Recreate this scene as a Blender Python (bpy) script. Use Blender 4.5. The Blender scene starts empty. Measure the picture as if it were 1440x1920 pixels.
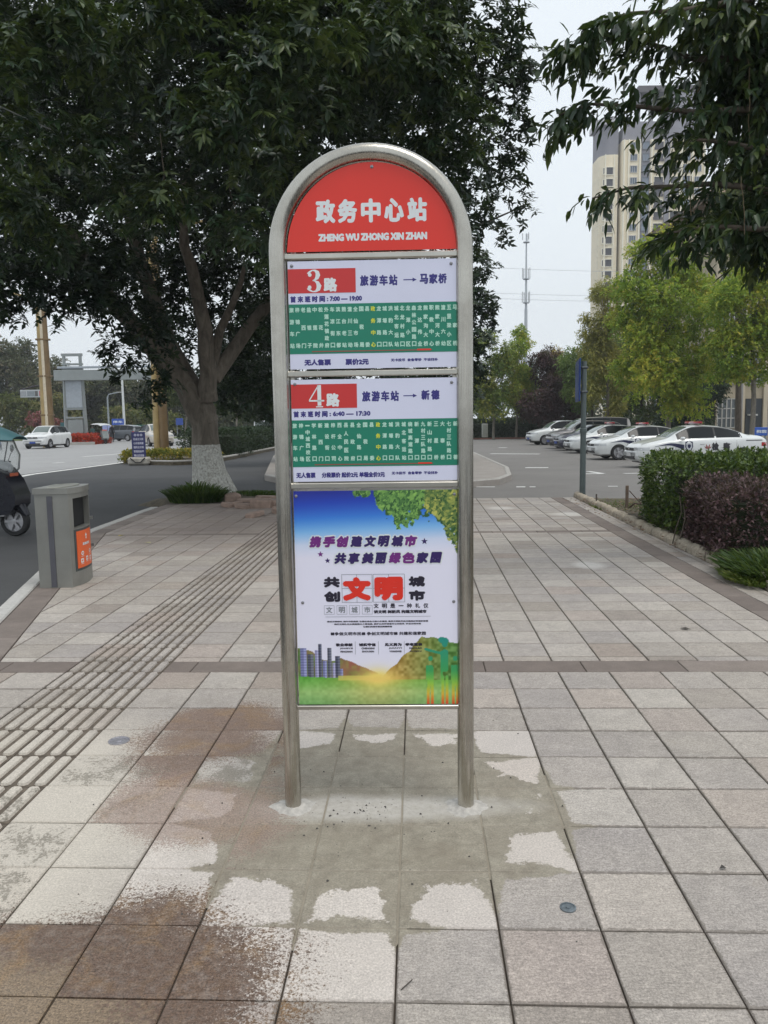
import bpy, math, random
import numpy as np
from mathutils import Vector, Matrix
random.seed(7); RNG = np.random.default_rng(11)
R = math.radians; PI = math.pi
sc = bpy.context.scene
COL = sc.collection

# ------------------------------------------------------------------ camera
F, PITCH, ROLL, CAMH = 1478.1, .11423, .01481, 1.5
_cp, _sp, _c, _s = math.cos(PITCH), math.sin(PITCH), math.cos(ROLL), math.sin(ROLL)
FW = Vector((0, _cp, -_sp)); _r = Vector((1, 0, 0)); _u = Vector((0, _sp, _cp))
RT = _c*_r - _s*_u; UP = _s*_r + _c*_u
cd = bpy.data.cameras.new('camera'); cam = bpy.data.objects.new('camera', cd); COL.objects.link(cam)
cam.matrix_world = Matrix(((RT.x, UP.x, -FW.x, 0), (RT.y, UP.y, -FW.y, 0), (RT.z, UP.z, -FW.z, CAMH), (0, 0, 0, 1)))
cd.sensor_fit = 'VERTICAL'; cd.sensor_height = 36; cd.lens = F/1920*36; cd.clip_end = 3000; cd.clip_start = .05
sc.camera = cam

# ------------------------------------------------------------------ world and sun (bright overcast)
w = bpy.data.worlds.new('World'); sc.world = w; w.use_nodes = True
nt = w.node_tree; bg = nt.nodes['Background']; bg.inputs[1].default_value = .1
SUNV = Vector((.22, -.27, .93)).normalized()
sky = nt.nodes.new('ShaderNodeTexSky'); sky.sky_type = 'NISHITA'; sky.sun_disc = False
sky.sun_elevation = math.asin(SUNV.z); sky.sun_rotation = math.atan2(SUNV.x, SUNV.y)
sky.air_density = 2; sky.dust_density = 6
mx = nt.nodes.new('ShaderNodeMix'); mx.data_type = 'RGBA'; mx.inputs[0].default_value = .88
nt.links.new(sky.outputs[0], mx.inputs[6]); mx.inputs[7].default_value = (9.9, 10.6, 11.2, 1)
nt.links.new(mx.outputs[2], bg.inputs[0])
sd = bpy.data.lights.new('sun', 'SUN'); sd.energy = 1.4; sd.angle = R(24); sd.color = (1, .96, .9)
so = bpy.data.objects.new('sun', sd); COL.objects.link(so); so.rotation_euler = (-SUNV).to_track_quat('-Z', 'Y').to_euler()
sc.view_settings.view_transform = 'Standard'; sc.view_settings.look = 'None'
sc.view_settings.exposure = 0.0; sc.view_settings.gamma = 1
sc.cycles.max_bounces = 6; sc.cycles.diffuse_bounces = 3; sc.cycles.glossy_bounces = 3; sc.cycles.transmission_bounces = 4
sc.cycles.transparent_max_bounces = 8; sc.cycles.use_denoising = True

# ------------------------------------------------------------------ helpers
def W(px, py, Y):
    """world point at forward distance Y that the photograph shows at px, py"""
    d = FW + RT*((px-720)/F) - UP*((py-960)/F); t = Y/d.y
    return Vector((d.x*t, Y, d.z*t+CAMH))
def PJ(p):
    v = Vector(p) - Vector((0, 0, CAMH)); d = v.dot(FW)
    return 720+F*v.dot(RT)/d, 960-F*v.dot(UP)/d, d
def sst(a, b, x):
    t = min(1, max(0, (x-a)/(b-a))); return t*t*(3-2*t)
def gz(x, y):
    """height of the asphalt: flat carriageway, the car park a little lower"""
    return -.12 - .18*sst(20, 31, y)*sst(-3, 4, x)
def L(r, g, b):  # sRGB 0-255 to linear
    f = lambda c: c/12.92 if c <= .04045 else ((c+.055)/1.055)**2.4
    return (f(r/255), f(g/255), f(b/255), 1)

class NT:
    def __init__(s, name, rough=.6, metal=0, spec=.5):
        s.m = bpy.data.materials.new(name); s.m.use_nodes = True; s.t = s.m.node_tree; s.b = s.t.nodes['Principled BSDF']
        s.b.inputs['Roughness'].default_value = rough; s.b.inputs['Metallic'].default_value = metal
        s.b.inputs['Specular IOR Level'].default_value = spec
    def n(s, typ, **k):
        nd = s.t.nodes.new('ShaderNode'+typ)
        for a, v in k.items():
            if a.startswith('i_'): nd.inputs[int(a[2:])].default_value = v
            else: setattr(nd, a, v)
        return nd
    def l(s, a, b): s.t.links.new(a, b)
    def math(s, op, a, b=None, c=None, clamp=False):
        nd = s.n('Math', operation=op, use_clamp=clamp)
        for i, v in enumerate((a, b, c)):
            if v is None: continue
            if isinstance(v, (int, float)): nd.inputs[i].default_value = v
            else: s.l(v, nd.inputs[i])
        return nd.outputs[0]
    def mix(s, f, a, b, blend='MIX'):
        nd = s.n('Mix', data_type='RGBA', blend_type=blend)
        for i, v in ((0, f), (6, a), (7, b)):
            if isinstance(v, (int, float)): nd.inputs[i].default_value = v
            elif isinstance(v, tuple): nd.inputs[i].default_value = v if len(v) == 4 else v+(1,)
            else: s.l(v, nd.inputs[i])
        return nd.outputs[2]
    def noise(s, scale, vec=None, detail=4, rough=.6, dist=0):
        nd = s.n('TexNoise'); nd.inputs['Scale'].default_value = scale; nd.inputs['Detail'].default_value = detail
        nd.inputs['Roughness'].default_value = rough; nd.inputs['Distortion'].default_value = dist
        if vec is not None: s.l(vec, nd.inputs['Vector'])
        return nd.outputs[0]
    def ramp(s, fac, *stops):
        nd = s.n('ValToRGB'); cr = nd.color_ramp
        while len(cr.elements) < len(stops): cr.elements.new(.5)
        for e, (p, c) in zip(cr.elements, stops):
            e.position = p; e.color = c if not isinstance(c, (int, float)) else (c, c, c, 1)
        s.l(fac, nd.inputs[0]); return nd.outputs[0]
    def bump(s, h, strength=.3, dist=.01):
        nd = s.n('Bump'); nd.inputs['Strength'].default_value = strength; nd.inputs['Distance'].default_value = dist
        s.l(h, nd.inputs['Height']); s.l(nd.outputs[0], s.b.inputs['Normal'])
    def col(s, c):
        if isinstance(c, tuple): s.b.inputs['Base Color'].default_value = c if len(c) == 4 else c+(1,)
        else: s.l(c, s.b.inputs['Base Color'])
_MC = {}
def plain(name, c, rough=.6, metal=0, var=.12, scale=6, bump=0, spec=.5):
    """a plain coat with a little unevenness"""
    if name in _MC: return _MC[name]
    t = NT(name, rough, metal, spec); c = tuple(c)[:3]
    tc = t.n('TexCoord').outputs['Object']; n = t.noise(scale, tc, 5, .65)
    lo = tuple(v*(1-var) for v in c)+(1,); hi = tuple(min(1, v*(1+var)) for v in c)+(1,)
    t.col(t.ramp(n, (.3, lo), (.7, hi)))
    if bump: t.bump(t.noise(scale*8, tc, 3), bump, .004)
    _MC[name] = t.m; return t.m

class MB:
    def __init__(s): s.v = []; s.f = []; s.mi = []; s.cur = 0
    def add(s, vs, fs, M=None):
        o = len(s.v)
        s.v += [tuple(M @ Vector(v)) if M is not None else tuple(v) for v in vs]
        for f in fs: s.f.append([o+i for i in f]); s.mi.append(s.cur)
        return s
    def box(s, cx, cy, cz, sx, sy, sz, rz=0, bev=0, M=None):
        a, b, c = sx/2, sy/2, sz/2; vs = []
        if bev <= 0:
            vs = [(x, y, z) for z in (-c, c) for x, y in ((-a, -b), (a, -b), (a, b), (-a, b))]
            fs = [(3, 2, 1, 0), (4, 5, 6, 7), (0, 1, 5, 4), (1, 2, 6, 5), (2, 3, 7, 6), (3, 0, 4, 7)]
        else:
            e = bev
            for z, i in ((-c, e), (-c+e, 0), (c-e, 0), (c, e)):
                A, B = a-i, b-i
                if i == 0: vs += [(A-e, -B, z), (A, -B+e, z), (A, B-e, z), (A-e, B, z), (-A+e, B, z), (-A, B-e, z), (-A, -B+e, z), (-A+e, -B, z)]
                else: vs += [(A, -B, z), (A, -B, z), (A, B, z), (A, B, z), (-A, B, z), (-A, B, z), (-A, -B, z), (-A, -B, z)]
            fs = [tuple(range(7, -1, -1)), tuple(range(24, 32))]
            for k in range(3):
                for i in range(8): fs.append((k*8+i, k*8+(i+1) % 8, (k+1)*8+(i+1) % 8, (k+1)*8+i))
        T = Matrix.Translation((cx, cy, cz)) @ Matrix.Rotation(rz, 4, 'Z')
        if M is not None: T = M @ T
        return s.add(vs, fs, T)
    def prism(s, poly, z0, z1, M=None):
        n = len(poly); vs = [(x, y, z0) for x, y in poly]+[(x, y, z1) for x, y in poly]
        a = sum(poly[i][0]*poly[(i+1) % n][1]-poly[(i+1) % n][0]*poly[i][1] for i in range(n))
        fs = [tuple(range(n-1, -1, -1)), tuple(range(n, 2*n))]+[(i, (i+1) % n, n+(i+1) % n, n+i) for i in range(n)]
        if a < 0: fs = [tuple(reversed(f)) for f in fs]
        return s.add(vs, fs, M)
    def tube(s, pts, rad, n=10, cap=True, closed=False):
        pts = [Vector(p) for p in pts]; m = len(pts)
        rad = [rad]*m if isinstance(rad, (int, float)) else rad
        o = len(s.v); ref = None
        for i, p in enumerate(pts):
            if closed: t = pts[(i+1) % m]-pts[i-1]
            else: t = pts[min(i+1, m-1)]-pts[max(i-1, 0)]
            t.normalize()
            if ref is None: ref = Vector((0, 0, 1)) if abs(t.z) < .9 else Vector((1, 0, 0))
            a = (ref - t*ref.dot(t)).normalized(); ref = a; b = t.cross(a)
            for k in range(n):
                q = p+a*math.cos(2*PI*k/n)*rad[i]+b*math.sin(2*PI*k/n)*rad[i]; s.v.append(tuple(q))
        for i in range(m if closed else m-1):
            j = (i+1) % m
            for k in range(n):
                s.f.append([o+i*n+k, o+i*n+(k+1) % n, o+j*n+(k+1) % n, o+j*n+k]); s.mi.append(s.cur)
        if cap and not closed:
            s.f.append([o+k for k in range(n-1, -1, -1)]); s.mi.append(s.cur)
            s.f.append([o+(m-1)*n+k for k in range(n)]); s.mi.append(s.cur)
        return s
    def cyl(s, p, q, r, r2=None, n=14): return s.tube([p, q], [r, r if r2 is None else r2], n)
    def lathe(s, prof, n=24, M=None, cap=True):
        vs = []; fs = []
        for r, z in prof:
            for k in range(n): vs.append((r*math.cos(2*PI*k/n), r*math.sin(2*PI*k/n), z))
        for i in range(len(prof)-1):
            for k in range(n): fs.append((i*n+k, i*n+(k+1) % n, (i+1)*n+(k+1) % n, (i+1)*n+k))
        if cap and prof[0][0] > 1e-4: fs.append(tuple(range(n-1, -1, -1)))
        if cap and prof[-1][0] > 1e-4: fs.append(tuple((len(prof)-1)*n+k for k in range(n)))
        return s.add(vs, fs, M)
    def mesh(s, name, mats=None, smooth=False, ang=35):
        me = bpy.data.meshes.new(name); me.from_pydata(s.v, [], s.f)
        for m in (mats if isinstance(mats, (list, tuple)) else [mats]):
            if m is not None: me.materials.append(m)
        if isinstance(mats, (list, tuple)) and len(mats) > 1: me.polygons.foreach_set('material_index', s.mi)
        if smooth:
            me.polygons.foreach_set('use_smooth', [True]*len(me.polygons)); me.set_sharp_from_angle(angle=R(ang))
        me.update(); return me
    def obj(s, name, mats=None, parent=None, smooth=False, loc=(0, 0, 0), rot=(0, 0, 0), ang=35):
        return link(name, s.mesh(name, mats, smooth, ang), parent, loc, rot)
def link(name, me, parent=None, loc=(0, 0, 0), rot=(0, 0, 0)):
    o = bpy.data.objects.new(name, me); COL.objects.link(o); o.location = loc; o.rotation_euler = rot
    if parent is not None: o.parent = parent
    return o
def tag(o, label=None, cat=None, group=None, kind=None):
    if label: o['label'] = label
    if cat: o['category'] = cat
    if group: o['group'] = group
    if kind: o['kind'] = kind
    return o
def empty(name, loc, rz=0, label=None, cat=None, group=None):
    o = bpy.data.objects.new(name, None); COL.objects.link(o); o.location = loc; o.rotation_euler = (0, 0, rz); o.empty_display_size = .2
    return tag(o, label, cat, group)
def copy_tree(o, parent=None, kids=None):
    if kids is None:
        kids = {}
        for q in bpy.data.objects:
            if q.parent: kids.setdefault(q.parent, []).append(q)
    c = o.copy(); COL.objects.link(c); c.parent = parent
    for ch in kids.get(o, []): copy_tree(ch, c, kids)
    return c
def arr_mesh(name, V, Fc, mat, tint=None, col=None):
    """numpy verts (n,3) and faces (m,k)"""
    me = bpy.data.meshes.new(name); k = Fc.shape[1]
    me.vertices.add(len(V)); me.vertices.foreach_set('co', np.ascontiguousarray(V, np.float32).ravel())
    me.loops.add(Fc.size); me.loops.foreach_set('vertex_index', np.ascontiguousarray(Fc, np.int32).ravel())
    me.polygons.add(len(Fc)); me.polygons.foreach_set('loop_start', np.arange(0, Fc.size, k, dtype=np.int32))
    if tint is not None:
        a = me.attributes.new('tint', 'FLOAT', 'POINT'); a.data.foreach_set('value', np.ascontiguousarray(tint, np.float32))
    if col is not None:
        a = me.color_attributes.new('print', 'FLOAT_COLOR', 'POINT'); a.data.foreach_set('color', np.ascontiguousarray(col, np.float32).ravel())
    if mat: me.materials.append(mat)
    me.update(calc_edges=True); return me

# ---- lettering
_TX = {}
def glyphs(s, font_off=0, shear=0, res=2):
    key = (s, font_off, shear)
    if key in _TX: return _TX[key]
    c = bpy.data.curves.new('t', 'FONT'); c.body = s; c.size = 1; c.offset = font_off; c.shear = shear; c.resolution_u = res
    o = bpy.data.objects.new('t', c); COL.objects.link(o); bpy.context.view_layer.update()
    me = bpy.data.meshes.new_from_object(o.evaluated_get(bpy.context.evaluated_depsgraph_get()))
    V = np.zeros(len(me.vertices)*3); me.vertices.foreach_get('co', V); V = V.reshape(-1, 3)
    Fs = [list(p.vertices) for p in me.polygons]
    bpy.data.objects.remove(o); bpy.data.curves.remove(c); bpy.data.meshes.remove(me)
    _TX[key] = (V, Fs); return V, Fs
_k = [0]
def put_text(mb, s, cx, cz, w, h, bold=0, y=0, shear=0, off=0):
    """flat lettering in the xz plane filling a box w by h centred on cx, cz; bold = added stroke half width in metres"""
    V, Fs = glyphs(s, off, shear)
    if not len(V): return
    x0, x1, y0, y1 = V[:, 0].min(), V[:, 0].max(), V[:, 1].min(), V[:, 1].max()
    sx = w/max(1e-6, x1-x0); sy = h/max(1e-6, y1-y0)
    ds = [(0, 0)] if bold <= 0 else [(a*bold, b*bold) for a, b in ((0, 0), (1, 0), (-1, 0), (0, 1), (0, -1), (.7, .7), (-.7, .7), (.7, -.7), (-.7, -.7))]
    if bold > 0: sx = (w-2*bold)/max(1e-6, x1-x0); sy = (h-2*bold)/max(1e-6, y1-y0)
    for i, (dx, dz) in enumerate(ds):
        mb.add([(cx+(v[0]-(x0+x1)/2)*sx+dx, y-.00003*i, cz+(v[1]-(y0+y1)/2)*sy+dz) for v in V], Fs)
def chars(mb, s, xs, cz, w, h, bold=0, y=0):
    for ch, x in zip(s, xs): put_text(mb, ch, x, cz, w, h*(.35 if ch in '一' else 1), bold, y)

# ------------------------------------------------------------------ leaves
def leafmat(name, *cols, rough=.5, trans=.25):
    t = NT(name, rough, 0, .35); a = t.n('Attribute', attribute_name='tint').outputs['Fac']
    c = t.ramp(a, *[(i/max(1, len(cols)-1), tuple(v)+(1,)) for i, v in enumerate(cols)]); t.col(c)
    tr = t.n('BsdfTranslucent'); t.l(t.mix(.4, c, (.3, .42, .06)), tr.inputs[0])
    ms = t.n('MixShader'); ms.inputs[0].default_value = trans; out = t.t.nodes['Material Output']
    t.l(t.b.outputs[0], ms.inputs[1]); t.l(tr.outputs[0], ms.inputs[2]); t.l(ms.outputs[0], out.inputs[0])
    return t.m
def leaves(name, mat, pos, dirn, K=10, ln=.12, wd=.045, step=.035, droop=.5, spread=.9, seed=1, big=False, tint=None, sag=.15, rosette=False):
    """leaf twigs: pos, dirn (n,3); K leaves on each"""
    g = np.random.default_rng(seed); n = len(pos)
    d = dirn/np.linalg.norm(dirn, axis=1, keepdims=True)
    k = np.arange(K); base = pos[:, None, :] + d[:, None, :]*(k[None, :, None]*step)
    base[:, :, 2] -= (k[None, :]*step)**2*sag*4
    ld = d[:, None, :]*.7 + g.normal(0, spread*.6, (n, K, 3)); ld[:, :, 2] -= droop
    ld /= np.linalg.norm(ld, axis=2, keepdims=True)
    up = np.zeros((n, K, 3)); up[:, :, 2] = 1; up += g.normal(0, .35, (n, K, 3))
    sd_ = np.cross(ld, up); sd_ /= np.linalg.norm(sd_, axis=2, keepdims=True)+1e-9
    if rosette:      # leaves fan out round the twig tip, lying roughly level
        ax = d*.45+np.array([0, 0, .75])+g.normal(0, .22, (n, 3)); ax /= np.linalg.norm(ax, axis=1, keepdims=True)
        e1 = np.cross(ax, np.array([.3, .9, .2])); e1 /= np.linalg.norm(e1, axis=1, keepdims=True); e2 = np.cross(ax, e1)
        th = 2*np.pi*k[None, :]*.382+g.uniform(0, 6.28, (n, 1))+g.normal(0, .2, (n, K)); up_ = .5-.75*(k[None, :]/K)+g.normal(0, .12, (n, K))-droop
        ld = np.cos(th)[..., None]*e1[:, None]+np.sin(th)[..., None]*e2[:, None]+up_[..., None]*ax[:, None]+.3*d[:, None]
        ld[:, :, 2] -= .12; ld /= np.linalg.norm(ld, axis=2, keepdims=True)
        sd_ = np.cross(ld, ax[:, None, :]+g.normal(0, .15, (n, K, 3))); sd_ /= np.linalg.norm(sd_, axis=2, keepdims=True)+1e-9
    nm = np.cross(sd_, ld)
    l = ln*g.uniform(.5, 1.25, (n, K, 1)); w_ = wd*g.uniform(.75, 1.2, (n, K, 1))/2
    if tint is None: tint = g.uniform(0, 1, n)
    tt = np.clip(tint[:, None] + g.normal(0, .15, (n, K)), 0, 1)
    if not big:
        P = [base, base+ld*l*.45+sd_*w_+nm*w_*.35, base+ld*l*.45-sd_*w_+nm*w_*.35, base+ld*l]
        V = np.stack(P, 2).reshape(-1, 3); o = np.arange(n*K)*4
        Fc = np.concatenate([np.stack([o, o+3, o+1], 1), np.stack([o, o+2, o+3], 1)])
        return arr_mesh(name, V, Fc, mat, np.repeat(tt.reshape(-1), 4))
    b = nm*0; b[:, :, 2] = -1
    P = [base, base+ld*l*.3+sd_*w_*.85+nm*w_*.3, base+ld*l*.3-sd_*w_*.85+nm*w_*.3, base+ld*l*.35,
         base+ld*l*.68+sd_*w_*.8+nm*w_*.3+b*l*.05, base+ld*l*.68-sd_*w_*.8+nm*w_*.3+b*l*.05, base+ld*l*.7+b*l*.06, base+ld*l+b*l*.16]
    V = np.stack(P, 2).reshape(-1, 3); o = np.arange(n*K)*8
    T = [(0, 3, 1), (0, 2, 3), (1, 3, 4), (3, 6, 4), (2, 5, 3), (3, 5, 6), (4, 6, 7), (6, 5, 7)]
    Fc = np.concatenate([np.stack([o+a, o+b_, o+c_], 1) for a, b_, c_ in T])
    return arr_mesh(name, V, Fc, mat, np.repeat(tt.reshape(-1), 8))
def blob_twigs(blobs, n, seed=1, shell=.55, flat=.8, down=.25):
    """blobs: (x,y,z,r[,weight]) ; twigs spread through the outer part of each, pointing outwards"""
    g = np.random.default_rng(seed); B = np.array([tuple(b[:4]) for b in blobs], float)
    wt = np.array([(b[4] if len(b) > 4 else 1)*b[3]**2 for b in blobs]); wt /= wt.sum()
    idx = g.choice(len(B), n, p=wt); v = g.normal(0, 1, (n, 3)); v /= np.linalg.norm(v, axis=1, keepdims=True)
    rr = g.uniform(shell, 1.05, n)**.8
    rr *= 1+.18*np.sin(v[:, 0]*7+idx)+.15*np.sin(v[:, 2]*9+idx*2)+.12*np.sin(v[:, 1]*11+idx*3)
    p = B[idx, :3]+v*(B[idx, 3]*rr)[:, None]*np.array([1, 1, flat])
    d = v+g.normal(0, .5, (n, 3)); d[:, 2] -= down
    return p, d, idx
def limb(mb, pts, r0, r1, n=9):
    m = len(pts); mb.tube(pts, [r0+(r1-r0)*i/(m-1) for i in range(m)], n)
def wob(a, b, k, amp, seed):
    g = random.Random(seed); a = Vector(a); b = Vector(b); out = []
    for i in range(k+1):
        t = i/k; p = a.lerp(b, t)
        if 0 < i < k: p += Vector((g.uniform(-amp, amp), g.uniform(-amp, amp), g.uniform(-amp, amp)*.5))
        out.append(p)
    return out
def bark(name, c, var=.45, scale=9):
    t = NT(name, .9, 0, .2); tc = t.n('TexCoord').outputs['Object']
    mp = t.n('Mapping'); mp.inputs['Scale'].default_value = (1, 1, .35); t.l(tc, mp.inputs[0])
    n = t.noise(scale, mp.outputs[0], 6, .7, .6)
    t.col(t.ramp(n, (.3, tuple(v*(1-var) for v in c)+(1,)), (.7, tuple(v*(1+var) for v in c)+(1,)))); t.bump(n, .6, .03); return t.m
BARK = bark('bark', (.09, .075, .06)); BARK2 = bark('bark_pale', (.2, .18, .15))

# ------------------------------------------------------------------ shared materials
def asphalt(name, c, var=.25):
    t = NT(name, .85, 0, .3); p = t.n('NewGeometry').outputs['Position']
    a = t.noise(.35, p, 6, .7); b = t.noise(60, p, 3, .8); st = t.noise(1.7, p, 6, .75, .8)
    k = t.ramp(a, (.3, tuple(v*(1-var) for v in c)+(1,)), (.7, tuple(v*(1+var*.7) for v in c)+(1,)))
    k = t.mix(t.math('MULTIPLY', t.math('SUBTRACT', b, .42, clamp=True), 1.6, clamp=True), k, tuple(v*.55 for v in c))
    k = t.mix(t.ramp(st, (.55, 0.0), (.72, .55)), k, tuple(v*.6 for v in c))
    t.col(k); t.bump(b, .35, .004); return t.m
M_ASPH = asphalt('asphalt', (.072, .073, .075))
M_CONC = asphalt('concrete_carriageway', (.33, .33, .33), .1)
M_LOT = asphalt('car_park_surface', (.2, .19, .18), .14)
M_WHITEPAINT = plain('road_paint', (.62, .62, .6), .7, var=.25, scale=9)
M_KERB = plain('kerb_granite', (.36, .345, .32), .8, var=.22, scale=14, bump=.3)
M_SOIL = plain('soil', (.09, .075, .05), .95, var=.5, scale=7, bump=.6)
M_BLACK = plain('black_rubber', (.018, .018, .019), .75)
M_DARK = plain('dark_void', (.008, .008, .009), .8)

# ================================================================== GROUND
YAW = .04286
def uv2w(u, v):
    c, s = math.cos(YAW), math.sin(YAW); return (u*c+v*s, -u*s+v*c)
def w2uv(x, y):
    c, s = math.cos(YAW), math.sin(YAW); return (x*c-y*s, x*s+y*c)
xs = np.concatenate([[-400, -250, -120, -60], np.arange(-40, 41, 2.), [60, 120, 250, 400]]); ys = np.concatenate([[-60, -20], np.arange(-6, 90, 2.), [110, 160, 260, 400, 620]])
gv = [(x, y, gz(x, y)) for y in ys for x in xs]; nx = len(xs)
gf = [(j*nx+i, j*nx+i+1, (j+1)*nx+i+1, (j+1)*nx+i) for j in range(len(ys)-1) for i in range(nx-1)]
g_ = MB().add(gv, gf).obj('ground', M_ASPH); tag(g_, kind='structure')
def sheet(name, poly, mat, dz, parent=None, kind='structure', step=None):
    """a thin sheet lying on the asphalt, following its height; poly in world xy"""
    bmv = []; P = [Vector((x, y, 0)) for x, y in poly]
    import bmesh
    bm = bmesh.new(); f = bm.faces.new([bm.verts.new(p) for p in P]); bmesh.ops.triangulate(bm, faces=[f])
    if step:
        y0, y1 = min(p.y for p in P), max(p.y for p in P); x0, x1 = min(p.x for p in P), max(p.x for p in P)
        for k in range(1, int((y1-y0)/step)+1): bmesh.ops.bisect_plane(bm, geom=bm.verts[:]+bm.edges[:]+bm.faces[:], plane_co=(0, y0+k*step, 0), plane_no=(0, 1, 0))
        for k in range(1, int((x1-x0)/step)+1): bmesh.ops.bisect_plane(bm, geom=bm.verts[:]+bm.edges[:]+bm.faces[:], plane_co=(x0+k*step, 0, 0), plane_no=(1, 0, 0))
    for v in bm.verts: v.co.z = gz(v.co.x, v.co.y)+dz
    bm.normal_update()
    for fc in bm.faces:
        if fc.normal.z < 0: fc.normal_flip()
    me = bpy.data.meshes.new(name); bm.to_mesh(me); bm.free(); me.materials.append(mat)
    o = link(name, me, parent)
    if kind: o['kind'] = kind
    return o
# pale concrete carriageway beyond the cycle lane, whose dark asphalt colour includes tree shade
sheet('road', [(-200, 8), (-15.5, 8), (-13.4, 20), (-12.35, 26.8), (-11.6, 34.7), (-12.1, 46), (-10.5, 60), (-9, 100), (-9, 112), (-200, 112)], M_CONC, .005)
ramp_lot = [(-1.5, 22), (1.9, 17.6), (60, 17.6), (60, 90), (2, 90)]
sheet('car_park', [(-2.2, 15.4), (60, 15.4), (60, 76), (4.6, 76), (-1.5, 40)], M_LOT, .006, step=2.0)
def line(a, b, wd, name='lane_line', dz=.010, mat=None):
    a = Vector((*a, 0)); b = Vector((*b, 0)); n = (b-a).normalized().cross(Vector((0, 0, 1)))*wd/2
    return sheet(name, [((a-n).x, (a-n).y), ((b-n).x, (b-n).y), ((b+n).x, (b+n).y), ((a+n).x, (a+n).y)], mat or M_WHITEPAINT, dz, step=2.0)
def G2(px, py, z):
    d = FW + RT*((px-720)/F) - UP*((py-960)/F); t = (z-CAMH)/d.z; return (d.x*t, d.y*t)
for a, b, wd in [((20, 897), (57, 890), .3), ((57, 890), (180, 874), .3), ((180, 874), (240, 866), .3), ((240, 866), (262, 861), .3), ((155, 856.5), (250, 849), .28), ((120, 867), (100, 868.5), .28)]:
    line(G2(*a, -.115), G2(*b, -.115), wd)
for a, b, wd in [((985, 875), (1028, 875), .5), ((920, 849), (1012, 849.5), .5), ((935, 838), (950, 838), .6), ((1096, 893.5), (1130, 893), .35), ((1102, 886), (1130, 893), .2), ((893, 923), (928, 923), .18), ((968, 923), (985, 923), .25), ((993, 923), (1004, 923), .2), ((1140, 922), (1158, 922), .15), ((1170, 893), (1215, 892), .3)]:
    line(G2(*a, -.24), G2(*b, -.24), wd, dz=.012)

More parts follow.
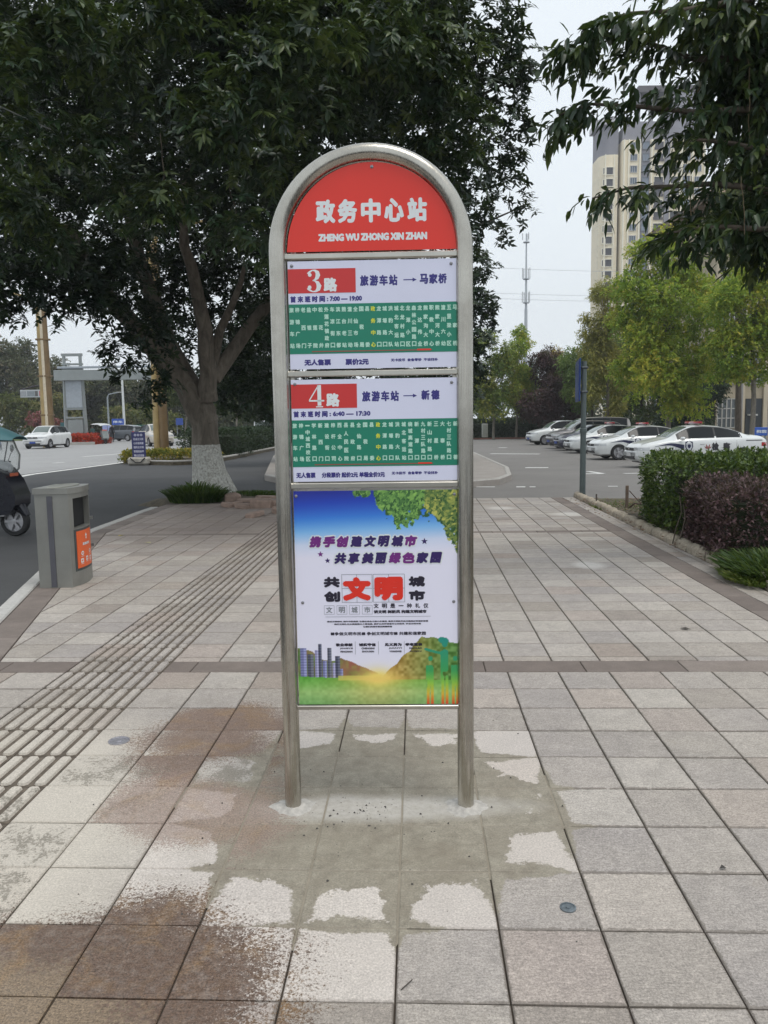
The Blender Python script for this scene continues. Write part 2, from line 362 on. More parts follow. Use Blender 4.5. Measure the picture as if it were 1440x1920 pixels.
# ------------------------------------------------------------------ pavement
def tile_material():
    t = NT('granite_paving', .7, 0, .5); g = t.n('NewGeometry'); p = g.outputs['Position']
    mp = t.n('Mapping'); mp.inputs['Rotation'].default_value = (0, 0, YAW); t.l(p, mp.inputs[0])
    sp = t.n('SeparateXYZ'); t.l(mp.outputs[0], sp.inputs[0])
    u = t.math('DIVIDE', t.math('ADD', sp.outputs[0], .0714), .3002); v = t.math('DIVIDE', t.math('SUBTRACT', sp.outputs[1], 1.8905), .3024)
    fu, fv = t.math('FLOOR', u), t.math('FLOOR', v)
    cb = t.n('CombineXYZ'); t.l(fu, cb.inputs[0]); t.l(fv, cb.inputs[1])
    wn = t.n('TexWhiteNoise', noise_dimensions='3D'); t.l(cb.outputs[0], wn.inputs[0]); rnd = wn.outputs[0]; rc = wn.outputs[1]
    sr = t.n('SeparateColor'); t.l(rc, sr.inputs[0])
    # distance to the nearest joint, metres
    eu = t.math('MULTIPLY', t.math('MINIMUM', t.math('FRACT', u), t.math('SUBTRACT', 1, t.math('FRACT', u))), .3)
    ev = t.math('MULTIPLY', t.math('MINIMUM', t.math('FRACT', v), t.math('SUBTRACT', 1, t.math('FRACT', v))), .3)
    ed = t.math('MINIMUM', eu, ev)
    # base stone: beige-grey, tile to tile changes, some pink, some pale
    base = t.ramp(rnd, (0, L(140, 130, 122)), (.2, L(166, 158, 150)), (.5, L(158, 151, 147)), (.75, L(172, 164, 157)), (1, L(182, 175, 167)))
    pink = t.math('MULTIPLY', t.ramp(sr.outputs[1], (.84, 0.0), (.9, 1.0)), .3)
    base = t.mix(pink, base, L(172, 150, 136))
    big = t.noise(.9, p, 5, .6); base = t.mix(t.ramp(big, (.4, 0.0), (.75, .45)), base, L(178, 170, 156))
    # streaky sawn grain, direction varies from tile to tile
    gr = t.n('Mapping'); t.l(mp.outputs[0], gr.inputs[0])
    ang = t.math('MULTIPLY', sr.outputs[0], 3.1); cx = t.n('CombineXYZ'); t.l(ang, cx.inputs[2]); t.l(cx.outputs[0], gr.inputs['Rotation'])
    gr.inputs['Scale'].default_value = (1, 5, 1)
    nm_ = t.noise(9, p, 6, .75, .6); base = t.mix(1, base, t.ramp(nm_, (.3, .80), (.7, 1.14)), 'MULTIPLY'); n1 = t.noise(28, gr.outputs[0], 5, .75, .4); n2 = t.noise(150, p, 3, .8); n3 = t.noise(420, p, 2, .7)
    base = t.mix(1, base, t.ramp(n1, (.3, .72), (.7, 1.2)), 'MULTIPLY')
    base = t.mix(1, base, t.ramp(n2, (.33, .62), (.67, 1.28)), 'MULTIPLY')
    n6 = t.noise(62, p, 4, .8); base = t.mix(1, base, t.ramp(n6, (.33, .82), (.67, 1.14)), 'MULTIPLY')
    base = t.mix(1, base, t.ramp(n3, (.3, .78), (.7, 1.16)), 'MULTIPLY')
    lf = t.noise(.55, p, 6, .65, .5); base = t.mix(1, base, t.ramp(lf, (.3, .88), (.7, 1.1)), 'MULTIPLY')
    gum = t.noise(3.1, p, 3, .5, 1.5); base = t.mix(t.ramp(gum, (.66, 0.0), (.75, .35)), base, L(140, 130, 118))
    # dirt collecting along the joints
    nd = t.noise(22, p, 5, .8)
    dirt = t.math('LESS_THAN', t.math('ADD', ed, t.math('MULTIPLY', t.math('SUBTRACT', nd, .5), .04)), .008)
    base = t.mix(t.math('MULTIPLY', dirt, .6), base, L(92, 84, 75))
    # ---- cement wash-out round the new sign
    s2 = t.n('SeparateXYZ'); t.l(p, s2.inputs[0])
    def ell(x, y, rx, ry):
        a = t.math('POWER', t.math('ABSOLUTE', t.math('DIVIDE', t.math('SUBTRACT', s2.outputs[0], x), rx)), 2)
        b = t.math('POWER', t.math('ABSOLUTE', t.math('DIVIDE', t.math('SUBTRACT', s2.outputs[1], y), ry)), 2)
        return t.math('SQRT', t.math('ADD', a, b))
    ns = t.noise(2.6, p, 6, .62); nf = t.noise(34, p, 5, .75)
    wv = t.math('ADD', t.math('MULTIPLY', t.math('SUBTRACT', ns, .5), .55), t.math('MULTIPLY', t.math('SUBTRACT', nf, .5), .09))
    r1 = t.math('ADD', ell(-.05, 3.0, .84, .92), wv)
    lt = t.math('ADD', t.math('SQRT', t.math('ADD', t.math('POWER', t.math('ABSOLUTE', t.math('DIVIDE', t.math('ADD', s2.outputs[0], 1.75), 1.15)), 2), t.math('POWER', t.math('ABSOLUTE', t.math('DIVIDE', t.math('SUBTRACT', s2.outputs[1], 2.6), 1.6)), 2))), wv)
    base = t.mix(t.ramp(lt, (.6, .6), (1.15, 0.0)), base, t.mix(1, L(206, 198, 184), t.ramp(n2, (.33, .76), (.67, 1.18)), 'MULTIPLY'))
    wt = t.math('MULTIPLY', t.ramp(t.math('ADD', ell(-1.05, 3.0, .85, 1.25), wv), (.7, 1.0), (1.05, 0.0)), t.ramp(sr.outputs[1], (.35, 0.0), (.45, 1.0)))
    mo = t.math('ADD', t.noise(7, p, 6, .75, .8), t.math('ADD', t.math('MULTIPLY', t.math('SUBTRACT', n6, .5), .9), t.math('MULTIPLY', t.math('SUBTRACT', ed, .07), 1.1)))
    wetm = t.math('MULTIPLY', wt, t.ramp(mo, (.5, 0.0), (.58, .85))); base = t.mix(wetm, base, t.mix(1, L(118, 112, 100), t.ramp(n2, (.33, .7), (.67, 1.3)), 'MULTIPLY'))
    # how far the damp has crept in from the joints (m)
    creep = t.ramp(r1, (.62, .16), (.74, .055), (.86, .03), (1.0, .0))
    damp = t.math('MULTIPLY', t.math('SUBTRACT', creep, t.math('ADD', ed, t.math('MULTIPLY', t.math('SUBTRACT', nf, .5), .05))), 110, clamp=True)
    cu = t.math('ADD', t.math('MULTIPLY', t.math('ADD', fu, .5), .3002), -.0714); cv = t.math('ADD', t.math('MULTIPLY', t.math('ADD', fv, .5), .3024), 1.8905)
    rt_ = t.math('SQRT', t.math('ADD', t.math('POWER', t.math('ABSOLUTE', t.math('DIVIDE', t.math('ADD', cu, .17), .80)), 2), t.math('POWER', t.math('ABSOLUTE', t.math('DIVIDE', t.math('SUBTRACT', cv, 2.9), 1.02)), 2)))
    rt_ = t.math('ADD', rt_, t.math('MULTIPLY', t.math('SUBTRACT', sr.outputs[2], .5), .38))
    dry = t.math('MULTIPLY', t.ramp(rt_, (.98, .95), (1.08, 0.12)), t.ramp(r1, (1.2, 1.0), (1.6, 0.0)))
    dust = t.mix(.55, base, t.mix(1, L(220, 211, 203), t.ramp(n2, (.33, .72), (.67, 1.2)), 'MULTIPLY'))
    # dust is heaviest near; the left side is less dusty
    k = t.mix(dry, base, dust)
    cem = t.ramp(t.noise(16, p, 6, .75, .5), (.3, L(126, 119, 106)), (.7, L(160, 153, 138)))
    cem = t.mix(1, cem, t.ramp(n2, (.33, .72), (.67, 1.22)), 'MULTIPLY'); cem = t.mix(t.ramp(t.noise(4.5, p, 5, .7, .8), (.45, 0.0), (.7, .5)), cem, L(122, 112, 98))
    k = t.mix(damp, k, cem)
    # pale slurry between the two posts
    rs = t.math('ADD', ell(-.04, 2.93, .62, .13), t.math('MULTIPLY', wv, 1.4))
    sl = t.ramp(rs, (.55, .75), (1.15, 0.0)); k = t.mix(t.math('MULTIPLY', sl, t.ramp(nf, (.3, .45), (.6, 1.0))), k, L(188, 184, 178))
    # brown soaked tiles: front left and left behind
    def soak(x, y, rx, ry, c, a):
        gr_ = t.math('ADD', t.math('MULTIPLY', t.math('SUBTRACT', n2, .5), .9), t.math('MULTIPLY', t.math('SUBTRACT', n6, .5), 1.3))
        q = t.math('ADD', ell(x, y, rx, ry), t.math('ADD', t.math('MULTIPLY', wv, 1.3), t.math('ADD', gr_, t.math('MULTIPLY', t.math('SUBTRACT', sr.outputs[0], .5), .55)))); m = t.ramp(q, (.80, 1.0), (.98, 0.0))
        bb = t.mix(t.ramp(t.noise(5, p, 4, .6, 1.0), (.48, 0.0), (.68, .55)), c, L(132, 104, 68)); bb = t.mix(1, bb, t.ramp(n2, (.33, .5), (.67, 1.7)), 'MULTIPLY'); bb = t.mix(1, bb, t.ramp(n1, (.3, .75), (.7, 1.25)), 'MULTIPLY')
        return t.mix(t.math('MULTIPLY', m, t.math('MULTIPLY', a, t.ramp(nf, (.25, .7), (.55, 1.0)))), k, bb), m
    k, m1 = soak(-.80, 1.98, .52, .44, L(94, 76, 64), 1.0)
    k, m2 = soak(-.86, 3.62, .42, .44, L(112, 92, 80), .9)
    k, m3 = soak(-.78, 2.95, .4, .36, L(134, 114, 104), .7)
    k, m4 = soak(-1.25, 1.8, .5, .28, L(128, 112, 92), .8)
    # two far wet patches, reflected light painted pale; the third a white stain
    for (x, y, rx, ry) in ((2.0, 13.4, .3, .3), (2.95, 12.4, .4, .3), (2.1, 8.0, .2, .26)):
        q = t.math('ADD', ell(x, y, rx, ry), t.math('MULTIPLY', wv, .8)); k = t.mix(t.ramp(q, (.5, .5), (1, 0.0)), k, L(215, 212, 206))
    # brownish darkening under the tree at the back: tree shade put into the colour
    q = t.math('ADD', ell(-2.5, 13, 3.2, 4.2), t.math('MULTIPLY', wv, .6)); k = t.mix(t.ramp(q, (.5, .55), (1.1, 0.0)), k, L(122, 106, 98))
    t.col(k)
    t.bump(t.math('ADD', t.math('MULTIPLY', n1, .6), t.math('ADD', t.math('MULTIPLY', n2, .6), t.math('MULTIPLY', n3, .3))), .35, .004)
    t.l(t.ramp(t.math('ADD', m1, t.math('MULTIPLY', damp, .35)), (0, .66), (1, .45)), t.b.inputs['Roughness'])
    return t.m
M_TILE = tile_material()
def dark_granite():
    t = NT('dark_band_granite', .75, 0, .35); p = t.n('NewGeometry').outputs['Position']
    n2 = t.noise(150, p, 3, .8); n = t.noise(5, p, 6, .7); r = t.n('ObjectInfo').outputs['Random']
    k = t.ramp(r, (0, L(112, 102, 96)), (1, L(134, 124, 117))); k = t.mix(1, k, t.ramp(n, (.3, .82), (.7, 1.15)), 'MULTIPLY')
    t.col(t.mix(1, k, t.ramp(n2, (.3, .75), (.7, 1.2)), 'MULTIPLY')); t.bump(n2, .3, .003); return t.m
M_DBAND = dark_granite()
M_JOINT = plain('joint_dirt', L(66, 58, 50)[:3], .95, var=.4, scale=25)

def vend(u):
    if u < -3.1: return 14.75
    if u < -1.6: return 19.3
    if u < -.9: return 19.3-(u+1.6)/.7*4.05
    return 15.25
KI = [(-1.58, 0), (-3.23, 5.82), (-3.76, 7.69), (-4.63, 10.8), (-4.76, 13.6), (-4.78, 14.9)]   # inner edge of the left kerb, in tile axes
def kin(v):
    for (u0, v0), (u1, v1) in zip(KI, KI[1:]):
        if v <= v1: return u0+(u1-u0)*(v-v0)/(v1-v0)
    return KI[-1][0]
BW = .25
pv_poly = [(kin(-4)-.02, -4)]+[(kin(v)-.02, v) for v in (0, 5.82, 7.69, 10.8, 13.6, 14.9)]+[(-3.1, 15.0), (-3.1, 19.35), (-1.6, 19.35), (-.9, 15.3), (3.02, 15.3), (3.02, -4)]
pv = MB().prism(pv_poly, -.14, -.009).obj('pavement', M_JOINT, rot=(0, 0, -YAW)); tag(pv, kind='structure')
def clip(poly, n, d):
    out = []
    for i in range(len(poly)):
        a, b = poly[i], poly[(i+1) % len(poly)]; da = n[0]*a[0]+n[1]*a[1]-d; db = n[0]*b[0]+n[1]*b[1]-d
        if da >= 0: out.append(a)
        if (da >= 0) != (db >= 0):
            t = da/(da-db); out.append((a[0]+(b[0]-a[0])*t, a[1]+(b[1]-a[1])*t))
    return out
def slab(mb, poly, h=0, e=.0035, z0=-.02, g=.0028):
    """bevelled slab over a convex polygon; g = half joint"""
    n = len(poly)
    cx = sum(p[0] for p in poly)/n; cy = sum(p[1] for p in poly)/n
    def ins(k):
        q = poly
        res = []
        for i in range(n):
            a, b, c = poly[i-1], poly[i], poly[(i+1) % n]
            e1 = Vector((b[0]-a[0], b[1]-a[1])).normalized(); e2 = Vector((c[0]-b[0], c[1]-b[1])).normalized()
            n1 = Vector((-e1.y, e1.x)); n2 = Vector((-e2.y, e2.x)); bis = n1+n2
            L_ = bis.length
            if L_ < .2: res.append((b[0], b[1])); continue
            bis /= L_; m = k/max(.35, bis.dot(n1)); res.append((b[0]+bis.x*m, b[1]+bis.y*m))
        return res
    r0, r1 = ins(g), ins(g+e)
    vs = [(x, y, z0) for x, y in r0]+[(x, y, h-e) for x, y in r0]+[(x, y, h) for x, y in r1]
    fs = [tuple(range(2*n, 3*n))]+[(k*n+i, k*n+(i+1) % n, (k+1)*n+(i+1) % n, (k+1)*n+i) for k in (0, 1) for i in range(n)]
    mb.add(vs, fs); return mb
def bars(mb, u0, v0, du, dv, h=0):
    """four raised guidance bars, running along v"""
    for k in range(4):
        x = u0+du*(k+.5)/4; hw, e = .0245, .005; a, b = v0+.012, v0+dv-.012; c = .012
        def ring(i, z): return [(x-hw+i, a+c, z), (x-hw+c, a+i, z), (x+hw-c, a+i, z), (x+hw-i, a+c, z), (x+hw-i, b-c, z), (x+hw-c, b-i, z), (x-hw+c, b-i, z), (x-hw+i, b-c, z)]
        vs = ring(0, h-.007)+ring(e, h+.004); fs = [tuple(range(8, 16))]+[(i, (i+1) % 8, 8+(i+1) % 8, 8+i) for i in range(8)]
        mb.add(vs, fs)
M_GROOVE = plain('tactile_groove', L(96, 87, 77)[:3], .9, var=.35, scale=30, bump=.3)
rt = random.Random(3)
cells = []
for j in range(-16, 62):
    if j <= 8: v0, v1 = 1.8905+j*.3024, 1.8905+(j+1)*.3024
    elif j <= 27: v0 = 4.832+(j-9)*.2983; v1 = v0+.2983
    else: v0 = 10.66+(j-28)*.3; v1 = v0+.3
    for i in range(-17, 9):
        u0 = -.0714+i*.3002; u1 = u0+.3002
        if i == 8: u1 = 2.565
        tact = i in (-7, -6) and v1 < 16
        if v1 > 19.4: continue
        poly = [(u0, v0), (u1, v0), (u1, v1), (u0, v1)]
        vm = (v0+v1)/2; kv = kin(vm)
        # clip to the dark kerb band on the left (its inner edge runs askew)
        for (ua, va), (ub, vb) in zip(KI, KI[1:]):
            if va-.3 <= vm <= vb+.3 or (vb == 14.9 and vm > 14.9):
                dx, dy = ub-ua, vb-va; l_ = math.hypot(dx, dy); n = (dy/l_, -dx/l_); poly = clip(poly, n, n[0]*(ua+BW)+n[1]*va)
                if len(poly) < 3: break
        if len(poly) < 3: continue
        um = sum(p[0] for p in poly)/len(poly)
        ve = vend(um)
        if v0 >= ve-.05: continue
        if v1 > ve: poly = clip(poly, (0, -1), -ve)
        if len(poly) < 3: continue
        area = abs(sum(poly[k][0]*poly[(k+1) % len(poly)][1]-poly[(k+1) % len(poly)][0]*poly[k][1] for k in range(len(poly))))/2
        if area < .004: continue
        X, Y = uv2w(um, vm)
        if Y < -3: continue
        x_, y_, d_ = PJ((X, Y, 0)); vis = d_ > .2 and -150 < x_ < 1590 and y_ < 2080
        cells.append((0 if vis else 1, Y, poly, tact, (u0, v0, u1-u0, v1-v0), abs(area-.0908) < .0035))
# band rows of dark stone, right dark band, left dark band
extra = []
for (a, b) in ((4.615, 4.829), (10.50, 10.66)):
    u = -5.0; k = 0
    while u < 2.56:
        ln = .6; p = [(u, a), (min(u+ln, 2.565), a), (min(u+ln, 2.565), b), (u, b)]
        for (ua, va), (ub, vb) in zip(KI, KI[1:]):
            if va <= (a+b)/2 <= vb:
                dx, dy = ub-ua, vb-va; l_ = math.hypot(dx, dy); n = (dy/l_, -dx/l_); p = clip(p, n, n[0]*(ua+BW)+n[1]*va)
        if len(p) >= 3: extra.append((p, 'band', (a+b)/2))
        u += ln
cells.sort(key=lambda c: (c[0], c[1]))
full_me = slab(MB(), [(-.1501, -.1512), (.1501, -.1512), (.1501, .1512), (-.1501, .1512)]).mesh('tile', M_TILE)
far = MB(); n_single = 0
for (hid, Y, poly, tact, (u0, v0, du, dv), full) in cells:
    vm = v0+dv/2
    h = rt.uniform(-.0018, .0012)
    poly = [(x, y) for x, y in poly]
    if v0 < 4.615 < v0+dv: poly = clip(poly, (0, -1), -4.612)
    if v0 < 10.5 < v0+dv: poly = clip(poly, (0, -1), -10.498)
    if len(poly) < 3: continue
    if n_single < 238 and not hid:
        n_single += 1
        if tact:
            mb = slab(MB(), poly, -.006); mb.cur = 1; bars(mb, u0, v0, du, dv); o = mb.obj('tactile_tile', [M_GROOVE, M_TILE], pv, loc=(0, 0, h)); continue
        if full and abs(dv-.3024) < 1e-3:
            o = link('tile', full_me, pv, (u0+du/2, v0+dv/2, h), (rt.uniform(-.006, .006), rt.uniform(-.006, .006), rt.uniform(-.003, .003)))
        else: slab(MB(), poly, 0).obj('tile', M_TILE, pv, loc=(0, 0, h))
    else:
        far.cur = 1 if tact else 0; slab(far, poly, h-.006*tact); far.cur = 0
        if tact: bars(far, u0, v0, du, dv, h)
o = far.obj('tiles', [M_TILE, M_GROOVE], pv); o['kind'] = 'stuff'
for p, nm, vm in extra:
    if len(p) >= 3:
        # the guidance path interrupts the band
        for seg in ((-9, -2.173), (-1.572, 9)):
            q = clip(clip(p, (1, 0), seg[0]), (-1, 0), -seg[1])
            if len(q) >= 3 and abs(max(a[0] for a in q)-min(a[0] for a in q)) > .03: slab(MB(), q, -.001).obj('band_stone', M_DBAND, pv)
for (a, b) in ((4.615, 4.829), (10.50, 10.66)):
    for i in (-7, -6):
        u0 = -.0714+i*.3002; mb = slab(MB(), [(u0, a), (u0+.3002, a), (u0+.3002, b), (u0, b)], -.006); mb.cur = 1; bars(mb, u0, a, .3002, b-a); mb.obj('tactile_tile', [M_GROOVE, M_TILE], pv)
v = 0.6
while v < 15.2:
    e = min(v+.5, 15.25); slab(MB(), [(2.568, v), (2.785, v), (2.785, e), (2.568, e)], rt.uniform(-.002, .001)).obj('band_stone', M_DBAND, pv)
    slab(MB(), [(2.788, v), (3.0, v), (3.0, e), (2.788, e)], rt.uniform(-.003, .001)).obj('edge_tile', M_TILE, pv); v = e
v = 3.6
while v < 14.6:
    e = min(v+.45, 14.7); slab(MB(), [(kin(v)+.01, v), (kin(v)+BW-.004, v), (kin(e)+BW-.004, e), (kin(e)+.01, e)], rt.uniform(-.003, .001)).obj('band_stone', M_DBAND, pv); v = e
# cement film that fills the joints round the posts
pts = []
for k in range(72):
    a = 2*PI*k/72; r = 1+.16*math.sin(3*a+1)+.1*math.sin(7*a)+.07*math.sin(13*a+2)+rt.uniform(-.03, .03)
    pts.append((-.1+.74*r*math.cos(a), 2.86+.68*r*math.sin(a)))
M_CEM = plain('cement_film', L(140, 132, 118)[:3], .9, var=.15, scale=14, bump=.3)
cf = MB().add([(x, y, -.0042) for x, y in pts]+[(-.1, 2.86, -.0035)], [(k, (k+1) % 72, 72) for k in range(72)]).obj('cement_film', M_CEM, None); tag(cf, kind='structure')
# left kerb stones (pale granite)
kb = empty('kerb', (0, 0, 0)); kb.rotation_euler = (0, 0, -YAW); kb['kind'] = 'structure'
M_KERBL = plain('kerb_pale', L(178, 176, 172)[:3], .8, var=.15, scale=20, bump=.25)
v = 1.0
while v < 13.8:
    e = v+.78; p = [(kin(v)-.145, v), (kin(v), v), (kin(e), e), (kin(e)-.145, e)]
    slab(MB(), p, rt.uniform(-.002, .004), e=.012, z0=-.13, g=.003).obj('kerb_stone', M_KERBL, kb); v = e
# right kerb: rough rounded stones, heaved
M_ROCK = plain('kerb_rough', L(160, 150, 134)[:3], .9, var=.35, scale=22, bump=.8)
v = 3.4; k = 0
while v < 15.1:
    l_ = rt.uniform(.3, .62); mb = MB(); hw = .075; n = 7
    prof = [(-hw, -.06), (-hw*.98, .05), (-hw*.7, .085), (0, .1), (hw*.7, .088), (hw*.98, .05), (hw, -.06)]
    secs = []; m = 5
    for s_ in range(m+1):
        f = s_/m; sh = 1-.35*(abs(f-.5)*2)**4
        secs += [(3.085+x*sh+rt.uniform(-.007, .007), v+l_*(.02+.96*f), z*sh+rt.uniform(-.007, .007)) for x, z in prof]
    fs = [(a*n+b+1, a*n+b, (a+1)*n+b, (a+1)*n+b+1) for a in range(m) for b in range(n-1)]+[tuple(range(n)), tuple(range(m*n+n-1, m*n-1, -1))]
    mb.add(secs, fs).obj('kerb_stone', M_ROCK, kb, smooth=True, ang=60, rot=(0, 0, rt.uniform(-.0008, .0008))); v += l_; k += 1
# planting bed to the right of the kerb, and the island beyond the drive
bed = [uv2w(3.15, 1), uv2w(12, 1), uv2w(12, 13.9), uv2w(3.3, 14.6), uv2w(3.15, 14.9)]
b_ = MB().prism(bed, -.3, .035).obj('planting_bed', M_SOIL); tag(b_, kind='structure')
isl = [(-3.4, 22.5), (-2.4, 20.2), (2.0, 18.9), (2.9, 19.6), (3.45, 21.2), (3.9, 24.5), (4.2, 36), (3.8, 52), (-6, 52), (-5, 36)]
M_ISLTOP = plain('island_paving', L(146, 140, 134)[:3], .85, var=.12, scale=2, bump=.2)
i_ = MB().prism(isl, -.4, .03).obj('island', M_ISLTOP); tag(i_, kind='structure')
for (a, b) in zip(isl, isl[1:]):
    if a[1] > 50 or b[0] < -5.5: continue
    A, B = Vector((*a, 0)), Vector((*b, 0)); n = max(1, round((B-A).length/.8)); dr = (B-A).normalized(); nn = Vector((-dr.y, dr.x, 0))
    for q in range(n):
        p, r_ = A.lerp(B, q/n), A.lerp(B, (q+1)/n); a1, b1 = p+nn*.15, r_+nn*.15
        po = [(p.x, p.y), (r_.x, r_.y), (b1.x, b1.y), (a1.x, a1.y)]
        slab(MB(), po, .05, e=.02, z0=-.35, g=.004).obj('kerb_stone', M_KERB, kb).parent = i_

# small round inspection covers set in the paving
for (px, py, r, c, lb) in ((223, 1389, .05, (.4, .39, .42), 'round metal survey cover set in the paving beside the ribbed tiles'), (1065, 1702, .025, (.2, .23, .25), 'small dark blue grey metal disc set in the front right paving')):
    x, y = G2(px, py, .002); mb = MB().lathe([(r, -.004), (r, .003), (r*.82, .004), (r*.8, .001), (r*.3, .001), (r*.28, .004), (.0001, .004)], 22)
    o = mb.obj('inspection_cover', plain('cover%d' % px, c, .45, .7, .3, 60), smooth=True, loc=(x, y, .002)); tag(o, lb, 'cover')
# ================================================================== BUS STOP SIGN
def steel():
    t = NT('brushed_stainless', .3, 1, .5); tc = t.n('TexCoord').outputs['Object']
    mp = t.n('Mapping'); mp.inputs['Scale'].default_value = (60, 60, 1.2); t.l(tc, mp.inputs[0])
    n = t.noise(3, mp.outputs[0], 4, .6); m = t.noise(5, tc, 5, .7)
    t.col(t.ramp(m, (.3, (.36, .34, .3, 1)), (.7, (.52, .5, .45, 1))))
    t.l(t.ramp(n, (.3, .16), (.7, .34)), t.b.inputs['Roughness']); t.bump(n, .12, .001); return t.m
M_STEEL = steel(); M_RAIL = plain('rail_steel', (.47, .455, .41), .28, 1, .12, 5)
def gloss(name, c, rough=.35): return plain(name, c, rough, 0, .03, 3)
M_PWHITE = gloss('print_white', (.66, .68, .84)); M_PRED = gloss('print_red', (.72, .03, .016), .28); M_PRED2 = gloss('print_red_dark', (.56, .03, .03))
M_PGREEN = gloss('print_green', (.006, .2, .125)); M_NAVY = gloss('print_navy', (.035, .03, .2)); M_WTXT = gloss('print_letter_white', (.72, .76, .78))
M_MINT = gloss('print_letter_mint', (.45, .72, .6)); M_YEL = gloss('print_letter_yellow', (.62, .66, .05)); M_INK = gloss('print_black', (.015, .012, .03))
M_GREY = gloss('print_grey', (.22, .24, .27)); M_ALU = plain('board_edge', (.5, .5, .5), .4, .6)
SG = empty('bus_stop_sign', (-.035, 2.94, 0), -.029, 'tall arched stainless steel bus stop sign with red top board standing on the paving', 'bus stop sign')
zs, rr = 2.117, .338
path = [(-rr, 0, -.03), (-rr, 0, .6), (-rr, 0, 1.2), (-rr, 0, 1.8), (-rr, 0, zs)]+[(-rr*math.cos(a), 0, zs+rr*math.sin(a)) for a in [PI*k/40 for k in range(1, 40)]]+[(rr, 0, zs), (rr, 0, 1.8), (rr, 0, 1.2), (rr, 0, .6), (rr, 0, -.03)]
MB().tube(path, .0315, 24).obj('tube_frame', M_STEEL, SG, smooth=True)
for z in (2.0975, 1.678, 1.265, .407): MB().box(.003, -.0, z, .648 if z > .5 else .645, .026, .02 if z > .5 else .016, bev=.0025).obj('rail', M_RAIL, SG)
for x in (-.298, .303): MB().box(x, .022, 1.25, .018, .016, 1.68, bev=.002).obj('side_rail', M_RAIL, SG)
arc = [(-.283*math.cos(PI*k/24), .016, 2.11+.283*math.sin(PI*k/24)) for k in range(25)]; MB().tube(arc, .009, 8).obj('arch_rail', M_RAIL, SG, smooth=True)
def board(x0, x1, z0, z1, mat, y=-.008):
    b = MB().box((x0+x1)/2, 0, (z0+z1)/2, x1-x0, .004, z1-z0).obj('board', mat, SG, loc=(0, y, 0)); return b
FY = -.0022   # lettering plane in front of a board's centre
def panel(b, x0, x1, z0, z1, mat, name='colour_panel', k=1): return MB().box((x0+x1)/2, FY-.0003*k, (z0+z1)/2, x1-x0, .0004, z1-z0).obj(name, mat, b)
def screw(b, x, z): MB().lathe([(.006, 0), (.006, .0015), (.003, .003), (.0001, .0032)], 10, Matrix.Rotation(PI/2, 4, 'X')).obj('screw', plain('screw', (.25, .25, .27), .35, .9), b, smooth=True, loc=(x, FY, z))
# arched red board
poly = [(-.302, 2.113), (.312, 2.113)]+[(.005+.305*math.cos(PI*k/48), 2.116+.303*math.sin(PI*k/48)) for k in range(1, 48)]
mb = MB(); mb.prism(poly, 0, .004, Matrix(((1, 0, 0, 0), (0, 0, -1, .002), (0, 1, 0, 0), (0, 0, 0, 1)))); rb = mb.obj('arched_board', M_PRED, SG, loc=(0, -.008, 0))
mb = MB()
for ch, x in zip('政务中心站', (-.163, -.084, 0, .083, .166)): put_text(mb, ch, x+.004, 2.252, .071, .083, .0040, FY)
mb.obj('lettering', M_WTXT, rb)
mb = MB(); put_text(mb, 'ZHENG WU ZHONG XIN ZHAN', .009, 2.161, .392, .027, .0022, FY); mb.obj('lettering', M_WTXT, rb)
screw(rb, .01, 2.402)
def digit(mb, ch, cx, cz, h, y):
    """fat-and-thin poster numerals"""
    def stroke(pts):
        L_, R_ = [], []
        for i, (x, z, w_) in enumerate(pts):
            a = pts[max(0, i-1)]; b = pts[min(len(pts)-1, i+1)]; t = Vector((b[0]-a[0], b[1]-a[1])).normalized(); n = Vector((-t.y, t.x))*w_/2
            L_.append((cx+(x+n.x)*h, y, cz+(z+n.y)*h)); R_.append((cx+(x-n.x)*h, y, cz+(z-n.y)*h))
        m = len(pts); mb.add(L_+R_, [(i, i+1, m+i+1, m+i) for i in range(m-1)])
    if ch == '3':
        P = [(-.27, .30, .15), (-.2, .40, .09), (-.08, .47, .05), (.04, .46, .09), (.14, .38, .18), (.17, .26, .21), (.12, .13, .17), (.02, .05, .07), (-.08, .02, .035)]
        Q = [(-.08, .02, .035), (.03, 0, .06), (.14, -.07, .15), (.21, -.22, .22), (.17, -.37, .19), (.05, -.46, .08), (-.08, -.47, .05), (-.22, -.40, .09), (-.29, -.30, .15)]
        stroke(P); stroke([(a, b, c) for a, b, c in Q])
        for dx, dz in ((-.2, .27), (-.22, -.28)): mb.add([(cx+(dx+.085*math.cos(2*PI*k/14))*h, y-.00006, cz+(dz+.085*math.sin(2*PI*k/14))*h) for k in range(14)], [tuple(range(14))])
    else:
        stroke([(.1, .5, .17), (.1, -.42, .17)]); stroke([(-.06, -.47, .05), (.26, -.47, .05)])
        stroke([(.07, .49, .05), (-.36, -.19, .05)]); stroke([(-.37, -.2, .07), (.32, -.2, .07)])
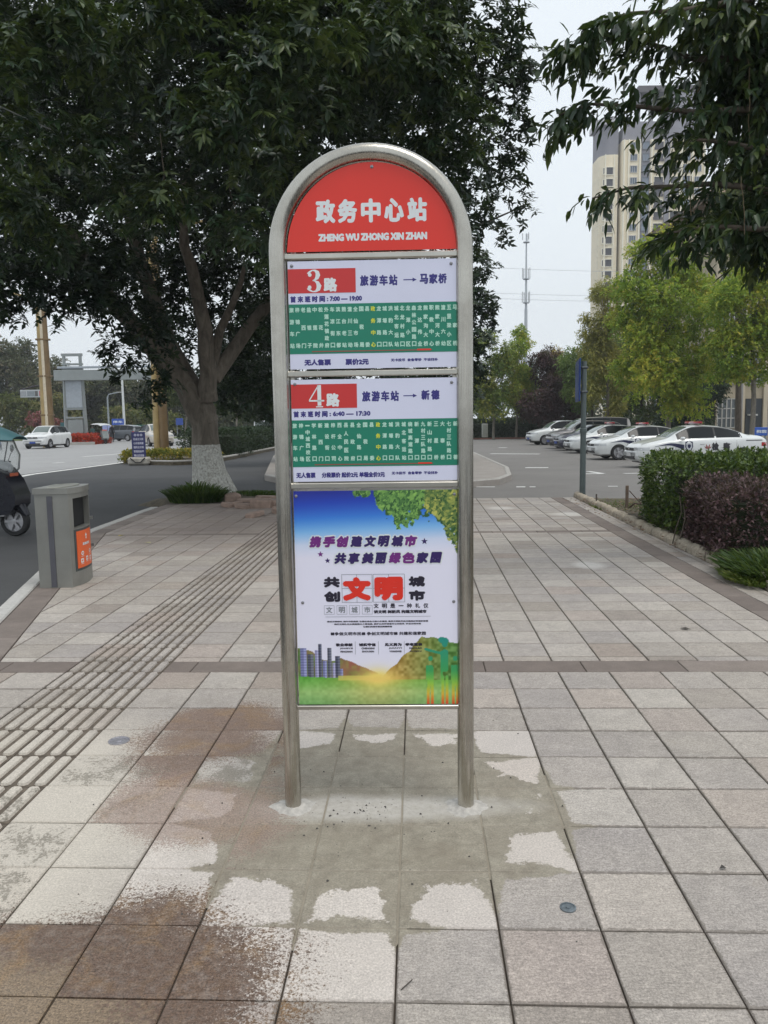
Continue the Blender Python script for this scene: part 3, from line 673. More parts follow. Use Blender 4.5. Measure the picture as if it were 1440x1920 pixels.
def route(z0, z1, num, zr0, zr1, rx1, dest, hours, zh, gz1, gz0, cols, hl, foot, arrow, xd, rise):
    b = board(-.301, .312, z0, z1, M_PWHITE)
    panel(b, -.301, rx1, zr0, zr1, M_PRED2, 'number_panel')
    panel(b, -.301, .312, gz0, gz1, M_PGREEN, 'stop_list_panel')
    mb = MB(); zc = (zr0+zr1)/2; digit(mb, num, -.205, zc, (zr1-zr0)*.93, FY-.0008); mb.obj('route_number', M_WTXT, b)
    mb = MB(); put_text(mb, '路', -.147, zc-.014, .05, .05, .0030, FY-.0008); mb.obj('lettering', M_WTXT, b)
    mb = MB()
    for ch, x in zip('旅游车站', (-.024, .011, .046, .081)): put_text(mb, ch, x, zh+.062, .031, .038, .0018, FY)
    mb.obj('lettering', M_NAVY, b); mb = MB()
    for ch, x in zip(dest, xd): put_text(mb, ch, x, zh+.064, .031, .036, .0018, FY)
    mb.obj('lettering', M_NAVY, b); mb = MB()
    mb.box((arrow[0]+arrow[1])/2, FY, zh+.062, arrow[1]-arrow[0], .0003, .0035); mb.add([(arrow[1]+.006, FY-.0002, zh+.062), (arrow[1]-.009, FY-.0002, zh+.069), (arrow[1]-.009, FY-.0002, zh+.055)], [(0, 1, 2)]); mb.obj('arrow', M_NAVY, b); mb = MB()
    for k, ch in enumerate('首末班时间'): put_text(mb, ch, -.284+k*.0265, zh, .021, .023, .0014, FY)
    put_text(mb, hours, *rise, zh, .128 if num == '3' else .152, .018, .0014, FY); mb.obj('lettering', M_NAVY, b)
    for s_, x, w_, h_, bd in foot: mb = MB(); put_text(mb, s_, x, z0+.024 if h_ > .02 else z0+.028, w_, h_, bd, FY); mb.obj('lettering', M_NAVY, b)
    mb = MB(); my = MB(); n = len(cols); zt, zb = gz1-.02, gz0+.03
    for k, s_ in enumerate(cols):
        x = -.291+k*(.594/(n-1)); m = len(s_)
        for q, ch in enumerate(s_):
            z = (zt+zb)/2 if m == 1 else zt+(zb-zt)*q/(m-1); hh = min(.018, (zt-zb)/max(1, m-1)*.86)
            put_text(my if k == hl else mb, ch, x, z, .0165, hh*(.3 if ch == '一' else 1), .0008, FY-.0008)
    mb.obj('lettering', M_MINT, b); my.obj('lettering', M_YEL, b)
    MB().box(.0, FY-.0008, gz0+.008, .44, .0003, .0035).obj('red_line', gloss('print_line', (.3, .07, .05)), b)
    MB().box(.19, FY-.0012, gz0+.009, .05, .0003, .006).obj('red_line', M_PRED, b)
    screw(b, -.286, z1-.016); screw(b, .29, z1-.018); return b
A3 = ['旅游车站', '梓锦广场', '老西门', '盐银子', '中莲院', '松花井', '外莲花镇政府', '车凉街口', '滨江东都', '熊台老站', '潼川三动', '全仙市场', '国税局', '县委', '政务中心', '龙潭路口', '城壕路口', '洪豹大队', '城北客运站', '北龙村路口', '龙潭小区', '森林公园路口', '龙达伟业', '熊家沟大桥', '职教中心', '熊家河大桥', '潼川六幼', '五里梁小区', '马家桥']
A4 = ['旅游车站', '梓锦广场', '一中城西校区', '学林路口', '新西门', '建设街口', '梓杆公司', '西全中心', '县人民医院', '县政府', '全仙路口', '国税局', '县委', '政务中心', '龙潭路口', '城壕路口', '洪豹大队', '城北客运站', '绕城高速路口', '新潭口', '九村三队路口', '新山村路口', '三星桥', '大寨桥', '七村三队路口', '新德']
route(1.695, 2.080, '3', 1.967, 2.053, -.055, '马家桥', ': 7:00 — 19:00', 1.946, 1.928, 1.750, A3, 14, [('无人售票', -.2, .098, .023, .0016), ('票价2元', -.055, .086, .023, .0016), ('无卡投币  自备零钞  不设找补', .155, .172, .011, .0006)], (.118, .160), (.192, .226, .259), (-.097,))
route(1.281, 1.657, '4', 1.552, 1.640, -.058, '新德', ': 6:40 — 17:30', 1.531, 1.509, 1.336, A4, 13, [('无人售票', -.254, .072, .021, .0012), ('分段票价 起价2元 单程全价3元', -.077, .236, .0205, .0012), ('无卡投币  自备零钞  不设找补', .152, .172, .0115, .0006)], (.113, .157), (.194, .23), (-.085,))

# ---- civic poster: flat print made as a finely divided coloured sheet
def lin(c): c = np.asarray(c, float)/255; return np.where(c <= .04045, c/12.92, ((c+.055)/1.055)**2.4)
NX, NZ = 230, 310
S_, T_ = np.meshgrid(np.linspace(0, 1, NX), np.linspace(0, 1, NZ))
def vnoise(sc_, seed, sx=1, sz=1):
    g = np.random.default_rng(seed); G = g.random((64, 64)); x = (S_*sc_*sx) % 63; z = (T_*sc_*1.35*sz) % 63
    i, j = x.astype(int), z.astype(int); fx, fz = x-i, z-j; fx = fx*fx*(3-2*fx); fz = fz*fz*(3-2*fz)
    return (G[j, i]*(1-fx)+G[j, i+1]*fx)*(1-fz)+(G[j+1, i]*(1-fx)+G[j+1, i+1]*fx)*fz
C = np.zeros((NZ, NX, 3))
st = [(0, (238, 238, 250)), (.70, (238, 238, 250)), (.76, (215, 228, 248)), (.82, (130, 192, 242)), (.88, (58, 132, 222)), (.95, (30, 70, 185)), (1, (30, 46, 150))]
for ch in range(3): C[..., ch] = np.interp(T_-.03*(S_-.3), [a for a, _ in st], [c[ch] for _, c in st])
def over(mask, c):
    global C
    m = np.clip(mask, 0, 1)[..., None]; C = C*(1-m)+np.asarray(c, float)*m
n8, n20, n40 = vnoise(8, 1), vnoise(21, 2), vnoise(58, 3)
edge = np.interp(S_, [0, .29, .36, .5, .58, .64, .74, .8, .88, .93, 1], [1.2, 1.02, .95, .93, .86, .80, .82, .87, .80, .78, .72])+(n20-.5)*.09+(n40-.5)*.07+.045
gm = ((T_ > edge+.01)*1.0); C = np.where(gm[..., None] > 0, np.array((52, 96, 44)), C)
g = np.random.default_rng(12)
for k in range(2600):
    s0 = g.uniform(.3, 1); e0 = float(np.interp(s0, S_[0], edge[200])); t0 = e0-.012+g.uniform(0, 1)*(1.012-e0)
    if t0 > 1 or e0 > 1: continue
    a, r1, r2 = g.uniform(0, 3.14), g.uniform(.008, .018), g.uniform(.004, .009); i0, i1 = int(max(0, (s0-.03)*NX)), int(min(NX, (s0+.03)*NX)); j0, j1 = int(max(0, (t0-.025)*NZ)), int(min(NZ, (t0+.025)*NZ))
    if i1 <= i0 or j1 <= j0: continue
    dx = (S_[j0:j1, i0:i1]-s0); dz = (T_[j0:j1, i0:i1]-t0)*1.345; u_ = dx*math.cos(a)+dz*math.sin(a); v_ = -dx*math.sin(a)+dz*math.cos(a); m = (u_/r1)**2+(v_/r2)**2 < 1
    sh = g.uniform(0, 1); base_ = np.array((30, 78, 40))*(1-sh)+np.array((150+50*(s0 > .8), 200, 96))*sh; C[j0:j1, i0:i1][m] = base_
# hills, sun glow, field
hl = .15+.12*np.exp(-((S_-.02)/.12)**2)+.07*np.clip(1-np.abs(S_-.27)/.22, 0, 1)+(n20-.5)*.012
over((T_ < hl)*(S_ < .5), (0, 0, 0)); hc = np.stack([110+60*(n20-.5)+90*S_, 130+50*(n40-.5)-40*S_, 70+30*(n20-.5)], -1); C = np.where(((T_ < hl) & (S_ < .5))[..., None], hc, C)
hr = .13+.19*np.clip((S_-.52)/.26, 0, 1)**1.1-.04*np.clip((S_-.82)/.18, 0, 1)+(n20-.5)*.02
t_ = np.clip((S_-.55)/.4, 0, 1)[..., None]; hc = np.array([200, 150, 75])*(1-t_)+np.array([92, 140, 62])*t_; hc = hc+((n40-.5)*70)[..., None]
C = np.where(((T_ < hr) & (S_ > .5))[..., None], hc, C)
g = np.random.default_rng(4)
for k, (s0, s1, tt) in enumerate([(.015, .055, .27), (.06, .1, .24), (.105, .13, .26), (.13, .15, .29), (.155, .18, .21), (.185, .21, .27), (.215, .235, .2), (.235, .265, .23), (.265, .28, .17)]):
    m = (S_ > s0) & (S_ < s1) & (T_ < tt) & (T_ > .11)
    c = [(120, 125, 170), (80, 85, 100), (150, 150, 185), (70, 75, 95)][k % 4]; tex = (((T_*310).astype(int) % 4) < 2)*28+((S_-s0)/(s1-s0) > .55)*35
    C = np.where(m[..., None], np.array(c)+tex[..., None]-15, C)
fl = np.interp(S_, [0, .3, .5, 1], [.135, .125, .12, .115])
fc = np.stack([np.interp(T_, [0, .06, .13], v) for v in ((120, 160, 96), (178, 205, 176), (100, 120, 62))], -1)+((n40-.5)*26)[..., None]; fc[..., 0] += 40*np.exp(-((S_-.5)/.25)**2)
C = np.where((T_ < fl)[..., None], fc, C); over(((T_ > .115) & (T_ < .137) & (S_ > .25) & (S_ < .47))*.8, (205, 205, 95))
gl = np.exp(-(((S_-.5)/.11)**2+((T_-.125)/.045)**2)); over(gl*1.1, (255, 232, 120)); over(np.exp(-(((S_-.5)/.2)**2+((T_-.12)/.02)**2))*.7, (250, 215, 110))
def capsule(x0, z0, x1, z1, r):
    x, z = S_*.614, T_*.826; ax, az, bx, bz = x0*.614, z0*.826, x1*.614, z1*.826; dx, dz = bx-ax, bz-az
    h = np.clip(((x-ax)*dx+(z-az)*dz)/(dx*dx+dz*dz+1e-9), 0, 1); return np.hypot(x-ax-h*dx, z-az-h*dz) < r
fm = np.zeros_like(S_, bool)
for px, s_ in ((.83, .86), (.92, 1.1), (.985, .86)):
    hz = .29*s_; fm |= capsule(px, hz-.035, px, hz-.03, .008*s_*1.2); fm |= capsule(px, hz-.075, px, hz-.15, .0125*s_); fm |= capsule(px-.012, .13, px-.015, .0, .0055); fm |= capsule(px+.012, .13, px+.012, .0, .0055)
    fm |= capsule(px-.02, hz-.07, px-.02, .12, .005)
fm |= capsule(.8, .262, .9, .24, .005); fm |= capsule(.9, .305, .925, .3, .012)
fcx = np.stack([np.interp(T_, [0, .05, .1, .16, .3], v) for v in ((225, 225, 150, 60, 30), (80, 190, 205, 165, 150), (35, 60, 70, 90, 130))], -1)
C = np.where(fm[..., None], fcx, C)
V = np.stack([-.303+S_*.611, np.full_like(S_, FY-.0002), .42+T_*.826], -1).reshape(-1, 3); i = np.arange(NZ-1)[:, None]*NX+np.arange(NX-1)[None]
Fc = np.stack([i, i+1, i+NX+1, i+NX], -1).reshape(-1, 4)
t = NT('poster_print', .38); a = t.n('Attribute', attribute_name='print'); t.col(t.mix(1, a.outputs['Color'], (.89, .88, .93), 'MULTIPLY')); M_PRINT = t.m
pb = board(-.303, .308, .42, 1.246, M_PWHITE)
link('picture', arr_mesh('picture', V, Fc, M_PRINT, col=np.concatenate([lin(np.clip(C, 0, 255)), np.ones((NZ, NX, 1))], -1).reshape(-1, 4)), pb)
def pz(py): return 1.246-(py-919)*(.826/400)
def pxx(px): return -.303+(px-553)*(.611/304)
FY2 = FY-.001
M_PURP = gloss('print_purple', (.16, .02, .2)); M_PINK = gloss('print_magenta', (.42, .02, .12))
M_INDI = gloss('print_indigo', (.03, .012, .11))
for s_, x0, zc, dx in (('携手创建文明城市', 592, 1012, 25.6), ('共享美丽绿色家园', 638, 1043, 25.6)):
    for k, ch in enumerate(s_):
        x, z = pxx(x0+k*dx), pz(zc)
        m = MB(); put_text(m, ch, x, z, .058, .053, .0075, FY2+.0005, shear=.2); h_ = m.obj('letter_halo', M_WTXT, pb)
        m = MB(); put_text(m, ch, x, z, .047, .043, .0031, FY2-.0004, shear=.2); m.obj('lettering', M_PURP if ch in '手创市绿色携' else M_INDI, pb)
def star(px, py, r, mat):
    m = MB(); m.add([(pxx(px)+r*(1 if k % 2 == 0 else .42)*math.sin(PI*k/5), FY2, pz(py)+r*(1 if k % 2 == 0 else .42)*math.cos(PI*k/5)) for k in range(10)]+[(pxx(px), FY2, pz(py))], [((k+1) % 10, k, 10) for k in range(10)]); m.obj('star', mat, pb)
star(796, 1013, .013, gloss('print_indigo', (0, 0, 0))); star(601, 1035, .012, M_PURP); star(614, 1047, .011, gloss('print_indigo', (0, 0, 0)))
for ch, x, y in (('共', 621, 1087), ('创', 621, 1114), ('城', 781, 1087), ('市', 781, 1113)): mb = MB(); put_text(mb, ch, pxx(x), pz(y), .062, .041, .0033, FY2); mb.obj('lettering', M_INK, pb)
for ch, x in (('文', 668), ('明', 728)): mb = MB(); put_text(mb, ch, pxx(x), pz(1100), .108, .092, .0075, FY2-.0006); mb.obj('lettering', M_PRED, pb)
mb = MB()
for x in (640, 668, 697, 699, 728, 758): mb.box(pxx(x), FY2, pz(1099), .0014, .0003, .106)
for y in (1073, 1099, 1125):
    mb.box(pxx(668), FY2, pz(y), .115, .0003, .0014); mb.box(pxx(728.5), FY2, pz(y), .119, .0003, .0014)
for k in range(4):
    x = pxx(615+k*24)
    for dx, dz, w_, h_ in ((0, .017, .038, .001), (0, -.017, .038, .001), (-.019, 0, .001, .034), (.019, 0, .001, .034)): mb.box(x+dx, FY2, pz(1139)+dz, w_, .0003, h_)
chars(mb, '文明城市', [pxx(615+k*24) for k in range(4)], pz(1139), .024, .024, .0007, FY2)
mb.box(pxx(707), FY2, pz(1152), .4, .0003, .0012)
for x in (663, 707, 756): mb.box(pxx(x), FY2, pz(1211), .0011, .0003, .052)
mb.obj('fine_print', M_GREY, pb)
mb = MB()
for k, ch in enumerate('文明是一种礼仪'): put_text(mb, ch, pxx(704+k*15.6), pz(1132), .019, .018*(.2 if ch == '一' else 1), .0006, FY2)
mb.obj('lettering', M_INK, pb)
def P1(s_, px, py, w_, h_, b_): m = MB(); put_text(m, s_, pxx(px), pz(py), w_, h_, b_, FY2); m.obj('lettering', M_INK, pb)
P1('讲文明 树新风 构建文明城市', 749, 1143, .2, .0135, .0009)
P1('建设文明城市, 提升市民素质, 弘扬社会主义核心价值观, 倡导文明新风尚共建美好幸福新家园', 706, 1161, .384, .0062, .0004)
P1('践行文明礼仪从我做起从小事做起, 爱护公共环境遵守公共秩序, 争当文明市民', 706, 1166, .33, .0062, .0004)
P1('让我们的城市更加美丽和谐', 706, 1171, .11, .0062, .0004)
P1('■争做文明市民■ 争创文明城市■ 共建和谐家园', 707, 1184, .362, .0135, .0005)
for s_, x in (('敬业奉献', 642), ('诚实守信', 686), ('见义勇为', 735), ('孝老爱亲', 774)): P1(s_, x, 1205, .065, .0125, .0009)
for s_, s2_, x in (('JINGYE', 'FENGXIAN', 646), ('CHENGSHI', 'SHOUXIN', 687), ('JIANYI', 'YONGWEI', 739), ('XIAOLAO', 'AIQIN', 777)):
    P1(s_, x, 1212, .05, .007, .0005); P1(s2_, x, 1218, .046, .007, .0005)
for x, z in ((558, 928), (565, 1125), (850, 1125), (852, 928)): screw(pb, pxx(x), pz(z))
# mortar collars where the tube goes into the paving
for sx in (-1, 1):
    mb = MB(); n = 26; vs = []
    for rad, z in ((.026, .013), (.045, .006), (.06, .002), (.078, -.003)):
        for k in range(n): a = 2*PI*k/n; q = rad*(1+.12*math.sin(3*a+sx)*(rad > .03)+.08*math.sin(7*a+2*sx)*(rad > .06)); vs.append((q*math.cos(a)*1.15, q*math.sin(a), z+rt.uniform(-.0015, .0015)))
    mb.add(vs, [(j*n+k, (j+1)*n+k, (j+1)*n+(k+1) % n, j*n+(k+1) % n) for j in range(3) for k in range(n)])
    mb.obj('mortar_collar', plain('mortar', L(176, 172, 166)[:3], .95, var=.25, scale=40, bump=.6), SG, smooth=True, loc=(sx*rr, 0, 0))
# crumbs of mortar on the paving
mb = MB()
for k in range(190):
    a = rt.uniform(0, 2*PI); r = rt.gauss(0, .55); s_ = rt.choice((.0015, .002, .002, .003, .005)); x, y = -.1+r*math.cos(a), 2.9+r*math.sin(a)*.75
    mb.add([(x+s_*math.cos(q)*rt.uniform(.6, 1.2), y+s_*math.sin(q)*rt.uniform(.6, 1.2), .001) for q in (0, 1.6, 3.1, 4.7)]+[(x, y, .001+s_)], [(0, 1, 4), (1, 2, 4), (2, 3, 4), (3, 0, 4)])
tag(mb.obj('mortar_crumbs', plain('crumb', (.07, .065, .06), .9)), kind='stuff')
# a thin twig and fallen leaves on the paving
a, b = G2(752, 1856, .004), G2(773, 1838, .004); o = MB().cyl((*a, .004), (*b, .006), .0016, n=5).obj('twig', plain('twig', (.06, .05, .04), .9)); tag(o, 'short dark twig lying on the front paving below the sign', 'twig')
def fallen(px, py, c, lb, s_=.05):
    x, y = G2(px, py, .005); k = rt.uniform(0, 6)
    o = MB().add([(0, 0, 0), (s_*.4, s_*.3, .008), (s_, 0, .004), (s_*.4, -s_*.3, .01), (s_*.45, 0, .002)], [(0, 4, 1), (1, 4, 2), (0, 3, 4), (3, 2, 4)]).obj('fallen_leaf', plain('fallen_leaf_%s' % px, c, .8), loc=(x, y, .003), rot=(0, 0, k)); tag(o, lb, 'leaf')
fallen(221, 1005, (.5, .42, .1), 'yellow fallen leaf on the paving right of the litter bin', .1); fallen(283, 1018, (.4, .36, .22), 'pale fallen leaf lying on the shaded paving left of the sign', .12)
fallen(1275, 1177, (.07, .06, .05), 'dark curled dry leaf on the right hand paving', .08); fallen(1362, 1626, (.05, .045, .04), 'small dark leaf scrap on the front right paving', .03)

# ================================================================== LITTER BIN
M_BIN = plain('bin_steel', (.27, .27, .25), .38, .5, .12, 3); M_BIN2 = plain('bin_strip', (.08, .08, .095), .55)
bx, by = G2(75, 1103, 0); cx_, cy_ = G2(137, 1102, 0)
ang = math.atan2(cy_-by, cx_-bx)   # side face direction
BN = empty('litter_bin', (bx, by, 0), ang, 'stainless steel litter bin with an orange label beside the left kerb', 'litter bin')
bw = math.hypot(cx_-bx, cy_-by); bl = .52; H = .93
def bulge(x0, x1, n=8, out=.04):
    return [(bw+out*math.sin(PI*k/n), x0+(x1-x0)*k/n) for k in range(n+1)]
foot = [(0, 0), (bw, 0)]+bulge(0, bl)[1:-1]+[(bw, bl), (0, bl)]
foot = [(x, y) for x, y in foot]
# the shell is built in rings so that the mouth is a real opening
mb = MB(); mb.prism([(x, y) for x, y in foot], 0, .545); 
mb.prism([(0, 0), (bw, 0), (bw+.02, .06), (bw*.25, .06), (bw*.25, bl-.06), (bw+.02, bl-.06), (bw, bl), (0, bl)], .545, .83)
mb.prism(foot, .83, H-.05); mb.obj('shell', M_BIN, BN)
out = [(-.012, -.012), (bw+.004, -.012)]+[(x+.014, y) for x, y in bulge(0, bl)[1:-1]]+[(bw+.004, bl+.012), (-.012, bl+.012)]
MB().prism(out, H-.05, H+.004).obj('lid', M_BIN, BN)
mb = MB().lathe([(.13, H+.005), (.125, H+.012), (.1, H+.006), (.0001, H+.006)], 22, Matrix.Translation((bw*.55, bl*.5, 0)) @ Matrix.Diagonal((.9, 2.2, 1, 1))); mb.obj('ash_tray', plain('bin_tray', (.3, .3, .26), .4, .6), BN, smooth=True)
MB().box(bw*.45, -.004, H/2-.03, .05, .008, H-.08).obj('side_strip', M_BIN2, BN)
MB().box(bw*.58, bl*.5, .688, bw*.62, bl-.125, .279).obj('liner', M_DARK, BN)  # solid dark block close behind the mouth; its inner shade is in the colour
def curved_plate(name, y0, y1, z0, z1, off, mat, n=8):
    vs = []; 
    for k in range(n+1):
        y = y0+(y1-y0)*k/n; x = bw+0.04*math.sin(PI*y/bl)+off; vs += [(x, y, z0), (x, y, z1), (x-.012, y, z0), (x-.012, y, z1)]
    fs = [(4*k, 4*k+4, 4*k+5, 4*k+1) for k in range(n)]+[(4*k+2, 4*k+3, 4*k+7, 4*k+6) for k in range(n)]+[(4*k+1, 4*k+5, 4*k+7, 4*k+3) for k in range(n)]+[(4*k, 4*k+2, 4*k+6, 4*k+4) for k in range(n)]+[(0, 1, 3, 2), (4*n, 4*n+2, 4*n+3, 4*n+1)]
    return MB().add(vs, fs).obj(name, mat, BN)
curved_plate('door_frame', .06, .46, .14, .535, .004, plain('bin_label_frame', (.05, .06, .06), .5))
lb_ = curved_plate('label', .09, .43, .165, .515, .009, gloss('bin_orange', (.78, .12, .02), .4))
def onlab(mb, s_, y, z, w_, h_, b=.003):
    m = MB(); put_text(m, s_, 0, 0, w_, h_, b)
    for v in m.v: pass
    o = len(mb.v)
    for v in m.v: yy = y+v[0]; mb.v.append((bw+0.04*math.sin(PI*yy/bl)+.0105-v[1], yy, z+v[2]))
    for f in m.f: mb.f.append([o+i for i in f]); mb.mi.append(0)
mb = MB(); onlab(mb, '其他垃圾', .26, .385, .16, .028, .002)
def ontri(mb, y, z, s_, up=True):
    X = lambda yy: bw+0.04*math.sin(PI*yy/bl)+.0108
    P = [(0, 1), (.5, .1), (.16, .1), (.16, -.55), (.36, -.55), (0, -1), (-.36, -.55), (-.16, -.55), (-.16, .1), (-.5, .1)]
    mb.add([(X(y+a*s_), y+a*s_, z+b*s_*.6) for a, b in P], [tuple(range(10))])
ontri(mb, .26, .455, .05)
for y, z in ((.17, .3), (.35, .3), (.16, .23), (.26, .24), (.36, .23)): onlab(mb, '○' if z > .28 else '□', y, z, .05, .04, .004); onlab(mb, '一一一', y, z-.03, .055, .004, .001)
mb.obj('lettering', M_WTXT, lb_)
for z in (.6, .33): MB().box(bw+.02, bl-.02, z, .03, .012, .03).obj('hinge', plain('hinge', (.4, .4, .4), .3, .9), BN)

# ================================================================== SCOOTER with rain canopy at the left edge
sx, sy = W(28, 965, 11.7).x, 11.7; gz0 = gz(sx, sy)
SC = empty('electric_scooter', (sx, sy, gz0), R(-8), 'dark electric scooter with white front and clear windshield cut by the left picture edge', 'scooter')
def wheel(parent, x, y, z, r, w_, axis='y', spokes=5, name='wheel', rimc=(.5, .5, .52)):
    M = Matrix.Rotation(PI/2, 4, 'X')
    o = MB().lathe([(r*.7, -w_/2), (r*.93, -w_/2), (r, -w_*.3), (r, w_*.3), (r*.93, w_/2), (r*.7, w_/2)], 28, M, False)
    o = o.obj(name, M_BLACK, parent, smooth=True, loc=(x, y, z))
    m = MB().lathe([(r*.70, -w_*.42), (r*.66, -w_*.44), (r*.64, -w_*.2), (r*.64, w_*.2), (r*.66, w_*.44), (r*.70, w_*.42)], 28, M, False); m.lathe([(.0001, -.004), (r*.62, -.003), (r*.62, .003), (.0001, .004)], 20, M)
    m.lathe([(.0001, -w_*.42), (r*.16, -w_*.4), (r*.18, 0), (r*.16, w_*.4), (.0001, w_*.42)], 12, M)
    for k in range(spokes):
        for side in (-1, 1):
            a = 2*PI*k/spokes; c, s_ = math.cos(a), math.sin(a); p = -s_, c; ww = r*.085; y0 = side*w_*.4; y1 = side*w_*.28
            q = [(c*r*.14+p[0]*ww*.8, c*0+s_*r*.14+p[1]*ww*.8), (c*r*.64+p[0]*ww*1.3, s_*r*.64+p[1]*ww*1.3), (c*r*.64-p[0]*ww*1.3, s_*r*.64-p[1]*ww*1.3), (c*r*.14-p[0]*ww*.8, s_*r*.14-p[1]*ww*.8)]
            vs = [(a_, y0, b_) for a_, b_ in q]+[(a_, y1, b_) for a_, b_ in q]; m.add(vs, [(0, 1, 2, 3), (7, 6, 5, 4), (0, 4, 5, 1), (2, 6, 7, 3)])
    m.obj('rim', plain('alloy', rimc, .35, .8), o, smooth=True)
    return o
wheel(SC, 0, 0, .225, .225, .1, spokes=6); wheel(SC, -1.28, 0, .225, .225, .12, spokes=6)
M_SCB = plain('scooter_black', (.012, .013, .02), .25); M_SCW = plain('scooter_white', (.6, .6, .62), .35)
def lathe_y(profile): pass
def loft(mb, secs, close=True):
    """secs: list of rings (lists of points with equal count)"""
    n = len(secs[0]); vs = [p for s_ in secs for p in s_]; fs = [(i*n+k, i*n+(k+1) % n, (i+1)*n+(k+1) % n, (i+1)*n+k) for i in range(len(secs)-1) for k in range(n)]
    if close: fs += [tuple(range(n-1, -1, -1)), tuple((len(secs)-1)*n+k for k in range(n))]
    return mb.add(vs, fs)
def oval(cx, cz, a, b, y, n=14, tilt=0): return [(cx+a*math.cos(2*PI*k/n)*math.cos(tilt)-b*math.sin(2*PI*k/n)*math.sin(tilt), y, cz+a*math.cos(2*PI*k/n)*math.sin(tilt)+b*math.sin(2*PI*k/n)*math.cos(tilt)) for k in range(n)]
mb = MB(); loft(mb, [[(x+.02*math.cos(0), y, z) for x, z in ((.0, .34), (.12, .48), (.13, .62), (.04, .84), (-.1, 1.02), (-.3, 1.02), (-.36, .7), (-.3, .32))] for y in (-.2, -.14, .14, .2)]); mb.obj('front_shield', M_SCB, SC, smooth=True)
mb = MB(); mb.tube([(.2, 0, .30), (.12, 0, .43), (-.02, 0, .48), (-.16, 0, .43), (-.24, 0, .3)], [.05, .075, .085, .075, .05], 10); mb.obj('mudguard', M_SCB, SC, smooth=True)
mb = MB(); loft(mb, [oval(-.75+.0, .42, .62, .13, y) for y in (-.16, 0, .16)]); loft(mb, [oval(-.95, .6, .42, .16, y) for y in (-.15, 0, .15)]); mb.obj('body', M_SCB, SC, smooth=True)
mb = MB(); loft(mb, [oval(-.9, .79, .4, .055, y) for y in (-.13, 0, .13)]); mb.obj('seat', M_BLACK, SC, smooth=True)
mb = MB(); loft(mb, [oval(-.17, 1.05, .15*s_, .085*s_, y, tilt=-.35) for y, s_ in ((-.16, .5), (-.1, .95), (0, 1.05), (.1, .95), (.16, .5))]); mb.obj('headlight_cowl', M_SCW, SC, smooth=True)
MB().lathe([(.05, 0), (.045, .02), (.0001, .03)], 14, Matrix.Translation((-.035, 0, 1.0)) @ Matrix.Rotation(PI/2, 4, 'Y')).obj('headlight', plain('lamp_glass', (.7, .7, .72), .1), SC, smooth=True)
mb = MB(); mb.tube([(-.24, -.34, 1.1), (-.2, -.2, 1.1), (-.18, 0, 1.07), (-.2, .2, 1.1), (-.24, .34, 1.1)], .014, 8); mb.cyl((.0, 0, .22), (-.16, 0, 1.02), .028, n=10); mb.obj('handlebar', M_SCB, SC, smooth=True)
for s_ in (-1, 1):
    m = MB(); m.tube([(-.2, .22*s_, 1.1), (-.16, .26*s_, 1.24)], .006, 6); m.lathe([(.0001, -.01), (.055, -.008), (.06, 0), (.0001, .004)], 16, Matrix.Translation((-.16, .28*s_, 1.3)) @ Matrix.Rotation(PI/2, 4, 'Y') @ Matrix.Diagonal((1, .75, 1, 1))); m.obj('mirror', plain('mirror_black', (.3, .3, .32), .15, .9), SC, smooth=True)
t = NT('clear_plastic', .08); t.b.inputs['Transmission Weight'].default_value = .9; t.b.inputs['IOR'].default_value = 1.15; t.col((.85, .88, .88)); M_CLEAR = t.m
secs = []
for k, (x, z) in enumerate(((-.02, .86), (.07, 1.0), (.09, 1.2), (.04, 1.42))):
    hw = (.16, .26, .27, .2)[k]; secs.append([(x-.12*abs(q)**2, hw*q, z) for q in (-1, -.6, -.2, .2, .6, 1)]+[(x-.008-.12*abs(q)**2, hw*q, z) for q in (1, .6, .2, -.2, -.6, -1)])
mb = MB(); loft(mb, secs); mb.obj('windshield', M_CLEAR, SC, smooth=True, ang=50)
mb = MB(); mb.tube([secs[0][0], secs[1][0], secs[2][0], secs[3][0], secs[3][2], secs[3][3], secs[3][5], secs[2][5], secs[1][5], secs[0][5]], .012, 6); mb.obj('windshield_rim', plain('rim_grey', (.12, .12, .12), .5), SC, smooth=True)
mb = MB(); mb.tube([(-.12, 0, 1.05), (-.02, 0, 1.5), (-.06, 0, 1.55)], .009, 6); mb.tube([(.12, 0, 1.47), (-.3, 0, 1.6), (-1.3, 0, 1.62)], .01, 6); mb.obj('canopy_pole', M_BLACK, SC)
mb = MB(); secs = []
for k in range(10):
    x = .16-1.5*k/9; hh = .30*math.sin(PI*min(1, (k+.6)/6)*.5)**.8; hw = .36*(.35+.65*math.sin(PI*min(1, (k+1)/5)*.5))
    secs.append([(x, hw*math.sin(a), 1.42+hh*math.cos(a)) for a in [(-1.45+2.9*q/8) for q in range(9)]]+[(x, hw*.98*math.sin(a), 1.415+hh*.96*math.cos(a)) for a in [(1.45-2.9*q/8) for q in range(9)]])
loft(mb, secs); mb.obj('rain_canopy', plain('canopy_teal', (.09, .22, .24), .55), SC, smooth=True)
for z, c in ((.62, (.5, .5, .52)), (.33, (.35, .35, .36))): MB().box(-.12, -.19, z, .16, .01, .035, bev=.004).obj('trim', plain('scooter_trim%d' % int(z*100), c, .3, .7), SC)
MB().box(.03, 0, .92, .02, .2, .05, bev=.008).obj('amber_lamp', plain('amber', (.55, .12, .05), .3), SC)
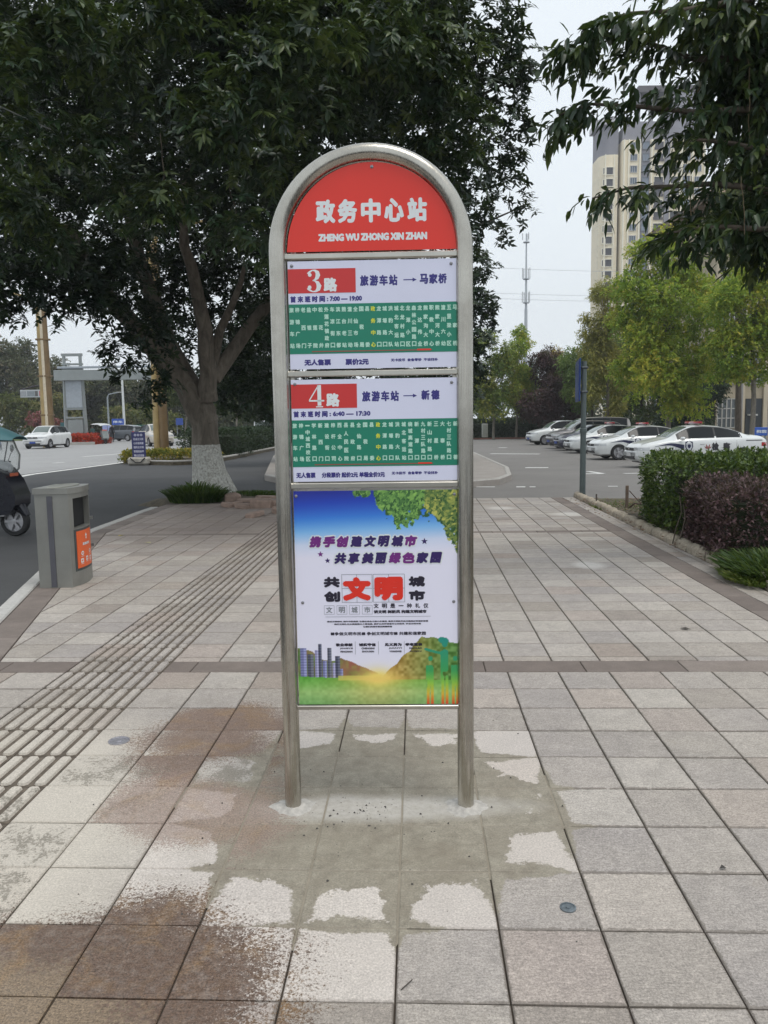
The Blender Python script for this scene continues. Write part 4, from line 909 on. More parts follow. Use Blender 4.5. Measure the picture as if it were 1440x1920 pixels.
# ================================================================== TREES ROUND THE SIGN
LM_FIG = leafmat('fig_leaf', (.005, .014, .010), (.009, .024, .014), (.016, .036, .018), (.04, .065, .024), rough=.45, trans=.08)  # the crown's under-lit darkness is put into the leaf colours
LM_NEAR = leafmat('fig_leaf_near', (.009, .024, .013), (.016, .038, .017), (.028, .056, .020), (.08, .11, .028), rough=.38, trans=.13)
LM_GINK = leafmat('ginkgo_leaf', (.13, .23, .045), (.25, .36, .055), (.42, .48, .07), (.62, .52, .09), rough=.6, trans=.45)
LM_GREEN = leafmat('bright_leaf', (.06, .11, .03), (.11, .18, .04), (.2, .27, .06), rough=.6, trans=.3)
LM_YEL = leafmat('yellow_leaf', (.2, .17, .03), (.38, .28, .04), (.5, .36, .05), rough=.6, trans=.35)
LM_PURP = leafmat('plum_leaf', (.045, .022, .03), (.075, .032, .045), (.11, .05, .06), rough=.6)
LM_DARK = leafmat('conifer_leaf', (.012, .025, .015), (.02, .042, .022), (.04, .065, .03), rough=.6, trans=.1)
LM_FAR = leafmat('far_leaf', (.05, .06, .035), (.07, .085, .045), (.10, .105, .055), (.13, .11, .07), rough=.8, trans=.15)
LM_HEDGE = leafmat('hedge_leaf', (.016, .04, .012), (.035, .075, .015), (.08, .13, .025), (.13, .18, .04), rough=.35, trans=.2)
LM_LORO = leafmat('plum_hedge_leaf', (.035, .018, .024), (.07, .034, .042), (.13, .07, .078), (.2, .13, .135), rough=.5, trans=.15)
def Bl(*items): return [(*W(px, py, Y), r, *rest) for px, py, Y, r, *rest in items]

# ---- main street tree
TY = 16.4
tb = W(398, 925, TY); tb.z = -.02
MT = empty('street_tree', tb, 0, 'big dark evergreen street tree with whitewashed trunk behind the bus stop sign', 'tree')
def trunkmat():
    t = NT('trunk_whitewash', .9, 0, .2); tc = t.n('TexCoord').outputs['Object']; sp = t.n('SeparateXYZ'); t.l(tc, sp.inputs[0])
    mp = t.n('Mapping'); mp.inputs['Scale'].default_value = (1, 1, .3); t.l(tc, mp.inputs[0]); n = t.noise(7, mp.outputs[0], 6, .7, .5); n2 = t.noise(22, tc, 5, .7)
    wh = t.math('LESS_THAN', t.math('ADD', sp.outputs[2], t.math('MULTIPLY', t.math('SUBTRACT', n2, .5), .05)), 1.1)
    worn = t.ramp(n2, (.4, .95), (.66, .25)); b = t.ramp(n, (.3, (.075, .065, .052, 1)), (.7, (.23, .2, .165, 1)))
    t.col(t.mix(t.math('MULTIPLY', wh, worn), b, L(205, 205, 198))); t.bump(n, .8, .05); return t.m
M_TRUNK = trunkmat()
mb = MB(); secs = []
tp = [(398, 927, .52), (397, 905, .38), (393, 880, .33), (389, 850, .30), (386, 820, .275), (384, 785, .255), (384, 765, .22), (384, 750, .12)]
for px, py, r in tp:
    c = W(px, py, TY)-tb; c.z = max(c.z, -.03) if py < 927 else -.05
    secs.append([(c.x+r*(1+.1*math.sin(3*a+py*.02)+(.13*math.sin(5*a) if py > 890 else .04*math.sin(5*a)))*math.cos(a), r*(1+.1*math.sin(3*a))*math.sin(a), c.z) for a in [2*PI*k/20 for k in range(20)]])
loft(mb, secs); mb.obj('trunk', M_TRUNK, MT, smooth=True, ang=80)
BARKF = bark('bark_fig', (.15, .13, .106), .5, 7)
def branch(pts, r0, r1, parent, org, name='branch', mat=BARKF, n=10):
    P = [W(*p)-org for p in pts]; Q = []
    for a, b in zip(P, P[1:]): Q += [a, a.lerp(b, .5)+Vector((random.uniform(-.03, .03),)*3)]
    Q.append(P[-1]); m = MB(); limb(m, Q, r0, r1, n); return m.obj(name, mat, parent, smooth=True, ang=80)
branch([(388, 800, TY), (348, 722, TY), (290, 655, TY-.3), (235, 592, TY-.8), (180, 520, TY-1.4), (120, 420, TY-2)], .27, .10, MT, tb)
branch([(383, 760, TY), (340, 690, TY+.2), (300, 600, TY+.3), (265, 500, TY+.4), (240, 380, TY+.4), (250, 250, TY)], .22, .08, MT, tb)
branch([(390, 750, TY), (392, 700, TY-.1), (385, 620, TY-.3), (368, 540, TY-.6), (345, 460, TY-1), (350, 330, TY-1.4)], .21, .07, MT, tb)
branch([(395, 720, TY), (412, 620, TY), (440, 560, TY-.4), (458, 500, TY-.9)], .12, .04, MT, tb)
branch([(400, 710, TY), (470, 610, TY+.4), (560, 500, TY+.4), (680, 380, TY), (800, 280, TY-1), (930, 180, TY-2)], .16, .03, MT, tb)
branch([(350, 330, TY-1.4), (420, 200, TY-2.6), (520, 90, TY-3.5), (640, 0, TY-4)], .07, .02, MT, tb)
branch([(800, 300, TY-1.2), (880, 190, TY-2), (960, 150, TY-2.4), (1010, 130, TY-2.6)], .04, .008, MT, tb)
branch([(700, 420, TY), (860, 440, TY-.8), (985, 385, TY-1.2)], .06, .008, MT, tb)
gB = []
g_ = random.Random(5)
for py in range(-60, 520, 105):
    for px in range(-60, 900, 120):
        if py > 420 and px > 700 or (py > 400 and 290 < px < 480): continue
        for q in range(4):
            gB.append((px+g_.uniform(-62, 62), py+g_.uniform(-54, 54), g_.uniform(11.5, 18), g_.uniform(.45, .85)))
gB += [(900, 20, 14, .9, .8), (905, 110, 14, 1.0), (900, 200, 14, .95), (890, 300, 15, 1.0), (890, 400, 15, .7), (830, 455, 16, .8), (700, 520, 17, 1.3), (560, 560, 17, 1.4),
       (975, 130, 13.5, .28, .9), (965, 60, 13.5, .3, .7), (990, 170, 13.6, .22, .8), (985, 390, 15, .26, .9), (960, 300, 14.5, .33, .8), (975, 230, 14, .28, .8), (955, 350, 15, .3, .8), (940, 440, 15.2, .22, .7), (1000, 85, 13.4, .16, .8),
       (-20, 520, 13, .7, 1.5), (60, 535, 12.5, .5, 1.5), (10, 585, 12.6, .25, 1.5), (100, 585, 12.8, .25, 1.3), (150, 555, 13, .45, 1.4), (215, 640, 14, .35, 1.3), (290, 600, 14.6, .5, 1.3), (25, 565, 12.6, .2, .7), (110, 530, 13, .35), (150, 520, 13, .45), (225, 550, 14, .6), (300, 570, 17.6, .8), (190, 590, 13.6, .28), (125, 565, 13, .2, .8),
       (285, 640, 14.2, .55), (235, 665, 14, .33), (200, 675, 13.8, .22, .8), (330, 640, 17.6, .6), (250, 700, 14.2, .3), (300, 715, 14.6, .4), (275, 745, 14.6, .28), (335, 700, 17.6, .4), (225, 712, 14, .16, .7),
       (420, 560, 18.5, 1.2), (480, 620, 18.5, 1.1), (440, 690, 19, .8), (500, 730, 19, .7), (330, 540, 18, 1.1), (380, 480, 18, 1.3)]
gB += [(px, py, 19.5, 1.3) for px in range(-40, 760, 150) for py in (60, 200, 340, 470)]
P, D, _ = blob_twigs(Bl(*gB), 24500, seed=2, shell=.2); P -= np.array(tb)
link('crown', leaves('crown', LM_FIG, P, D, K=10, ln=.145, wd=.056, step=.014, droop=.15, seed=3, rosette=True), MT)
nB = [(455, 430, 9.5, .4), (320, 380, 10, .4), (250, 380, 10.5, .45), (560, 60, 9, .6), (480, 160, 9, .5), (400, 230, 9.5, .45), (200, 90, 10, .55), (60, 250, 9.5, .5), (120, 20, 9, .4), (300, 20, 9.5, .5), (700, 60, 10, .6), (600, 200, 10, .5), (170, 270, 10, .4), (30, 90, 9, .5), (640, 130, 10.5, .5), (800, 120, 11, .7), (840, 250, 11.5, .6), (770, 40, 11, .6), (40, 380, 10.5, .45), (500, 300, 10.5, .5), (90, 450, 11, .4)]
P, D, _ = blob_twigs(Bl(*nB), 1900, seed=9, shell=.25); P -= np.array(tb)
link('crown', leaves('low_sprays', LM_NEAR, P, D, K=10, ln=.14, wd=.052, step=.012, droop=.25, seed=4, big=True, rosette=True), MT)
# hanging aerial roots
for px, py, l_ in ((560, 60, 210), (548, 100, 150), (300, 250, 120), (430, 330, 90), (230, 350, 80)):
    a = W(px, py, 11)-tb; b = W(px+12, py+l_, 11)-tb; MB().tube(wob(a, b, 5, .03, px), .006, 4).obj('aerial_root', BARK, MT)

# grass tufts at the foot of the tree
def tuft(name, cen, rx, ry, h, n, mat, seed, parent=None, wd=.012, lean=.5):
    g = np.random.default_rng(seed); a = g.uniform(0, 2*PI, n); r = np.sqrt(g.uniform(0, 1, n)); x = cen[0]+rx*r*np.cos(a); y = cen[1]+ry*r*np.sin(a); z = np.full(n, cen[2])
    hh = h*g.uniform(.4, 1.1, n)*(1-.45*r); d = np.stack([np.cos(a)*r, np.sin(a)*r], 1)*lean*hh[:, None]*1.6+g.normal(0, .12, (n, 2))*hh[:, None]
    t_ = g.uniform(0, 2*PI, n); wx, wy = np.cos(t_)*wd, np.sin(t_)*wd; V = []
    for f, k in ((0, 1), (.4, .9), (.8, .6)):
        cx, cy, cz = x+d[:, 0]*f**1.7, y+d[:, 1]*f**1.7, z+hh*(f-.28*f**3)
        V += [np.stack([cx-wx*k, cy-wy*k, cz], 1), np.stack([cx+wx*k, cy+wy*k, cz], 1)]
    V += [np.stack([x+d[:, 0], y+d[:, 1], z+hh*.68], 1)]
    V = np.stack(V, 1).reshape(-1, 3); o = np.arange(n)*7
    T = [(0, 1, 3), (0, 3, 2), (2, 3, 5), (2, 5, 4), (4, 5, 6)]
    return link(name, arr_mesh(name, V, np.concatenate([np.stack([o+i, o+j, o+k], 1) for i, j, k in T]), mat, np.repeat(g.uniform(0, 1, n), 7)), parent)
LM_GRASS = leafmat('grass_blade', (.015, .04, .014), (.04, .085, .02), (.09, .13, .03), rough=.5)
LM_GRASS2 = leafmat('grass_blade_light', (.05, .09, .015), (.09, .14, .025), (.18, .2, .05), rough=.5)
p = W(368, 946, 15.3); tag(tuft('grass_clump', (p.x, 15.3, .0), .5, .35, .62, 1700, LM_GRASS, 1), 'dark green grass clump at the left foot of the whitewashed tree', 'grass clump')
p = W(470, 926, 16.2); tag(tuft('grass_clump', (p.x, 16.3, .0), .75, .4, .2, 1500, LM_GRASS, 2), 'low green grass patch right of the whitewashed tree trunk', 'grass clump')
mb = MB(); c = W(405, 935, 15.8); n = 26
vs = [(0, 0, .1)]+[(math.cos(2*PI*k/n)*r*(1+.12*math.sin(5*k)), math.sin(2*PI*k/n)*r*.7, z) for r, z in ((.6, .07), (1.15, .02), (1.5, -.1)) for k in range(n)]
mb.add(vs, [(0, 1+k, 1+(k+1) % n) for k in range(n)]+[(1+j*n+k, 1+(j+1)*n+k, 1+(j+1)*n+(k+1) % n, 1+j*n+(k+1) % n) for j in (0, 1) for k in range(n)])
tag(mb.obj('tree_pit', M_SOIL, smooth=True, loc=(c.x, 16.1, -.02)), kind='structure')
# broken paving slabs heaved up beside the tree
M_RUB = plain('rubble_stone', L(146, 126, 114)[:3], .92, var=.25, scale=9, bump=.7)
g_ = random.Random(8)
for px, py, w_, d_, h_, lb in ((435, 941, .36, .28, .16, 'tan lump of broken stone at the left end of the rubble heap'), (430, 950, .34, .3, .07, 'flat broken slab below the tan lump in the rubble'), (460, 952, .5, .35, .07, 'long flat broken slab in the middle of the rubble'), (468, 944, .5, .4, .05, 'thin slab lying at the back of the rubble heap'),
                              (490, 952, .42, .34, .16, 'squarish upright broken block in the rubble beside the sign post'), (478, 968, .58, .28, .07, 'foremost flat slab of the rubble heap on the shaded paving'), (510, 950, .36, .3, .12, 'broken slab of the rubble next to the left sign post'), (500, 938, .5, .35, .05, 'flat slab at the rear right of the rubble heap'), (445, 950, .2, .2, .05, 'small stone chip between slabs of the rubble heap'), (522, 962, .3, .22, .1, 'stone piece of the rubble partly behind the left sign post')):
    x, y = G2(px, py, 0); mb = MB(); n = 7; po = []
    for k in range(n): a = 2*PI*k/n; po.append((w_/2*math.cos(a)*g_.uniform(.75, 1.15), d_/2*math.sin(a)*g_.uniform(.75, 1.15)))
    vs = [(a, b, 0) for a, b in po]+[(a*1.02, b*1.02, h_*.8) for a, b in po]+[(a*.86, b*.86, h_*g_.uniform(.9, 1.1)) for a, b in po]
    mb.add(vs, [tuple(range(n-1, -1, -1)), tuple(range(2*n, 3*n))]+[(j*n+k, j*n+(k+1) % n, (j+1)*n+(k+1) % n, (j+1)*n+k) for j in (0, 1) for k in range(n)])
    o = mb.obj('broken_slab', M_RUB, loc=(x, y, .0 if h_ > .06 else .04), rot=(g_.uniform(-.12, .12), g_.uniform(-.12, .12), g_.uniform(0, 3))); tag(o, lb, 'stone', 'broken slabs beside the tree')

# ---- second evergreen further along, behind the sign
def tree(name, base, label, crown_mat, blobs, n, ln, wd, K=8, trunk=None, bmat=BARK, r0=.2, seed=1, step=None, group=None, shell=.4, droop=.45, cat='tree', down=.25, extra=(), spread=.9, ros=False):
    o = empty(name, base, 0, label, cat, group); b = Vector(base)
    top = trunk or [Vector((b.x, b.y, b.z-.05)), Vector((b.x+.1, b.y, b.z+2))]
    m = MB(); limb(m, [Vector(q)-b for q in top], r0, r0*.45, 9); m.obj('trunk', bmat, o, smooth=True, ang=80)
    g = random.Random(seed)
    m = MB(); t_ = Vector(top[-1])
    for bl in blobs[:9]:
        c = Vector(bl[:3]); limb(m, [t_-b-Vector((0, 0, .3*g.random())), t_.lerp(c, .5)-b+Vector((0, 0, .15)), c-b], r0*.35, r0*.08, 5)
    for e in extra: limb(m, [Vector(q)-b for q in e[0]], e[1], e[2], 6)
    m.obj('branches', bmat, o, smooth=True)
    P, D, ix = blob_twigs(blobs, n, seed=seed, shell=shell, down=down); P -= np.array(b); gg = np.random.default_rng(seed); tn_ = np.clip(.55*gg.uniform(0, 1, len(blobs))[ix]+.5*gg.uniform(0, 1, n), 0, 1)
    link('crown', leaves('crown', crown_mat, P, D, K=K, ln=ln, wd=wd, step=step or ln*.3, droop=droop, seed=seed+50, spread=spread, tint=tn_, rosette=ros), o); return o
def tk(px, py, Y, top, base=None):
    b = W(px, py, Y); b.z = gz(b.x, b.y) if base is None else base; return b, [b-Vector((0, 0, .05)), b.lerp(W(*top), .5)+Vector((.08, 0, 0)), W(*top)]
b, t_ = tk(600, 870, 30, (610, 700, 30), .02)
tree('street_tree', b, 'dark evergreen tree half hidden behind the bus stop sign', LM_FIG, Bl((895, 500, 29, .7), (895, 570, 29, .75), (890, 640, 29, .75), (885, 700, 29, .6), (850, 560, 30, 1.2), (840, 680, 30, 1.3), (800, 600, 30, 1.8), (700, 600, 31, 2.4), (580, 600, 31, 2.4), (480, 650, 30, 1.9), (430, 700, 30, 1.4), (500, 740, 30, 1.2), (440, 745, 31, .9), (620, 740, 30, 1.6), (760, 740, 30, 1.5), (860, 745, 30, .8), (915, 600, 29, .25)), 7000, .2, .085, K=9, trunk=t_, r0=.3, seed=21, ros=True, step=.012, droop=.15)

# ---- near evergreen overhead at the right: boughs come in from outside the frame
rb0 = uv2w(4.6, 8.2); RTb = Vector((5.1, 7.6, 0.03))
RTR = empty('overhanging_tree', RTb, 0, 'evergreen whose drooping leafy boughs hang in from the upper right edge', 'tree')
m = MB(); limb(m, [Vector((0, 0, -.05)), Vector((.1, .05, 2.5)), Vector((-.2, .1, 5.5))], .24, .14, 12); m.obj('trunk', BARK, RTR, smooth=True, ang=80)
RB = {'a': [(1500, 60, 7.5), (1400, 110, 7.2), (1300, 110, 7), (1200, 75, 6.9), (1120, 70, 6.8), (1055, 90, 6.8)],
      'b': [(1500, 200, 7.5), (1400, 205, 7.2), (1300, 210, 7), (1200, 200, 6.8), (1110, 195, 6.7), (1050, 215, 6.7)],
      'c': [(1500, 370, 7.6), (1400, 350, 7.3), (1330, 345, 7.1), (1250, 350, 7), (1180, 352, 6.9), (1110, 372, 6.9)],
      'd': [(1500, 430, 7.6), (1430, 430, 7.3), (1350, 425, 7.1), (1290, 430, 7), (1245, 440, 7)],
      'e': [(1500, -40, 7), (1400, 0, 6.8), (1280, 20, 6.6), (1180, 25, 6.5), (1110, 55, 6.5)],
      'f': [(1500, 290, 7.6), (1440, 285, 7.3), (1380, 270, 7.1), (1310, 262, 6.9), (1270, 272, 6.9)]}
pos, dr = [], []
g_ = random.Random(12)
for k, pts in RB.items():
    P = [W(*q) for q in pts]; m = MB(); limb(m, [q-RTb for q in P], .035, .006, 7)
    lead = [Vector((-.2, .1, 5.3 if P[0].z > 5 else P[0].z+.3)), P[0]-RTb]; limb(m, lead, .08, .035, 7); m.obj('branch', BARK, RTR, smooth=True, ang=80)
    for a, b in zip(P, P[1:]):
        for q in range({'a': 20, 'e': 20, 'b': 18, 'f': 9, 'c': 9, 'd': 15}[k]):
            f = g_.random(); c = a.lerp(b, f); frac = (P.index(a)+f)/(len(P)-1); sp = .22*(1-frac*.75)
            pos.append(c+Vector((g_.gauss(0, sp), g_.gauss(0, sp*1.4), g_.gauss(-.02, sp*.62)))); d_ = (b-a).normalized(); dr.append(d_*1.0+Vector((g_.gauss(0, .5), g_.gauss(0, .5), g_.gauss(-.25, .3))))
# dense masses near the right edge
dm = [(1440, 60, 7.6, .5), (1380, 30, 7.2, .36), (1310, 55, 7, .2, .7), (1430, 180, 7.8, .42), (1370, 150, 7.4, .26), (1410, 290, 7.9, .26), (1455, 385, 7.8, .42), (1425, 455, 7.9, .26), (1385, 420, 7.6, .2), (1340, 225, 7.3, .16), (1350, 0, 6.9, .3), (1480, 120, 7.3, .5), (1315, 385, 7.3, .12), (1290, 450, 7.2, .1)]
P2, D2, _ = blob_twigs(Bl(*dm), 900, seed=31, shell=.2, down=.5)
P = np.concatenate([np.array([tuple(q) for q in pos]), P2])-np.array(RTb); D = np.concatenate([np.array([tuple(q) for q in dr]), D2])
link('crown', leaves('crown', LM_NEAR, P, D, K=8, ln=.125, wd=.048, step=.026, droop=.5, spread=.85, seed=32, big=True, sag=.35), RTR)
for px, py, l_ in ((1400, 60, 200), (1290, 330, 75), (1296, 330, 70), (1390, 330, 110), (1310, 150, 60)): MB().tube(wob(W(px, py, 7)-RTb, W(px+6, py+l_, 7)-RTb, 6, .015, px), .003, 4).obj('aerial_root', plain('root_tan', (.2, .15, .09), .9), RTR)

# ================================================================== HEDGES
def boxleaves(x0, x1, y0, y1, z0, z1, n, seed, jit=.05, lump=.05, poly=None):
    """leaf positions on the top and the near sides of a clipped block over a convex outline"""
    g = np.random.default_rng(seed); po = poly or [(x0, y0), (x1, y0), (x1, y1), (x0, y1)]; m_ = len(po); E_ = []
    cx = sum(p[0] for p in po)/m_; cy = sum(p[1] for p in po)/m_
    for i in range(m_):
        a, b = np.array(po[i]), np.array(po[(i+1) % m_]); l_ = np.linalg.norm(b-a); nn = np.array([(b-a)[1], -(b-a)[0]])/l_
        if nn @ (a-np.array((cx, cy))) < 0: nn = -nn
        E_.append((a, b, nn, l_*(z1-z0)))
    ar = abs(sum(po[i][0]*po[(i+1) % m_][1]-po[(i+1) % m_][0]*po[i][1] for i in range(m_)))/2
    E_ = [e for e in E_ if e[2] @ (-e[0]) > -.0 or e[2][0] < -.2]
    wts = np.array([e[3] for e in E_]+[ar]); wts /= wts.sum(); idx = g.choice(len(wts), n, p=wts); P = np.zeros((n, 3)); D = g.normal(0, .5, (n, 3))
    for k, (a, b, nn, _) in enumerate(E_):
        q = idx == k; t_ = g.uniform(0, 1, q.sum())[:, None]; P[q, :2] = a+(b-a)*t_; P[q, 2] = g.uniform(z0, z1, q.sum()); D[q, :2] += nn; D[q, 2] += .3
    q = idx == len(E_); k = q.sum(); tr = g.integers(0, m_, k); r1, r2 = np.sqrt(g.uniform(0, 1, k))[:, None], g.uniform(0, 1, k)[:, None]; PO = np.array(po); c = np.array((cx, cy))
    al = np.array([abs(np.cross(PO[i]-c, PO[(i+1) % m_]-c)) for i in range(m_)]); tr = g.choice(m_, k, p=al/al.sum())
    P[q, :2] = (1-r1)*c+r1*(1-r2)*PO[tr]+r1*r2*PO[(tr+1) % m_]; P[q, 2] = z1; D[q, 2] += 1
    dep = np.abs(g.normal(0, jit, n)); D /= np.linalg.norm(D, axis=1, keepdims=True); P -= D*dep[:, None]
    P += (lump*(np.sin(P[:, 0]*5.1)+np.sin(P[:, 1]*6.3+1)+np.sin(P[:, 2]*8+2)+np.sin(P[:, 0]*11+P[:, 1]*9))/2)[:, None]*D
    return P, D
def hedge(name, x0, x1, y0, y1, z0, z1, mat, n, ln, wd, label, seed, core=(.02, .03, .012), K=6, bare=.0, droop=-.1, lump=.05, poly=None):
    o = empty(name, (x0, y0, z0), 0, label, 'hedge'); org = np.array((x0, y0, z0))
    P, D = boxleaves(x0, x1, y0, y1, z0+.04, z1, n, seed, lump=lump, poly=poly); link('foliage', leaves('foliage', mat, P-org, D, K=K, ln=ln, wd=wd, step=ln*.4, droop=droop, seed=seed), o)
    mb = MB(); g = random.Random(seed)
    for k in range(int((x1-x0)*14)):
        a = Vector((g.uniform(x0+.06, x1), g.uniform(y0+.05, y1-.02), z0)); b = a+Vector((g.uniform(-.15, .15), g.uniform(-.15, .15), (z1-z0)*g.uniform(.6, .95))); mb.tube(wob(a-Vector(org), b-Vector(org), 3, .04, k), .008, 4)
    mb.obj('stems', BARK, o)['kind'] = 'stuff'
    # solid heart with the inner shade in its dark colour, stopping daylight
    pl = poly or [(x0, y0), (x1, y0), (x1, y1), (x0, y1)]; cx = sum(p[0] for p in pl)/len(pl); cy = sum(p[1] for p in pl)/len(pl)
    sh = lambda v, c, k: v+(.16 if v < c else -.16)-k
    m = MB(); m.prism([(sh(a, cx, x0), sh(b, cy, y0)) for a, b in pl], .03, (z1-z0)*.86); m.obj('dark_core', plain('hedge_dark_core', core, 1, var=.5, scale=12), o); return o
hx, hy = 3.68, 10.9
hedge('green_hedge', 3.66, 9.5, 9.7, 11.9, .03, .88, LM_HEDGE, 6500, .062, .034, 'glossy green clipped hedge in front of the parked police cars', 41, poly=[(3.6, 9.65), (9.5, 9.65), (9.5, 11.9), (4.05, 11.9), (3.72, 10.9)])
hedge('plum_hedge', 3.3, 8.0, 7.9, 9.5, .03, .69, LM_LORO, 7500, .05, .026, 'purple leaved clipped hedge in front of the glossy green hedge', 42, core=(.025, .018, .018), poly=[(3.42, 7.9), (8.5, 7.9), (8.5, 9.5), (3.68, 9.5)])
p = W(1415, 1045, 7.2); tag(tuft('grass_clump', (p.x+.3, 7.25, .02), .5, .6, .36, 2600, LM_GRASS, 3, lean=.7), 'leafy green grass clump spilling over the right kerb before the plum hedge', 'grass clump')
p = W(1380, 1058, 6.9); tag(tuft('grass_clump', (3.28, 7.05, .02), .16, .35, .14, 700, LM_GRASS2, 4, lean=.8), 'small pale grass tuft on the right kerb in front of the leafy clump', 'grass clump')
tag(tuft('grass', (4.1, 13.2, .0), .55, 1.3, .10, 2600, LM_GRASS2, 5, wd=.006), kind='stuff')
mb = MB(); g_ = random.Random(2)
for k in range(900):
    x = g_.uniform(3.25, 4.9); y = g_.uniform(6.2, 14.4); s_ = g_.uniform(.015, .04); a = g_.uniform(0, 6)
    mb.add([(x+s_*math.cos(a), y+s_*math.sin(a), .04+g_.uniform(0, .02)), (x+s_*.5*math.cos(a+2), y+s_*.5*math.sin(a+2), .04+g_.uniform(0, .02)), (x-s_*math.cos(a), y-s_*math.sin(a), .045+g_.uniform(0, .02)), (x+s_*.5*math.cos(a-2), y+s_*.5*math.sin(a-2), .05)], [(0, 1, 2, 3)])
tag(mb.obj('leaf_litter', plain('leaf_litter', (.17, .11, .07), .9, var=.6, scale=30)), kind='stuff')
# stake and bent reinforcing rods by the kerb
p = W(1175, 960, 12.9); p2 = W(1174, 912, 12.9)
o = MB().box(0, 0, (p2.z-.03)/2, .045, .04, p2.z, bev=.004).obj('stake', plain('stake_wood', (.16, .12, .09), .9, var=.4), loc=(p.x, 12.9, .03)); tag(o, 'short brown wooden stake standing in the bed left of the green hedge', 'stake')
mb = MB(); q = [W(1180, 920, 12.8), W(1196, 938, 12.7), W(1210, 952, 12.6), W(1216, 970, 12.4)]; mb.tube(q, .009, 6); mb.tube([W(1172, 957, 12.9), W(1190, 944, 12.8), W(1208, 946, 12.6), W(1214, 960, 12.5)], .014, 6)
tag(mb.obj('bent_rod', plain('rusty', (.09, .06, .05), .9)), 'thin bent dark rod leaning from the stake towards the green hedge', 'rod')
o = MB().box(0, 0, .09, .02, .02, .2).obj('stake', plain('stake_dark', (.07, .06, .05), .9), loc=(*G2(1118, 947, .02), .02)); tag(o, 'tiny dark peg behind the rough kerb near the blue sign pole', 'stake')

# blue road sign on its pole
x, y = 3.86, 15.05; ps = W(1092, 932, 15.05)
RS = empty('road_sign', (ps.x, 15.05, -.05), 0, 'blue sign board seen nearly edge on upon a grey green pole by the drive', 'road sign')
mb = MB(); mb.cyl((0, 0, -.1), (.0, 0, 1.3), .058, .055, 16); mb.cyl((0, 0, 1.3), (0, 0, 2.62), .05, .048, 16); mb.lathe([(.065, 1.28), (.07, 1.31), (.065, 1.36), (.05, 1.37)], 16); mb.obj('pole', plain('pole_greygreen', (.10, .125, .125), .45, .3), RS, smooth=True)
d = Vector((.21, 1.15, 0)); ln_ = d.length; th = math.atan2(d.y, d.x)
Mx = Matrix.Translation((-.09, -.05, 0)) @ Matrix.Rotation(th, 4, 'Z')
sb = MB().box(ln_/2, 0, 2.28, ln_, .03, .8, bev=.006, M=Mx).obj('sign_board', plain('sign_blue', (.012, .045, .20), .4), RS)
MB().box(ln_/2, .018, 2.28, ln_-.1, .004, .7, M=Mx).obj('border', plain('sign_blue_light', (.03, .09, .33), .4), RS)
mb = MB(); V_, F_ = glyphs('停车场'); m = MB(); put_text(m, '停车场', 0, 0, .7, .2, .004); mb.add([(ln_/2-v[0], .022, 2.5+v[2]) for v in m.v], m.f, Mx); mb.obj('lettering', plain('sign_pale', (.3, .38, .5), .5), RS)
for z in (2.05, 2.5): MB().box(0, 0, z, .13, .13, .04, bev=.01).obj('clamp', plain('clamp', (.08, .09, .1), .5, .5), RS)
# ================================================================== CARS
GLASS = NT('car_glass', .05, 0, .22); GLASS.col((.012, .015, .017)); GLASS = GLASS.m
GLASS_L = NT('windscreen_glass', .05, 0, 1.0); GLASS_L.col((.10, .13, .12)); GLASS_L = GLASS_L.m
def paint(name, c): 
    if name in _MC: return _MC[name]
    t = NT(name, .28, .0, .5); t.b.inputs['Coat Weight'].default_value = .8; t.b.inputs['Coat Roughness'].default_value = .05
    n = t.noise(3, t.n('TexCoord').outputs['Object'], 4); t.col(t.ramp(n, (.3, tuple(v*.93 for v in c)+(1,)), (.7, tuple(c)+(1,)))); _MC[name] = t.m; return t.m
M_LAMP = NT('headlamp', .12, 0, .8); M_LAMP.col((.5, .52, .54)); M_LAMP = M_LAMP.m
M_CARTRIM = plain('car_trim', (.02, .02, .022), .5); M_TAIL = plain('tail_lamp', (.35, .01, .01), .2); M_CHROME = plain('chrome', (.6, .6, .62), .15, 1)
